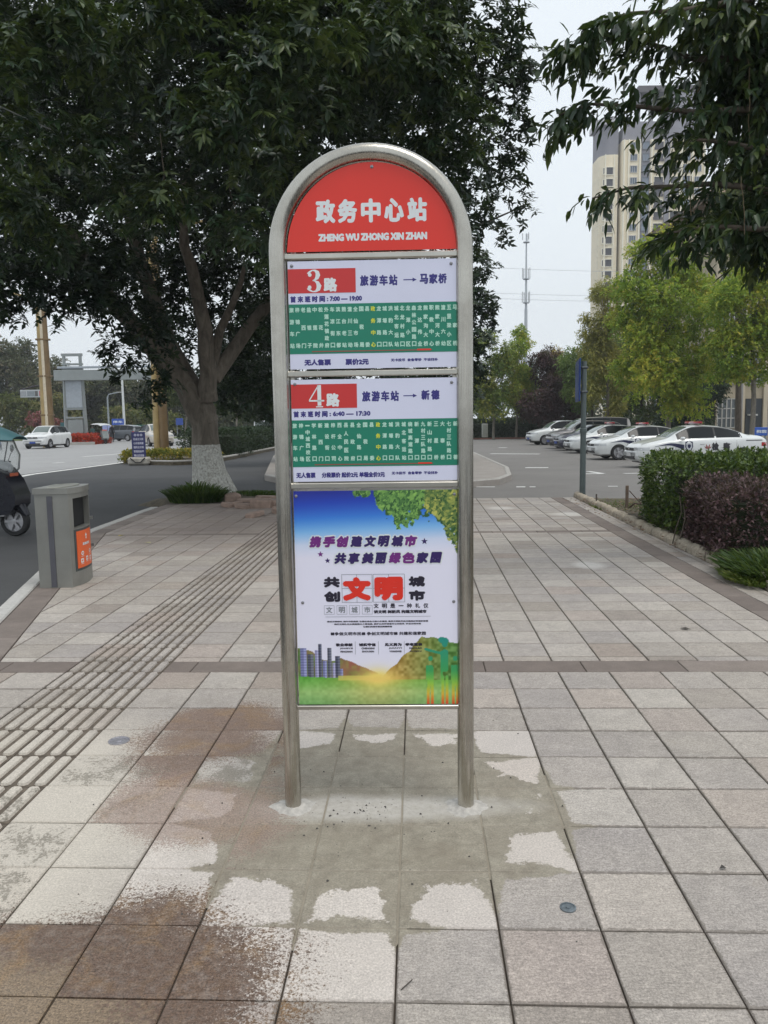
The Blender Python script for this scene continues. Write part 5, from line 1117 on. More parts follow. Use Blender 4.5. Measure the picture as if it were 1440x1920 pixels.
PROF = {  # x, z bottom, belt/bonnet edge z, top z, roof half width, body half width
 'sedan': [(-2.32, .42, .80, .86, .55, .66), (-2.28, .30, .93, .99, .60, .78), (-2.05, .26, .99, 1.07, .64, .85), (-1.62, .21, 1.0, 1.13, .60, .89), (-1.05, .19, .985, 1.34, .56, .905), (-.6, .18, .97, 1.43, .575, .905), (0, .18, .955, 1.47, .59, .905), (.42, .18, .945, 1.445, .59, .905), (.75, .18, .94, 1.31, .60, .90), (1.22, .19, .925, 1.03, .66, .895), (1.6, .2, .86, .95, .68, .885), (2.0, .22, .76, .86, .66, .85), (2.2, .2, .68, .78, .62, .79), (2.31, .24, .6, .68, .56, .7), (2.34, .34, .5, .56, .5, .62)],
 'suv': [(-2.26, .5, .95, 1.02, .6, .74), (-2.22, .36, 1.05, 1.25, .62, .84), (-2.0, .3, 1.1, 1.5, .60, .88), (-1.7, .26, 1.1, 1.6, .60, .91), (-1.0, .24, 1.07, 1.67, .61, .92), (0, .24, 1.05, 1.69, .62, .92), (.35, .24, 1.04, 1.66, .62, .92), (.7, .24, 1.04, 1.5, .63, .915), (1.15, .25, 1.02, 1.14, .68, .91), (1.6, .26, .98, 1.07, .7, .9), (2.0, .28, .9, .98, .68, .87), (2.18, .27, .8, .88, .64, .82), (2.28, .3, .7, .76, .58, .74), (2.3, .42, .6, .66, .54, .68)],
 'van': [(-2.35, .45, 1.1, 1.5, .70, .80), (-2.3, .32, 1.12, 1.78, .72, .88), (-1.8, .26, 1.12, 1.86, .74, .92), (-.5, .24, 1.1, 1.9, .75, .925), (.6, .24, 1.08, 1.86, .74, .925), (1.1, .24, 1.06, 1.66, .73, .92), (1.75, .25, 1.02, 1.2, .74, .91), (2.05, .26, .95, 1.08, .72, .88), (2.28, .26, .8, .9, .66, .8), (2.34, .34, .62, .7, .6, .7)]}
AX = {'sedan': (-1.36, 1.38), 'suv': (-1.34, 1.38), 'van': (-1.45, 1.5)}
class Shape:
    def __init__(s, kind):
        p = np.array(PROF[kind]); s.x0, s.x1 = p[0, 0], p[-1, 0]; xs = np.linspace(s.x0, s.x1, 64); A = np.stack([np.interp(xs, p[:, 0], p[:, k]) for k in range(1, 6)], 1)
        for _ in range(2): A[1:-1] = .25*A[:-2]+.5*A[1:-1]+.25*A[2:]
        s.xs, s.A = xs, A
    def at(s, x): return [np.interp(x, s.xs, s.A[:, k]) for k in range(5)]
    def ring(s, x):
        zb, zd, zt, wr, w_ = s.at(x); cab = max(0, min(1, (zt-zd-.12)/.2))
        h = [(w_*.86, zb), (w_*.965, zb+.06), (w_*.99, zb+.2), (w_, (zb+zd)*.52), (w_*.995, zd-.12), (w_*.975, zd-.03), (w_*.945, zd+.004)]
        if cab > .01: h += [((w_*.93)*(1-q)+wr*q, zd+.01+(zt-.055-zd)*q) for q in (.35, .7, 1)]
        else: h += [((w_*.93)*(1-q)+wr*q, zd+.01+(zt-.02-zd)*q) for q in (.35, .7, 1)]
        h += [(wr*.85, zt-.02), (wr*.45, zt), (0, zt+.006)]
        return [(x, -a, b) for a, b in h]+[(x, a, b) for a, b in reversed(h[:-1])]
    def side(s, x, q, sgn, off=.007):
        zb, zd, zt, wr, w_ = s.at(x); y = (w_*.93)*(1-q)+wr*q; return (x, sgn*(y+off), zd+.01+(zt-.055-zd)*q)
    def low(s, x, z, sgn, off=.006):
        r = s.ring(x); h = [(-p[1], p[2]) for p in r[:len(r)//2+1]]; zz = [p[1] for p in h]; yy = [p[0] for p in h]
        o = np.argsort(zz[:7]); return (x, sgn*(np.interp(z, np.array(zz[:7])[o], np.array(yy[:7])[o])+off), z)
def patch(P, flip=False):
    """P: grid [i][j] of points"""
    n, m = len(P), len(P[0]); vs = [p for r in P for p in r]; fs = [(i*m+j, i*m+j+1, (i+1)*m+j+1, (i+1)*m+j) for i in range(n-1) for j in range(m-1)]
    if flip: fs = [tuple(reversed(f)) for f in fs]
    return vs, fs
_body = {}
def car_body(kind):
    if kind in _body: return _body[kind]
    S = Shape(kind); mb = MB(); loft(mb, [S.ring(x) for x in S.xs]); me = mb.mesh('body_raw'); o = link('body_raw', me)
    wr = .36 if kind == 'sedan' else .385; cz = .325 if kind == 'sedan' else .35
    cut = MB()
    for ax in AX[kind]: cut.cyl((ax, -1.2, cz), (ax, -.62, cz), wr, n=28); cut.cyl((ax, .62, cz), (ax, 1.2, cz), wr, n=28)
    c = cut.obj('cut'); md = o.modifiers.new('b', 'BOOLEAN'); md.object = c; md.operation = 'DIFFERENCE'; md.solver = 'EXACT'
    bpy.context.view_layer.update(); r = bpy.data.meshes.new_from_object(o.evaluated_get(bpy.context.evaluated_depsgraph_get())); r.name = 'body'
    bpy.data.objects.remove(o); bpy.data.objects.remove(c); r.polygons.foreach_set('use_smooth', [True]*len(r.polygons)); r.set_sharp_from_angle(angle=R(32))
    _body[kind] = (S, r); return S, r
def car(kind, col, loc, head, label, group=None, police=False, cat='car', name='parked_car', detail=2, gl=None, badge='检察', cname=None):
    S, bm_ = car_body(kind); o = empty(name, loc, head, label, cat, group); pm = paint(cname or 'car_paint_%d' % int(sum(col)*1000), col)
    me = bm_.copy(); me.materials.clear(); me.materials.append(pm); link('body', me, o)
    A0, A1 = AX[kind]; r = .325 if kind == 'sedan' else .35
    for ax in (A1, A0):
        for s_ in (-1, 1): wheel(o, ax, s_*.80, r, r, .21, spokes=5, rimc=(.48, .48, .5))
    MB().box((A0+A1)/2, 0, .33, A1-A0+1.3, 1.12, .34).obj('underbody', M_CARTRIM, o)
    # side glass, three lights with pillars
    if kind == 'sedan': spans = [(-1.28, -.42), (-.36, .86)]; 
    elif kind == 'suv': spans = [(-1.95, -1.3), (-1.22, -.3), (-.22, .86)]
    else: spans = [(-2.05, -1.0), (-.92, .2), (.28, 1.35)]
    g_m = gl or GLASS
    for s_ in (-1, 1):
        for (a, b) in spans:
            G = []
            for x in np.linspace(a, b, 9):
                zb, zd, zt, wr, w_ = S.at(x); top = .93; hgt = zt-.055-zd
                if hgt < .06: hgt = .06
                G.append([S.side(x, q, s_) for q in (.1, .5, top)])
            vs, fs = patch(G, s_ > 0); MB().add(vs, fs).obj('side_window', g_m, o, smooth=True)
        G = [[S.side(x, q, s_, .0035) for q in (0.0, .5, 1.0)] for x in np.linspace(spans[0][0]-.06, spans[-1][1]+.08, 20)]
        vs, fs = patch(G, s_ > 0); MB().add(vs, fs).obj('window_surround', M_CARTRIM, o, smooth=True)
    # windscreens
    def screen(xa, xb, nm, mat):
        G = []
        for x in np.linspace(xa, xb, 7):
            zb, zd, zt, wr, w_ = S.at(x); row = []
            for q in (-1, -.55, 0, .55, 1): row.append((x+.004*(1 if xb > 0 else -1), wr*.86*q, zt+.008-(.018 if abs(q) == 1 else 0)))
            G.append(row)
        vs, fs = patch(G, False); MB().add(vs, fs).obj(nm, mat, o, smooth=True)
    if kind == 'sedan': screen(1.18, .5, 'windscreen', GLASS_L); screen(-1.5, -.85, 'rear_window', g_m)
    elif kind == 'suv': screen(1.1, .45, 'windscreen', GLASS_L); screen(-2.2, -2.0, 'rear_window', g_m)
    else: screen(1.7, .8, 'windscreen', GLASS_L); screen(-2.34, -2.28, 'rear_window', g_m)
    zf = {'sedan': .66, 'suv': .82, 'van': .85}[kind]; xf = S.x1
    for s_ in (-1, 1):
        G = [[S.low(x, z, s_, .006) for z in (zf-.05, zf, zf+.055)] for x in np.linspace(xf-.42, xf-.06, 6)]
        m = MB(); vs, fs = patch(G, s_ < 0); m.add(vs, [tuple(reversed(f)) for f in fs]); e = G[-1]
        G2_ = [e, [(xf-.03, s_*.56, z[2]) for z in e], [(xf-.012, s_*.42, z[2]) for z in e]]; vs, fs = patch(G2_, s_ < 0); m.add(vs, [tuple(reversed(f)) for f in fs]); m.obj('headlight', M_LAMP, o, smooth=True)
        zt_ = zf+.12; xr = S.x0; G = [[S.low(x, z, s_, .006) for z in (zt_-.07, zt_, zt_+.06)] for x in np.linspace(xr+.06, xr+.3, 5)]
        vs, fs = patch(G, s_ < 0); MB().add(vs, [tuple(reversed(f)) for f in fs]).obj('tail_light', M_TAIL, o, smooth=True)
        zb, zd, zt, wr, w_ = S.at(.85); MB().box(.82, s_*(w_+.09), zd+.07, .12, .2, .12, bev=.035).obj('mirror', pm, o, smooth=True)
        if detail > 1:
            for x, z in ((.1, zd-.13), (-.85, zd-.13)): MB().box(x, s_*(w_+.006), z, .16, .02, .022, bev=.006).obj('door_handle', pm if not police else M_CHROME, o)
            m = MB()
            for x in (1.02, -.02+(-.37), -1.12):
                G = [[S.low(x+dx, z, s_, .003) for dx in (-.005, .005)] for z in np.linspace(.34, zd-.02, 7)]; vs, fs = patch(G, s_ > 0); m.add(vs, fs)
            m.obj('door_seam', M_CARTRIM, o)
            m = MB(); G = [[S.low(x, z, s_, .012) for z in (.2+.0, .27)] for x in np.linspace(A0+.45, A1-.45, 9)]; vs, fs = patch(G, s_ > 0); m.add(vs, fs); m.obj('sill_trim', M_CARTRIM, o)
    MB().box(xf-.01, 0, zf-.01, .05, .78, .10, bev=.015).obj('grille', M_CARTRIM, o); MB().box(xf-.015, 0, .36, .06, 1.1, .12, bev=.02).obj('lower_grille', M_CARTRIM, o)
    MB().box(xf+.018, 0, .46, .02, .44, .13).obj('number_plate', plain('plate_blue', (.02, .06, .3), .4) if not police else plain('plate_white', (.6, .6, .6), .4), o)
    MB().lathe([(.06, 0), (.055, .01), (.0001, .012)], 14, Matrix.Translation((xf+.012, 0, zf+.01)) @ Matrix.Rotation(PI/2, 4, 'Y')).obj('emblem', M_CHROME, o)
    if police:
        zt = S.at(0)[2]; b = MB().box(.05, 0, zt+.05, .14, .55, .05, bev=.015).obj('light_bar', plain('bar_base', (.5, .5, .52), .3), o, smooth=True)
        for y, c in ((-.36, (.32, .03, .04)), (0, (.42, .25, .25)), (.36, (.32, .03, .04))):
            mm = MB(); loft(mm, [[(.05+a*k_, y+w2, zt+.075+b_) for a, b_ in ((-.1, -.02), (-.09, .03), (-.04, .055), (.04, .055), (.09, .03), (.1, -.02))] for w2, k_ in ((-.21, .8), (-.15, 1), (.15, 1), (.21, .8))])
            mm.obj('lens', plain('lens_%d' % int(y*100+50), c, .15), b, smooth=True)
        for s_ in (-1, 1):
            # dark blue swoosh that rises along the front wing to the door
            m = MB(); G = []
            for f in np.linspace(0, 1, 12):
                x = 1.75-f*1.02; zc = .74+.1*math.sin(PI*.5*min(1, f*1.5))-.24*max(0, f-.55)**1.2; hh = .008+.13*f**1.5; G.append([S.low(x, zc-hh, s_, .007), S.low(x, zc, s_, .009), S.low(x, zc+hh*.35, s_, .007)])
            vs, fs = patch(G, s_ < 0); m.add(vs, fs); m.obj('stripe', plain('police_navy', (.012, .014, .06), .3), o)
            # shield badge and lettering on the front door
            m = MB(); sh = [(-.13, .15), (0, .19), (.13, .15), (.14, -.02), (.08, -.14), (0, -.2), (-.08, -.14), (-.14, -.02)]; xc, zc = .56, .74
            m.add([S.low(xc+a, zc+b_, s_, .010) for a, b_ in sh], [tuple(range(8))] if s_ > 0 else [tuple(reversed(range(8)))]); m.obj('badge', plain('police_navy', (0, 0, 0)), o)
            m = MB(); m.add([S.low(xc+a*.72, zc+b_*.72-.015, s_, .014) for a, b_ in sh], [tuple(range(8))]); m.obj('badge_field', plain('badge_silver', (.5, .52, .56), .4), o)
            m = MB(); m.add([S.low(xc+a*.4, zc+b_*.38-.0, s_, .018) for a, b_ in sh], [tuple(range(8))]); m.obj('badge_centre', plain('police_navy', (0, 0, 0)), o)
            m = MB(); tx = MB(); t1 = MB()
            for ch, xx in zip(badge, (-.36, -.78)): put_text(t1, ch, xx*(-s_ if False else 1), 0, .25, .27, .018)
            # letters must read left to right on either side of the car
            for v in t1.v: pass
            t2 = MB()
            order = badge if s_ < 0 else badge
            for k, ch in enumerate(order):
                xx = (-.36, -.76)[k]
                q = MB(); put_text(q, ch, 0, 0, .25, .27, .018); o_ = len(t2.v)
                for v in q.v: t2.v.append(S.low(xx+(-v[0] if s_ > 0 else v[0]), .72+v[2], s_, .010-v[1]))
                for f in q.f: t2.f.append([o_+i for i in f]); t2.mi.append(0)
            if s_ < 0: # right side: front of the car is to the right, so the word runs rearwards to front
                t2 = MB()
                for k, ch in enumerate(badge):
                    xx = (-.76, -.36)[k]; q = MB(); put_text(q, ch, 0, 0, .25, .27, .018); o_ = len(t2.v)
                    for v in q.v: t2.v.append(S.low(xx+v[0], .72+v[2], s_, .010-v[1]))
                    for f in q.f: t2.f.append([o_+i for i in f]); t2.mi.append(0)
            t2.obj('lettering', plain('police_black', (.02, .02, .025), .5), o)
            # little spray emblem ahead of the word
            m = MB()
            for k, (a, l_) in enumerate(((2.5, .17), (1.95, .2), (1.2, .2), (.65, .17))):
                x0, z0 = -.1, .63; dx, dz = math.cos(a)*l_, math.sin(a)*l_; m.add([S.low(x0+p_[0], z0+p_[1], s_, .011) for p_ in ((0, 0), (dx*.5-dz*.12, dz*.5+dx*.12), (dx, dz), (dx*.5+dz*.12, dz*.5-dx*.12))], [(0, 1, 2, 3)])
            m.obj('spray_emblem', plain('spray_red', (.25, .03, .02), .5), o)
            m = MB(); G = [[S.low(x, z, s_, .006) for z in (.90, .93)] for x in np.linspace(-2.05, -1.45, 6)]; vs, fs = patch(G, s_ > 0); m.add(vs, fs); m.obj('tail_line', M_CARTRIM, o)
    return o
def nose(px, py, Y, head, kind='sedan', half=2.34):
    """centre of a car whose front bumper stands at px for distance Y"""
    p = W(px, py, Y); return Vector((p.x-math.cos(head)*half, Y-math.sin(head)*half+.0, 0))
WHITE = (.66, .68, .68)
GP = 'cars parked in a row in the car park'
for px, Y, hd, kind, col, lb, pol in [
    (1197, 27.3, R(182), 'sedan', WHITE, 'nearest white patrol car with red roof lights, dark swoosh and lettering, behind the green hedge', True),
    (1119, 33.8, R(183), 'sedan', WHITE, 'white patrol car with full front wheel showing, just right of the blue sign pole bumper', True),
    (1071, 40.6, R(184), 'sedan', WHITE, 'white patrol car directly behind the blue sign pole', True),
    (1050, 44.5, R(185), 'sedan', (.03, .03, .055), 'dark navy parked car squeezed between white cars behind the sign pole', False),
    (1034, 47.6, R(186), 'suv', (.16, .15, .15), 'grey silver parked car with dark front beside the navy one', False),
    (1050, 50.6, R(186), 'van', (.42, .40, .38), 'tall silver grey van whose roof rises above the parked row', False),
    (995, 54.8, R(187), 'suv', WHITE, 'farthest white parked car at the left end of the row', False)]:
    c = nose(px, 850, Y, hd, kind, 2.3); c.z = gz(c.x, c.y)+.008; c.y += .9
    car(kind, col, c, hd, lb, GP, pol, name='patrol_car' if pol else 'parked_car', cat='police car' if pol else 'car', cname='car_white' if col == WHITE else None)
# traffic on the left
def rd(px, py, z=-.115): x, y = G2(px, py, z); return Vector((x, y, z+.002))
c = rd(78, 841); car('suv', (.72, .73, .73), (c.x, c.y+1.2, -.113), R(-94), 'white car with dark windows driving towards us on the left road', name='white_suv', cname='car_white2')
c = rd(232, 827); car('suv', (.05, .06, .075), (c.x, c.y, -.113), R(155), 'dark grey off-road car behind the standing person on the far road', name='grey_suv')
c = rd(300, 836); car('suv', (.5, .46, .4), (c.x-.3, c.y, -.113), R(-60), 'pale beige car partly behind the brown lamp column', name='beige_car')
c = Vector((*G2(487, 826, -.1), -.1)); car('van', (.66, .68, .72), (c.x, c.y+2, -.113), R(-84), 'white van facing us in the gap between tree trunk and sign', name='white_van', cat='van', cname='van_white')
c = Vector((*G2(421, 812, -.1), -.1)); car('sedan', (.66, .68, .7), (c.x, 96, -.113), R(-60), 'small distant white car right of the tree trunk', name='white_car', detail=1, cname='car_white3')
c = Vector((*G2(516, 822, -.1), -.1)); car('sedan', (.62, .64, .66), (c.x+.5, 72, -.113), R(-80), 'distant white car glimpsed at the left edge of the sign', name='white_car', detail=1, cname='car_white3')

# ================================================================== PEOPLE (small, far)
def person(loc, rz, h, top, leg, label, skin=(.35, .22, .16), hat=None, vest=None):
    o = empty('person', loc, rz, label, 'person'); k = h/1.7
    J = [((0, 0, .93), .13, -1), ((0, 0, 1.12), .12, 0), ((0, 0, 1.36), .155, 1), ((0, 0, 1.47), .06, 2), ((0, .01, 1.56), .085, 3), ((0, .015, 1.66), .075, 4),
         ((.17, 0, 1.38), .06, 2), ((.24, -.01, 1.12), .045, 6), ((.22, .1, .9), .035, 7), ((.23, .14, .82), .035, 8), ((-.17, 0, 1.38), .06, 2), ((-.24, -.01, 1.12), .045, 10), ((-.22, .06, .88), .035, 11), ((-.23, .08, .8), .035, 12),
         ((.09, 0, .85), .095, 0), ((.1, .02, .48), .062, 14), ((.1, 0, .08), .045, 15), ((.1, .14, .04), .04, 16), ((-.09, 0, .85), .095, 0), ((-.1, -.02, .48), .062, 18), ((-.11, -.04, .08), .045, 19), ((-.11, .1, .04), .04, 20)]
    me = bpy.data.meshes.new('body'); me.from_pydata([tuple(q*k for q in j[0]) for j in J], [(j[2], i) for i, j in enumerate(J) if j[2] >= 0], [])
    b = link('body_raw', me); md = b.modifiers.new('s', 'SKIN'); 
    for i, j in enumerate(J): me.skin_vertices[0].data[i].radius = (j[1]*k, j[1]*k*.85)
    me.skin_vertices[0].data[0].use_root = True; md = b.modifiers.new('u', 'SUBSURF'); md.levels = 1
    bpy.context.view_layer.update(); r = bpy.data.meshes.new_from_object(b.evaluated_get(bpy.context.evaluated_depsgraph_get())); bpy.data.objects.remove(b)
    for m in (plain('cloth_%s' % str(top), top, .8), plain('cloth_%s' % str(leg), leg, .8), plain('skin_%s' % str(skin), skin, .6), plain('hair', (.015, .012, .01), .7), plain('shoe', (.03, .03, .03), .6)): r.materials.append(m)
    for f in r.polygons:
        z = f.center.z/k; x = abs(f.center.x)/k; f.use_smooth = True
        f.material_index = 4 if z < .09 else 3 if (z > 1.62 or (z > 1.5 and f.center.y < -.02*k)) else 2 if z > 1.47 or (x > .19 and z < .88 and z > .7) else 0 if z > .93 or x > .17 else 1
    link('body', r, o)
    if vest: MB().tube([(0, 0, 1.0*k), (0, 0, 1.2*k), (0, 0, 1.38*k)], [.155*k, .15*k, .165*k], 12).obj('vest', plain('vest', vest, .7), o, smooth=True)
    return o
c = rd(211, 830); person((c.x, c.y, -.113), R(190), 1.72, (.012, .012, .016), (.012, .012, .014), 'person in dark clothes standing on the road beside the grey car', skin=(.3, .2, .15))
c = rd(330, 827); person((c.x, c.y-8, -.113), R(120), 1.7, (.35, .45, .1), (.04, .04, .08), 'person in a yellow green vest between lamp column and tree trunk', vest=(.5, .62, .1))
c = rd(341, 826); person((c.x, c.y-6, -.113), R(200), 1.65, (.3, .25, .3), (.05, .05, .08), 'person in pale top right of the yellow green vest')
c = rd(349, 828); person((c.x, c.y-8, -.113), R(160), 1.65, (.6, .35, .08), (.05, .05, .06), 'person in orange yellow top close to the tree trunk')

# cargo tricycle with a canopy on the far road
c = rd(186, 832); TRI = empty('tricycle', (c.x, c.y, -.113), R(-40), 'dark cargo tricycle with a pale roof beside the red flower bed', 'tricycle')
wheel(TRI, 1.1, 0, .27, .27, .08, spokes=8); wheel(TRI, -.7, .5, .27, .27, .08, spokes=8); wheel(TRI, -.7, -.5, .27, .27, .08, spokes=8)
MB().box(-.6, 0, .72, 1.3, 1.0, .4, bev=.03).obj('cargo_box', plain('tri_red', (.12, .03, .04), .5), TRI); MB().box(.35, 0, .62, .5, .5, .35, bev=.06).obj('seat', M_BLACK, TRI)
mb = MB(); loft(mb, [[(x, y, z) for x, z in ((1.25, .5), (1.05, 1.15), (.85, 1.15), (.85, .4), (1.1, .35))] for y in (-.3, .3)]); mb.obj('front_shield', plain('tri_grey', (.25, .28, .28), .4), TRI)
mb = MB(); secs = [[(x, y, 1.72+.1*math.cos(y*2.6)+t_) for y in (-.55, -.3, 0, .3, .55)]+[(x, y, 1.68+.1*math.cos(y*2.6)+t_) for y in (.55, .3, 0, -.3, -.55)] for x, t_ in ((1.3, -.12), (.9, 0), (-.3, .02))]; loft(mb, secs); mb.obj('roof', plain('tri_roof', (.55, .57, .57), .5), TRI)
mb = MB()
for x, y in ((1.0, .3), (1.0, -.3), (-.2, .4), (-.2, -.4)): mb.cyl((x, y, .8), (x, y, 1.75), .02, n=6)
mb.obj('roof_posts', plain('tri_post', (.1, .1, .1), .5), TRI)
c = rd(168, 831); person((c.x, c.y+1, -.113), R(60), 1.6, (.05, .12, .12), (.05, .05, .06), 'person in dark teal top just left of the cargo tricycle')

# ================================================================== ROAD FURNITURE ON THE LEFT
M_TAN = plain('mast_tan', (.34, .25, .11), .45, .2, .2, 2); M_TAN2 = plain('mast_brown', (.17, .11, .05), .5, .2, .2, 2)
b = rd(93, 838.5); D_ = b.y
ML = empty('lamp_mast', b, 0, 'tall tan double lamp mast standing behind the white car', 'lamp mast')
for dx, r, m in ((-.28, .24, M_TAN), (.22, .27, M_TAN2), (.0, .2, plain('mast_light', (.55, .48, .36), .4))): MB().cyl((dx, 0 if dx else -.08, -.1), (dx*.8, 0 if dx else -.08, 10.6), r, r*.78, 12).obj('mast_tube', m, ML, smooth=True)
for z in (2.5, 5.5, 8.3): MB().box(0, 0, z, 1.0, .5, .14, bev=.02).obj('collar', M_TAN2, ML)
MB().tube([(-.3, 0, 10.3), (-.5, 0, 11.0), (-1.6, 0, 11.7), (-3, 0, 11.9)], [.2, .16, .1, .08], 8).obj('lamp_arm', M_TAN, ML, smooth=True); MB().box(-3.3, 0, 11.88, .9, .35, .14, bev=.04).obj('lamp_head', plain('lamp_head', (.4, .4, .4), .4), ML)
b2 = rd(303, 852); b2 = Vector((*G2(303, 853, 0), 0))
ML2 = empty('lamp_mast', b2, 0, 'thick brown and tan lamp mast on the flower bed left of the tree', 'lamp mast')
for dx, r, m in ((-.17, .2, M_TAN), (.16, .24, M_TAN2)): MB().cyl((dx, 0, -.1), (dx*.8, .0, 10.2), r, r*.8, 12).obj('mast_tube', m, ML2, smooth=True)
MB().lathe([(.42, -.02), (.42, .12), (.3, .2)], 14).obj('base_ring', M_TAN2, ML2)
MB().tube([(0, 0, 10), (.4, 0, 10.9), (2.6, 0, 11.3)], [.16, .1, .07], 8).obj('lamp_arm', M_TAN, ML2, smooth=True)
# LED board carried beside the mast
p = W(60, 738, D_+4); LB = empty('led_board', (p.x, D_+4, p.z), 0, 'small pale LED lane sign with a red cross left of the tan mast', 'sign')
MB().box(0, .12, 0, 2.0, .2, .62, bev=.02).obj('case', plain('led_case', (.42, .45, .47), .5), LB)
for x, w_, c in ((-.72, .5, (.28, .3, .32)), (-.1, .62, (.22, .25, .27)), (.36, .24, (.1, .1, .1)), (.78, .36, (.5, .03, .06))): MB().box(x, .015, 0, w_, .02, .42).obj('led_panel', plain('led_%d' % int(x*100+99), c, .4), LB)
MB().tube([(-.9, .15, .34), (.2, .15, .62), (1.3, .3, .7)], .06, 8).obj('bracket', plain('dark_bracket', (.03, .02, .03), .5), LB)
# grey portal gantry
GD = 74.; gl_, gr_ = W(128, 826, GD), W(160, 826, GD); c = W(144, 826, GD)
GT = empty('road_gantry', (c.x, GD, -.12), 0, 'tall grey framed gantry column with a cross beam over the road', 'gantry'); M_GANT = plain('gantry_grey', (.25, .275, .275), .5, .2, .1, 1); M_GANT2 = plain('gantry_pale', (.33, .37, .41), .45)
hz = W(144, 690, GD).z+.12
for dx0, dx1 in ((-.95, -.8), (.95, .8)): MB().tube([(dx0, 0, -.1), (dx1, 0, hz)], [.2, .17], 4).obj('post', M_GANT, GT)
MB().box(0, .05, 5.0, 1.5, .25, 3.4, bev=.03).obj('infill_panel', M_GANT2, GT); MB().box(0, .05, 1.6, 1.4, .3, 1.3, bev=.03).obj('lower_panel', M_GANT, GT)
for z in (2.4, 3.2, 6.85, 7.3): MB().box(0, 0, z, 1.9, .3, .16).obj('cross_member', M_GANT, GT)
for dx in (-.75, .75): MB().box(dx, 0, hz+.5, .22, .25, 1.2).obj('finial_post', M_GANT, GT)
MB().box(0, 0, hz+1.2, 1.9, .28, .24).obj('finial_bar', M_GANT, GT)
bz = W(144, 704, GD).z+.12; L_ = W(104, 704, GD).x-c.x; R_ = W(330, 704, GD).x-c.x
MB().box((L_+R_)/2, -.2, bz, R_-L_, .5, .95, bev=.03).obj('beam', M_GANT, GT); MB().box((L_+R_)/2, -.2, bz+.72, R_-L_-.6, .3, .2, bev=.03).obj('top_rail', M_GANT2, GT)
# slender poles
def pole(px, pyb, pyt, Y, r, c, lb, name='lamp_post'):
    b, t_ = W(px, pyb, Y), W(px, pyt, Y); o = MB().cyl((0, 0, 0), (0, 0, t_.z+.12), r, r*.7, 10).obj('pole', plain('pole_%d' % px, c, .5), None, smooth=True)
    e = empty(name, (b.x, Y, gz(b.x, Y)), 0, lb, 'lamp post'); o.parent = e
    MB().lathe([(r*2.4, 0), (r*2.4, .12), (r*1.3, .3), (r, .32)], 10).obj('base', plain('pole_%d' % px, c), e); MB().tube([(0, 0, t_.z+.05), (.15, 0, t_.z+.45), (1.3, 0, t_.z+.7)], [r*.7, r*.5, r*.5], 6).obj('arm', plain('pole_%d' % px, c), e); MB().box(1.5, 0, t_.z+.7, .6, .22, .09, bev=.03).obj('lamp_head', plain('lamp_head', (0, 0, 0)), e); return e
pole(234, 812, 690, 95, .17, (.6, .62, .62), 'slender white lamp post rising behind the dark grey car'); pole(205, 812, 745, 95, .14, (.25, .28, .3), 'slender grey lamp post left of the white one')
pole(1227, 800, 660, 66, .08, (.2, .27, .25), 'thin pale green post among trees above the patrol cars'); pole(1179, 800, 700, 66, .08, (.32, .34, .3), 'thin leaning pale post above the second patrol car')
pole(1387, 812, 560, 50, .13, (.27, .26, .25), 'grey brown lamp post before the low building at the right edge')
# blue boards, poster boards and green hoarding behind the far road
def boardthing(px0, px1, py0, py1, Y, c, lb, legs=True, name='blue_board', txt=None, cat='sign', th=.06):
    a, b = W(px0, py1, Y), W(px1, py0, Y); w_, h_ = b.x-a.x, b.z-a.z; gzz = gz(a.x, Y); e = empty(name, ((a.x+b.x)/2, Y, gzz), 0, lb, cat)
    MB().box(0, 0, (a.z+b.z)/2-gzz, w_, th, h_, bev=.01).obj('board', plain('bd_%s' % str(c), c, .5, var=.15), e)
    if legs:
        for s_ in (-1, 1): MB().box(s_*w_*.38, .05, (a.z-gzz)/2, .07, .07, max(.1, a.z-gzz)).obj('leg', M_GANT, e)
    if txt: m = MB(); put_text(m, txt, 0, (a.z+b.z)/2-gzz, w_*.8, h_*.4, h_*.01, -th/2-.006); m.obj('lettering', M_WTXT, e)
    return e
boardthing(210, 232, 785, 797, 88, (.03, .09, .42), 'small blue road sign above the dark grey car', txt='停车')
boardthing(330, 343, 784, 797, 88, (.03, .07, .3), 'small blue sign seen just left of the tree trunk')
e = boardthing(193, 210, 797, 818, 86, (.3, .35, .6), 'pink and pale blue poster board left of the standing person', name='poster_board', cat='poster board')
MB().box(-.3, -.05, .75, .5, .02, .9).obj('poster', plain('poster_pink', (.6, .16, .13), .5), e)
boardthing(244, 285, 796, 818, 90, (.012, .10, .06), 'dark green mesh hoarding right of the dark grey car', name='green_hoarding', cat='hoarding', legs=False)
boardthing(118, 133, 792, 830, 80, (.02, .09, .10), 'dark teal kiosk panel behind the white car', name='kiosk_panel', cat='panel', legs=False, th=.8)
boardthing(1415, 1439, 801, 817, 33, (.03, .10, .42), 'blue board on the nearest patrol car boot side at the right edge', txt='停车须知')
# traffic light
p = W(315, 855, 41); TL = empty('traffic_light', (p.x, 41, -.0), 0, 'green lit pedestrian light on a thin pole right of the brown mast', 'traffic light')
h1 = W(313, 787, 41).z; MB().cyl((0, 0, 0), (0, 0, h1+.3), .045, n=8).obj('pole', plain('tl_pole', (.3, .27, .24), .5), TL); MB().box(-.05, 0, h1+.1, .26, .2, .75, bev=.02).obj('housing', M_BLACK, TL)
t = NT('green_signal'); t.b.inputs['Emission Color'].default_value = (.02, .9, .42, 1); t.b.inputs['Emission Strength'].default_value = .9; t.col((.02, .5, .3))
MB().box(-.05, -.105, h1-.03, .16, .012, .34, bev=.03).obj('green_lamp', t.m, TL); MB().box(-.05, -.105, h1+.3, .16, .012, .2, bev=.03).obj('dark_lamp', M_DARK, TL)
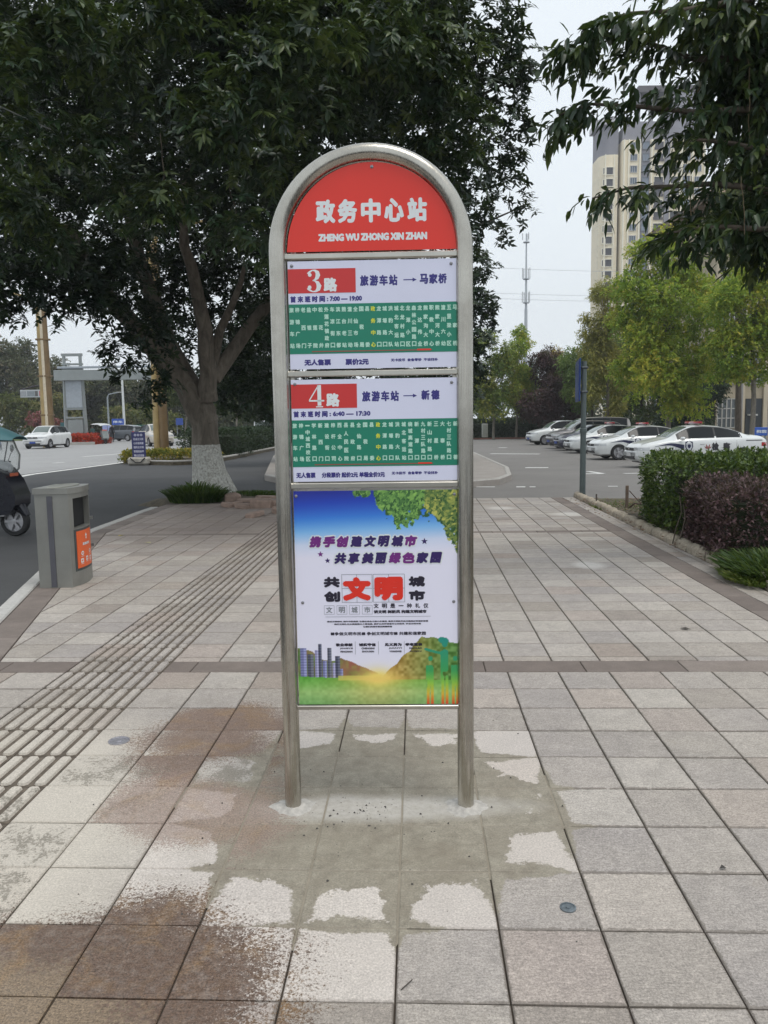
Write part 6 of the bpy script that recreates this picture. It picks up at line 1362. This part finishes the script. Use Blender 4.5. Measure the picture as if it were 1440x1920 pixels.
# notice board on a block
p = Vector((*G2(262, 872, -.115), -.115)); NB = empty('notice_board', p, R(4), 'dark blue notice board with white writing on a pale block by the flower bed', 'notice board')
q = W(262, 858, p.y).z+.115; tz = W(262, 810, p.y).z+.115
MB().box(0, 0, (q+tz)/2, .54, .05, tz-q, bev=.006).obj('board', plain('notice_navy', (.03, .035, .13), .5), NB)
mb = MB()
for k, s_ in enumerate(('○ ○ ○', '社会主义核', '心价值观富', '强民主文明', '和谐自由平', '等公正法治')): put_text(mb, s_, 0, tz-.12-k*.165, .4 if k else .34, .1, .004 if k else .012, -.03)
mb.obj('lettering', plain('notice_text', (.5, .5, .62), .6), NB)
MB().box(0, 0, q*.55, .86, .5, q*1.05, bev=.07).obj('block', plain('block_pale', (.36, .34, .3), .9, var=.3, scale=5, bump=.5), NB, smooth=True)
MB().tube([(-.3, -.27, .3), (-.1, -.28, .12), (.1, -.28, .12), (.28, -.27, .3)], .02, 6).obj('rope', M_BLACK, NB)
# median with kerb, flowers and dark hedge
med = [(-11.1, 33.7), (-10.3, 32.6), (-8.4, 31.5), (-7.2, 32.2), (-6.9, 36), (-6.6, 45), (-6.0, 60), (-3.6, 95), (-6, 110), (-9, 95), (-10.5, 60), (-11.8, 40)]
o = MB().prism(med, -.3, .02).obj('median', M_SOIL); tag(o, kind='structure')
mk = empty('median_kerb', (0, 0, 0)); mk['kind'] = 'structure'
for a, b in zip(med[:8]+[med[-1]], med[1:8]+[med[8], med[0]]):
    if (a == med[7]) : continue
    A, B = Vector((*a, 0)), Vector((*b, 0)); n = max(1, min(14, round((B-A).length/.9))); dr_ = (B-A).normalized(); nn = Vector((-dr_.y, dr_.x, 0))
    for k in range(n):
        p_, r_ = A.lerp(B, k/n), A.lerp(B, (k+1)/n); slab(MB(), [(p_.x, p_.y), (r_.x, r_.y), ((r_+nn*.16).x, (r_+nn*.16).y), ((p_+nn*.16).x, (p_+nn*.16).y)], .08, e=.02, z0=-.3, g=.004).obj('kerb_stone', M_KERB, mk)
LM_FLOW = leafmat('bedding_leaf', (.07, .12, .02), (.22, .2, .03), (.42, .3, .03), rough=.6)
LM_RED = leafmat('red_bedding', (.3, .01, .015), (.5, .02, .02), (.6, .05, .03), rough=.6)
def bedding(name, x0, x1, y0, y1, z0, z1, mat, n, ln, label, seed, cat='flower bed', K=6):
    e = empty(name, (x0, y0, z0), 0, label, cat); P, D = boxleaves(x0, x1, y0, y1, z0, z1, n, seed, jit=.1); link('foliage', leaves('foliage', mat, P-np.array((x0, y0, z0)), D, K=K, ln=ln, wd=ln*.6, step=ln*.4, droop=-.2, seed=seed), e); return e
bedding('flower_bed', -11.0, -7.3, 33.2, 35.0, .0, .3, LM_FLOW, 1500, .1, 'yellow and green bedding plants round the brown mast', 61)
bedding('red_flower_bed', W(120, 830, 70).x, W(176, 830, 70).x, 69, 73.5, -.1, .42, LM_RED, 2200, .22, 'bright red flower bed at the foot of the grey gantry', 62)
o = MB().prism([(W(118, 838, 67).x, 67.5), (W(176, 838, 68).x, 68.3), (W(178, 838, 74).x, 74), (W(118, 838, 74).x, 74)], -.2, .12).obj('bed_kerb', M_KERB); tag(o, kind='structure')
bedding('dark_hedge', -9.6, -6.9, 37.5, 62, .0, 1.1, LM_DARK, 5200, .12, 'long low dark hedge on the shaded median behind the whitewashed trunk', 63, 'hedge')  # hedge lies in shade, which is put into its dark leaf colour
MB().box(-8.2, 50, .45, 2.2, 24, .9).obj('dark_core', plain('hedge_dark_core', (0, 0, 0)), bpy.data.objects['dark_hedge'], loc=(9.6, -37.5, 0))  # solid block with the hedge's inner shade in its colour
o = MB().box(0, 0, 0, 60, 8, .05).obj('verge', plain('verge_grass', (.09, .12, .03), .95, var=.4, scale=1), loc=(W(200, 815, 100).x+4, 97, -.09)); tag(o, kind='structure')
#@
# ================================================================== BACKGROUND TREES
def rtree(px, pyb, Y, top, label, mat, blobs, n, ln, wd, **k):
    gg = random.Random(px*7+int(Y)); sub = []      # break each mass into looser sprays
    for q in blobs:
        f = q[3]*F/Y
        for _ in range(4): sub.append((q[0]+gg.uniform(-.7, .7)*f, q[1]+gg.uniform(-.75, .5)*f, q[2]+gg.uniform(-.7, .7)*q[3], q[3]*gg.uniform(.38, .68)))
    blobs = sub
    b = W(px, pyb, Y); b.z = gz(b.x, b.y); T = W(px+random.uniform(-6, 6), top, Y)
    return tree(k.pop('name', 'broadleaf_tree'), b, label, mat, Bl(*blobs), n, ln, wd, trunk=[b-Vector((0, 0, .1)), b.lerp(T, .5)+Vector((.1, 0, 0)), T], **k)
GRP = 'trees around the car park'
rtree(1252, 815, 42, 640, 'broad yellow green tree above the nearest patrol cars', LM_GINK, [(1250, 500, 42, 1.5), (1215, 540, 42, 1.5), (1290, 540, 42, 1.6), (1200, 610, 42, 1.5), (1255, 600, 41, 1.8), (1310, 610, 42, 1.6), (1225, 680, 41, 1.5), (1285, 690, 41, 1.6), (1190, 680, 42, 1.1), (1330, 680, 41, 1.2), (1255, 740, 41, 1.1), (1210, 735, 42, .8), (1300, 750, 42, .9), (1205, 465, 42, .8), (1245, 455, 42, .8), (1170, 600, 42, .9), (1340, 560, 42, 1.2)], 6800, .17, .11, K=7, seed=71, r0=.18, bmat=BARK2, group=GRP, name='ginkgo_tree', droop=.3, spread=1.3)
rtree(1410, 815, 38, 640, 'yellow green tree at the right edge over the low building', LM_GINK, [(1400, 540, 38, 1.5), (1440, 500, 38, 1.5), (1450, 590, 38, 1.5), (1395, 620, 38, 1.3), (1355, 580, 38, 1.1), (1430, 680, 38, 1.2), (1380, 690, 38, 1.0), (1350, 640, 38, .9), (1350, 700, 38, .5), (1420, 470, 38, 1.0)], 5400, .16, .1, K=7, seed=72, r0=.15, bmat=BARK2, group=GRP, name='ginkgo_tree', droop=.3, spread=1.3)
rtree(1140, 812, 55, 640, 'wispy yellowish tree left of the tower base', leafmat('willow_leaf', (.18, .19, .06), (.32, .3, .08), (.5, .42, .12), rough=.6, trans=.35), [(1140, 560, 55, 1.2), (1120, 610, 55, 1.3), (1160, 600, 55, 1.2), (1110, 670, 55, 1.4), (1150, 670, 55, 1.5), (1125, 730, 55, 1.4), (1170, 720, 55, 1.3), (1150, 770, 55, .8), (1165, 545, 55, .6), (1105, 600, 55, .5)], 5200, .17, .08, K=7, seed=73, r0=.14, bmat=BARK2, group=GRP, droop=.5)
rtree(1385, 812, 48, 480, 'tall olive green tree behind the overhanging boughs at the upper right', leafmat('olive_leaf', (.06, .09, .03), (.12, .15, .045), (.2, .22, .07), rough=.6, trans=.3), [(1400, 300, 48, 1.6), (1385, 360, 48, 1.7), (1440, 340, 48, 1.8), (1375, 430, 48, 1.6), (1430, 440, 48, 2), (1390, 500, 48, 1.8), (1360, 400, 48, .8), (1385, 270, 48, .8), (1460, 270, 48, 1.3)], 6200, .16, .09, K=7, seed=74, r0=.2, group=GRP)
rtree(1110, 812, 68, 720, 'mid green tree behind the blue sign board', LM_GREEN, [(1090, 680, 68, 2), (1130, 690, 68, 2), (1100, 740, 68, 1.7), (1150, 740, 68, 1.8), (1080, 730, 68, 1.2), (1070, 690, 68, 1)], 3600, .24, .13, K=7, seed=75, r0=.16, group=GRP)
rtree(1200, 812, 62, 700, 'darker green tree behind the second patrol car', leafmat('mid_leaf', (.04, .075, .025), (.08, .13, .03), (.16, .2, .05), rough=.6, trans=.3), [(1180, 660, 62, 2), (1220, 680, 62, 2), (1190, 730, 62, 1.9), (1240, 740, 62, 1.7), (1210, 770, 62, 1), (1160, 765, 62, 1), (1280, 770, 62, 1.2), (1300, 740, 62, 1.5)], 4600, .22, .12, K=7, seed=76, r0=.16, group=GRP)
rtree(1338, 812, 58, 720, 'dark broad evergreen bush by the low building corner', LM_DARK, [(1325, 740, 58, 1.2), (1300, 770, 58, 1), (1330, 780, 58, .8), (1270, 790, 58, .9), (1245, 795, 58, .8), (1170, 795, 60, .8), (1200, 798, 60, .8)], 2400, .2, .1, K=7, seed=77, r0=.12, group=GRP)
rtree(1040, 812, 72, 740, 'dark purple leaved tree left of the blue sign pole', LM_PURP, [(1030, 680, 72, 1.5), (1030, 700, 72, 1.7), (1045, 740, 72, 2), (1010, 750, 72, 1.9), (1065, 760, 72, 1.8), (1030, 780, 71, 1.6), (1000, 780, 72, 1.1), (1025, 670, 72, .8), (1075, 730, 72, 1.3), (1090, 775, 72, 1.2)], 4600, .22, .12, K=7, seed=78, r0=.15, group=GRP, name='plum_tree')
rtree(1046, 812, 76, 700, 'slim golden yellow tree rising behind the purple tree', LM_YEL, [(1045, 668, 76, .7), (1042, 690, 76, .9), (1048, 715, 76, .9), (1052, 740, 76, .8)], 1100, .22, .12, K=6, seed=79, r0=.1, group=GRP)
rtree(968, 812, 74, 720, 'bright yellow green tree with pointed top between sign and purple tree', LM_GINK, [(970, 628, 74, .7), (968, 655, 74, 1.1), (962, 700, 74, 1.3), (978, 720, 74, 1.3), (950, 740, 74, 1.4), (975, 760, 74, 1.2)], 3000, .22, .12, K=7, seed=80, r0=.12, group=GRP, bmat=BARK2)
rtree(925, 812, 72, 740, 'yellow green tree with leaning trunks right of the sign', leafmat('mixed_leaf', (.08, .14, .03), (.17, .24, .04), (.4, .38, .07), rough=.6, trans=.3), [(940, 665, 72, 1.2), (900, 650, 72, 1.3), (935, 690, 72, 1.5), (910, 720, 72, 1.6), (940, 740, 72, 1.6), (900, 760, 72, 1.3), (925, 765, 71, 1.1), (890, 700, 72, 1.4)], 3400, .22, .12, K=7, seed=81, r0=.14, group=GRP, bmat=BARK2)
rtree(1000, 812, 82, 700, 'grey green conifer behind the purple tree', LM_DARK, [(1000, 690, 82, 1.2), (1000, 720, 82, 1.6), (1000, 755, 82, 2), (1070, 700, 82, 1.2), (1070, 740, 82, 1.7)], 1900, .25, .1, K=7, seed=82, r0=.12, group=GRP)
bedding('low_hedge', W(885, 800, 79).x, W(1130, 800, 79).x, 79, 82, -.3, 1.3, LM_DARK, 4200, .2, 'dark low hedge along the far edge of the car park', 83, 'hedge')
MB().box(2.6, 1.6, .7, 14, 2.4, 1.4).obj('dark_core', plain('hedge_dark_core', (0, 0, 0)), bpy.data.objects['low_hedge'], loc=(4.5, 0, 0))  # dark solid block put in to close the see-through gaps
xx0, xx1 = W(880, 820, 75).x, W(1010, 820, 75).x
sheet('far_verge', [(3.2, 74), (60, 74), (60, 84), (3.2, 84)], plain('verge_grass', (.11, .12, .03), .95, var=.4, scale=1), .03)
MB().box((xx0+xx1)/2, 74, -.24, xx1-xx0, .3, .18).obj('far_kerb', plain('kerb_red', (.22, .10, .07), .85, var=.4, scale=1)); tag(bpy.data.objects['far_kerb'], kind='structure')
e = empty('utility_cabinet', (W(909, 812, 77).x, 77, -.25), 0, 'small white cabinet under the trees just right of the sign', 'cabinet'); MB().box(0, 0, .75, .55, .4, 1.3, bev=.02).obj('cabinet_body', plain('cab_white', (.5, .5, .48), .6), e); MB().box(0, -.21, .75, .46, .01, 1.1).obj('door', plain('cab_door', (.42, .42, .4), .6), e)

# conifer and street greenery left of the sign
rtree(512, 822, 50, 760, 'dark tiered conifer right beside the left sign post', LM_DARK, [(512, 715, 50, .5), (510, 735, 50, .8), (508, 755, 50, 1.0), (510, 775, 50, 1.2), (512, 793, 50, 1.2)], 1500, .16, .05, K=8, seed=84, r0=.1, name='conifer', droop=.0, cat='tree')
LB2 = leafmat('avenue_leaf', (.02, .035, .012), (.05, .075, .02), (.13, .14, .04), rough=.6, trans=.25)
for k, (px, Y, tp, lb, sp) in enumerate(((443, 66, 735, 'slim tree with two thin trunks between trunk and sign', [(440, 715, 66, 1.4), (455, 735, 66, 1.2), (425, 740, 66, 1.1), (470, 720, 66, 1.2)]), (405, 78, 740, 'leafy tree right behind the whitewashed trunk', [(405, 720, 78, 1.8), (385, 745, 78, 1.5), (420, 760, 78, 1.2)]), (480, 84, 740, 'pale green tree above the white van', [(480, 740, 84, 2), (500, 760, 84, 1.6), (460, 765, 84, 1.5)]), (345, 72, 740, 'young tree with a thin pale trunk left of the tree trunk', [(340, 735, 72, 1.3), (355, 752, 72, 1), (325, 750, 72, 1)]))):
    rtree(px, 820, Y, tp, lb, LB2, sp, 1500, .24, .12, K=7, seed=90+k, r0=.1, bmat=BARK2, group='small trees beyond the median')
# wooded skyline across the road: a row of big trees
LBS = ['far leftmost of the big grey green trees across the road', 'big grey green tree across the road left of the tan mast', 'big grey green tree behind the tan mast', 'big grey green tree left of the gantry column', 'big dark tree seen through the gantry', 'big dark tree right of the gantry column', 'big tree behind the slender white lamp post', 'big tree behind the green hoarding', 'big hazy tree left of the main trunk', 'big hazy tree right of the main trunk', 'big hazy tree left of the sign']
for k, px in enumerate((-40, 15, 62, 105, 160, 205, 250, 290, 335, 425, 500)):
    g_ = random.Random(k+40); Y = 118+g_.uniform(-8, 10); top = (672, 655, 650, 690, 700, 700, 695, 700, 705, 715, 725)[k]
    bl = [(px+g_.uniform(-14, 14), top+18+g_.uniform(-5, 10), Y, 2.2), (px-20, top+50, Y, 2.8), (px+20, top+48, Y, 2.8), (px, top+70, Y, 3.2), (px-16, top+100, Y, 2.8), (px+18, top+98, Y, 2.8)]
    rtree(px, 812, Y, top+60, LBS[k], LM_FAR, bl, 2600, .42, .26, K=6, seed=100+k, r0=.3, group='big trees across the road')
LM_BUSH = leafmat('far_bush', (.07, .09, .03), (.12, .14, .04), (.22, .18, .07), rough=.8)
for k, (px, w_, top, lb) in enumerate(((20, 3.2, 755, 'rounded pale green bush at the left edge under the LED sign'), (60, 2.6, 762, 'rounded yellow green bush behind the white car'), (110, 2.6, 752, 'olive bush just right of the tan mast'), (235, 2.8, 770, 'low green bush behind the white lamp post'), (300, 2.6, 775, 'low green bush behind the brown mast'))):
    rtree(px, 818, 104, 790, lb, LM_BUSH, [(px-8, top+14, 104, w_*.6), (px+10, top+16, 104, w_*.6), (px, top+34, 104, w_*.8)], 1300, .34, .2, K=6, seed=130+k, r0=.1, name='bush', cat='bush')
e = empty('red_flowering_bush', (W(60, 815, 100).x, 100, -.1), 0, 'pink red flowering shrub behind the white car roof', 'shrub')
P, D, _ = blob_twigs(Bl((68, 786, 100, 1.1), (84, 793, 100, 1.0), (108, 797, 98, 1.0)), 500, seed=140); link('foliage', leaves('foliage', leafmat('pink_flower', (.12, .03, .04), (.3, .07, .09), (.4, .2, .2), rough=.7), P-np.array(e.location), D, K=6, ln=.3, wd=.18, seed=141), e)
# dense wood closing the horizon
P = []; g_ = random.Random(77)
bl = [(x, 150+14*math.sin(x*.1), 3.2+1.2*math.sin(x*.37), 5.2+1.0*math.sin(x*.23)) for x in range(-150, 150, 7)]
P, D, _ = blob_twigs(bl, 9000, seed=150); wd_ = link('far_wood', leaves('far_wood', LM_FAR, P, D, K=6, ln=.8, wd=.5, seed=151)); tag(wd_, kind='stuff')

# ================================================================== TOWER BLOCK
TYY = 200.; X_ = lambda px: W(px, 500, TYY).x; Z_ = lambda py: W(1200, py, TYY).z
M_CREAM = plain('tower_cream', L(238, 226, 200)[:3], .85, var=.05, scale=.3); M_CREAM2 = plain('tower_rib', L(240, 234, 216)[:3], .85, var=.04, scale=.3); M_TGREY = plain('tower_grey', L(138, 137, 144)[:3], .8, var=.08, scale=.3); M_TDK = plain('tower_dark', L(92, 88, 92)[:3], .8)
M_WIN = NT('tower_window', .15, 0, .7); M_WIN.col((.11, .15, .2)); M_WIN = M_WIN.m; M_BALC = plain('balcony_void', (.07, .07, .08), .6); M_BLUEG = NT('tower_glazing', .15, 0, .7); M_BLUEG.col((.2, .24, .3)); M_BLUEG = M_BLUEG.m  # flat dark panes: balcony shade put into the colour; wing windows share it
TW = empty('tower_block', (X_(1215), TYY, 0), 0, 'tall cream apartment tower with dark grey crown behind the trees', 'apartment tower'); ox = X_(1215)
def tb_(px0, px1, z0, z1, y0, y1, mat, name='wall'): return MB().box((X_(px0)+X_(px1))/2-ox, (y0+y1)/2, (z0+z1)/2, X_(px1)-X_(px0), y1-y0, z1-z0).obj(name, mat, TW)
zt, zm, zg = Z_(222), Z_(262), Z_(286)
tb_(1163, 1317, -1, zm, 0, 12, M_CREAM); tb_(1164.5, 1316, zm, Z_(236), .6, 11.5, M_TGREY, 'upper_wall'); tb_(1157, 1164, -1, zg, 3.2, 9, M_TDK, 'recess_wall')
# rounded corner wing on the left
def wing(z0, z1, grow, mat, name):
    x0, x1, r = X_(1125)-ox-grow, X_(1158)-ox, 2.6; y0 = 1.2-grow; po = [(x1, y0)]+[(x0+r-r*math.sin(a), y0+r-r*math.cos(a)) for a in [PI/2*k/8 for k in range(9)]]+[(x0, 8.6), (x1, 8.6)]
    MB().prism(po, z0, z1).obj(name, mat, TW)
wing(-1, zg, 0, M_CREAM, 'corner_wall'); wing(zg, Z_(226), -.05, M_TGREY, 'upper_wall'); wing(Z_(226)-.6, Z_(224)+.6, .9, plain('tower_cornice', L(190, 188, 192)[:3], .8), 'cornice'); wing(Z_(224)+.6, Z_(213), -.8, M_TDK, 'roof')
for px in (1134.5, 1151): tb_(px-.9, px+.9, -1, zg, .95, 1.3, M_CREAM2, 'rib')
for px in (1166, 1174.5, 1195, 1216.5, 1272, 1292, 1314.5): tb_(px-1, px+1, -1, zm, -.45, .02, M_CREAM2, 'rib')
tb_(1241, 1250, -1, Z_(236), -.5, .02, M_TGREY, 'pier'); tb_(1198, 1214, -1, zm, -.02, .35, M_TGREY, 'bay_wall')
for px in (1202, 1226, 1308): tb_(px-2, px+2, Z_(240), Z_(158), 4, 6, M_TGREY, 'crown_post')
tb_(1262, 1300, Z_(236), Z_(165), 3, 12, M_TGREY, 'stair_tower'); tb_(1198, 1312, Z_(162), Z_(150), 3.2, 12.5, M_TDK, 'crown_beam'); tb_(1180, 1300, Z_(240), Z_(222), 2, 13, M_TGREY, 'parapet_block')
fh = (zm+.0)/25
def wm(w_, h_, y, frame, glass, mull=1):
    m = MB(); m.cur = 0
    m.box(0, -.06, h_/2-.08, w_+.1, .22, .16); m.box(0, -.06, -h_/2+.08, w_+.1, .22, .16)
    for s_ in (-1, 1): m.box(s_*(w_/2), -.06, 0, .12, .2, h_)
    for k in range(mull): m.box(-w_/2+w_*(k+1)/(mull+1), -.05, 0, .09, .14, h_)
    m.cur = 1; m.box(0, .02, 0, w_, .06, h_-.1); return m.mesh('window', [frame, glass])
wx = lambda a, b: X_(b)-X_(a)
MW1 = wm(wx(1178, 1190), 1.65, 0, plain('win_frame', (.45, .45, .45), .5), M_WIN, 2); MW2 = wm(wx(1200, 1212), 1.9, 0, plain('win_frame_grey', (.2, .21, .24), .5), M_BLUEG, 1)
MBL = wm(wx(1222, 1239), 1.95, 0, M_CREAM2, M_BALC, 0); MWL = wm(wx(1136, 1149), 2.0, 0, M_CREAM2, M_BALC, 0); MWN = wm(wx(1126.5, 1129.5), 1.7, 0, M_CREAM2, M_BALC, 0)
for k in range(25):
    z = zm-fh*(k+.5)
    for px, me, nm, y in ((1184, MW1, 'window', -.05), (1303, MW1, 'window', -.05), (1206, MW2, 'bay_window', -.14), (1282, MW2, 'bay_window', -.1), (1230.5, MBL, 'balcony_opening', -.07), (1261, MBL, 'balcony_opening', -.07)):
        link(nm, me, TW, (X_(px)-ox, y, z))
    if z < zg-1.6:
        link('wing_window', MWL, TW, (X_(1142.5)-ox, 1.12, z)); link('wing_window', MWN, TW, (X_(1131.5)-ox, 1.12, z))
for k in range(25):
    z = zm-fh*(k+.5)
    if z < zg-1.6:
        for a_, nm in ((R(72), 'wing_window'), (R(28), 'wing_window')):
            x0_, r_ = X_(1125)-ox, 2.6; link(nm, MWN, TW, (x0_+r_-(r_-.1)*math.sin(a_), 1.2+r_-(r_-.1)*math.cos(a_), z), (0, 0, -a_))
        if k % 2 == 0: wing(z-fh*.5-.06, z-fh*.5+.08, .05, M_CREAM2, 'floor_band')
for k in range(25):
    z = zm-fh*(k+1)
    MB().box((X_(1222)+X_(1239))/2-ox, -.28, z+.18+.45, wx(1221.5, 1239.5), .1, .62).obj('balcony_rail', M_TDK, TW) if k < 22 else None
# ---- low government building at the right, hipped brown roof showing higher up
BY = 64.; bx0, bx1 = W(1334, 780, BY).x, W(1600, 780, BY).x; GB = empty('office_building', (bx0, BY, -.3), 0, 'tan office building with tall window grids and overhanging roof at the right edge', 'office building')
M_TANW = plain('office_wall', L(172, 160, 138)[:3], .85, var=.08, scale=1); M_PIL = plain('office_pilaster', L(190, 178, 156)[:3], .85, var=.06, scale=1)
w_ = bx1-bx0; MB().box(w_/2, 6, 9.1, w_, 12, 18.2).obj('wall', M_TANW, GB)
rz_ = W(1340, 372, BY).z+.3
MB().add([(-1.6, -1.6, rz_), (w_+1, -1.6, rz_), (w_+1, 13, rz_), (-1.6, 13, rz_), (5, 5.5, rz_+4.2), (w_-2, 5.5, rz_+4.2)], [(0, 1, 5, 4), (1, 2, 5), (2, 3, 4, 5), (3, 0, 4)]).obj('roof', plain('roof_brown', L(150, 126, 108)[:3], .85, var=.15, scale=2), GB)
MB().box(w_/2-.3, 5.7, rz_-.25, w_+2.4, 14, .45).obj('eaves', plain('eaves', L(120, 104, 90)[:3], .85), GB)
lx = lambda px: W(px, 780, BY).x-bx0
for a, b in ((1334, 1341), (1389, 1393), (1428, 1436), (1470, 1477)): MB().box((lx(a)+lx(b))/2, -.12, 9.1, lx(b)-lx(a), .26, 18.1).obj('pilaster', M_PIL, GB)
MG = NT('office_glass', .12, 0, .7); MG.col((.07, .085, .09)); MG = MG.m
def grid(px0, px1, z0, z1, cols, rows, name='window'):
    a, b = lx(px0), lx(px1); f = MB().box((a+b)/2, -.02, (z0+z1)/2, b-a, .1, z1-z0).obj(name, MG, GB)
    m = MB()
    for k in range(cols+1): m.box(a+(b-a)*k/cols, -.1, (z0+z1)/2, .09, .08, z1-z0)
    for k in range(rows+1): m.box((a+b)/2, -.1, z0+(z1-z0)*k/rows, b-a, .07, .08)
    m.obj('frame', plain('office_frame', (.42, .41, .38), .5), f)
for f in range(5):
    z0 = .9+f*3.5; grid(1344, 1386, z0, z0+2.3, 5, 2 if f else 3)
    if f: grid(1396, 1426, z0, z0+2.3, 3, 2)
    grid(1439, 1468, z0, z0+2.3, 3, 2)
MB().box((lx(1397)+lx(1427))/2, -.03, 1.6, lx(1427)-lx(1397), .14, 3.2).obj('door', plain('office_door', (.025, .03, .035), .3), GB); MB().box((lx(1400)+lx(1416))/2, -.25, 1.9, lx(1416)-lx(1400), .35, .12).obj('canopy', plain('canopy_w', (.55, .55, .52), .5), GB)
# ---- phone mast and wires
b = W(985, 800, 150); CT = empty('phone_mast', (b.x, 150, -.2), 0, 'thin grey phone mast standing against the sky right of the sign', 'phone mast'); h_ = W(985, 438, 150).z+.2
MG_ = plain('mast_grey', L(176, 182, 188)[:3], .5); MB().cyl((0, 0, 0), (0, 0, h_*.62), .40, .28, 12).obj('lower_tube', MG_, CT, smooth=True); MB().cyl((0, 0, h_*.62), (0, 0, h_), .22, .12, 10).obj('upper_tube', MG_, CT, smooth=True)
for z, n in ((.985, 3), (.80, 5), (.68, 5)):
    MB().lathe([(.6, h_*z-1.1), (.6, h_*z-.95)], 14).obj('platform', MG_, CT)
    for k in range(n): a = 2*PI*k/n+z; MB().box(0.7*math.cos(a), 0.7*math.sin(a), h_*z, .15, .14, 2.0 if z < .9 else 1.2, bev=.03).obj('antenna', plain('antenna', (.5, .52, .54), .5), CT)
def cable(a, b, r, lb, sag=.3, col=(.12, .12, .12)):
    A, B = W(*a), W(*b); pts = [A.lerp(B, k/12)-Vector((0, 0, sag*4*(k/12)*(1-k/12))) for k in range(13)]
    tag(MB().tube([p-A for p in pts], r, 5).obj('overhead_cable', plain('cable_%s' % str(col), col, .6), loc=A), lb, 'cable')
cable((-260, 55, 9), (96, 243, 9.4), .007, 'pale overhead cable ending in the leaves at the upper left, upper of two', .05, (.25, .25, .24)); cable((-260, 20, 10), (200, 350, 11.5), .005, 'thin overhead cable crossing the leaves at the upper left, lower of two', .05, (.2, .2, .2))
for (y0, y1, lb) in ((492, 500, 'topmost faint power line between phone mast and tower'), (541, 544, 'second faint power line between phone mast and tower'), (551, 554, 'lowest faint power line between phone mast and tower')): cable((700, y0-4, 160), (1500, y1+6, 175), .035, lb, 1.2, (.5, .52, .54))

# ================================================================== AIR
t = bpy.data.materials.new('haze'); t.use_nodes = True; tn = t.node_tree; tn.nodes.remove(tn.nodes['Principled BSDF'])
pvn = tn.nodes.new('ShaderNodeVolumePrincipled'); pvn.inputs['Color'].default_value = (.86, .9, .95, 1); pvn.inputs['Density'].default_value = .0006; tn.links.new(pvn.outputs[0], tn.nodes['Material Output'].inputs['Volume'])
hz_ = MB().box(0, 280, 44, 820, 700, 92).obj('haze', t); tag(hz_, kind='stuff')
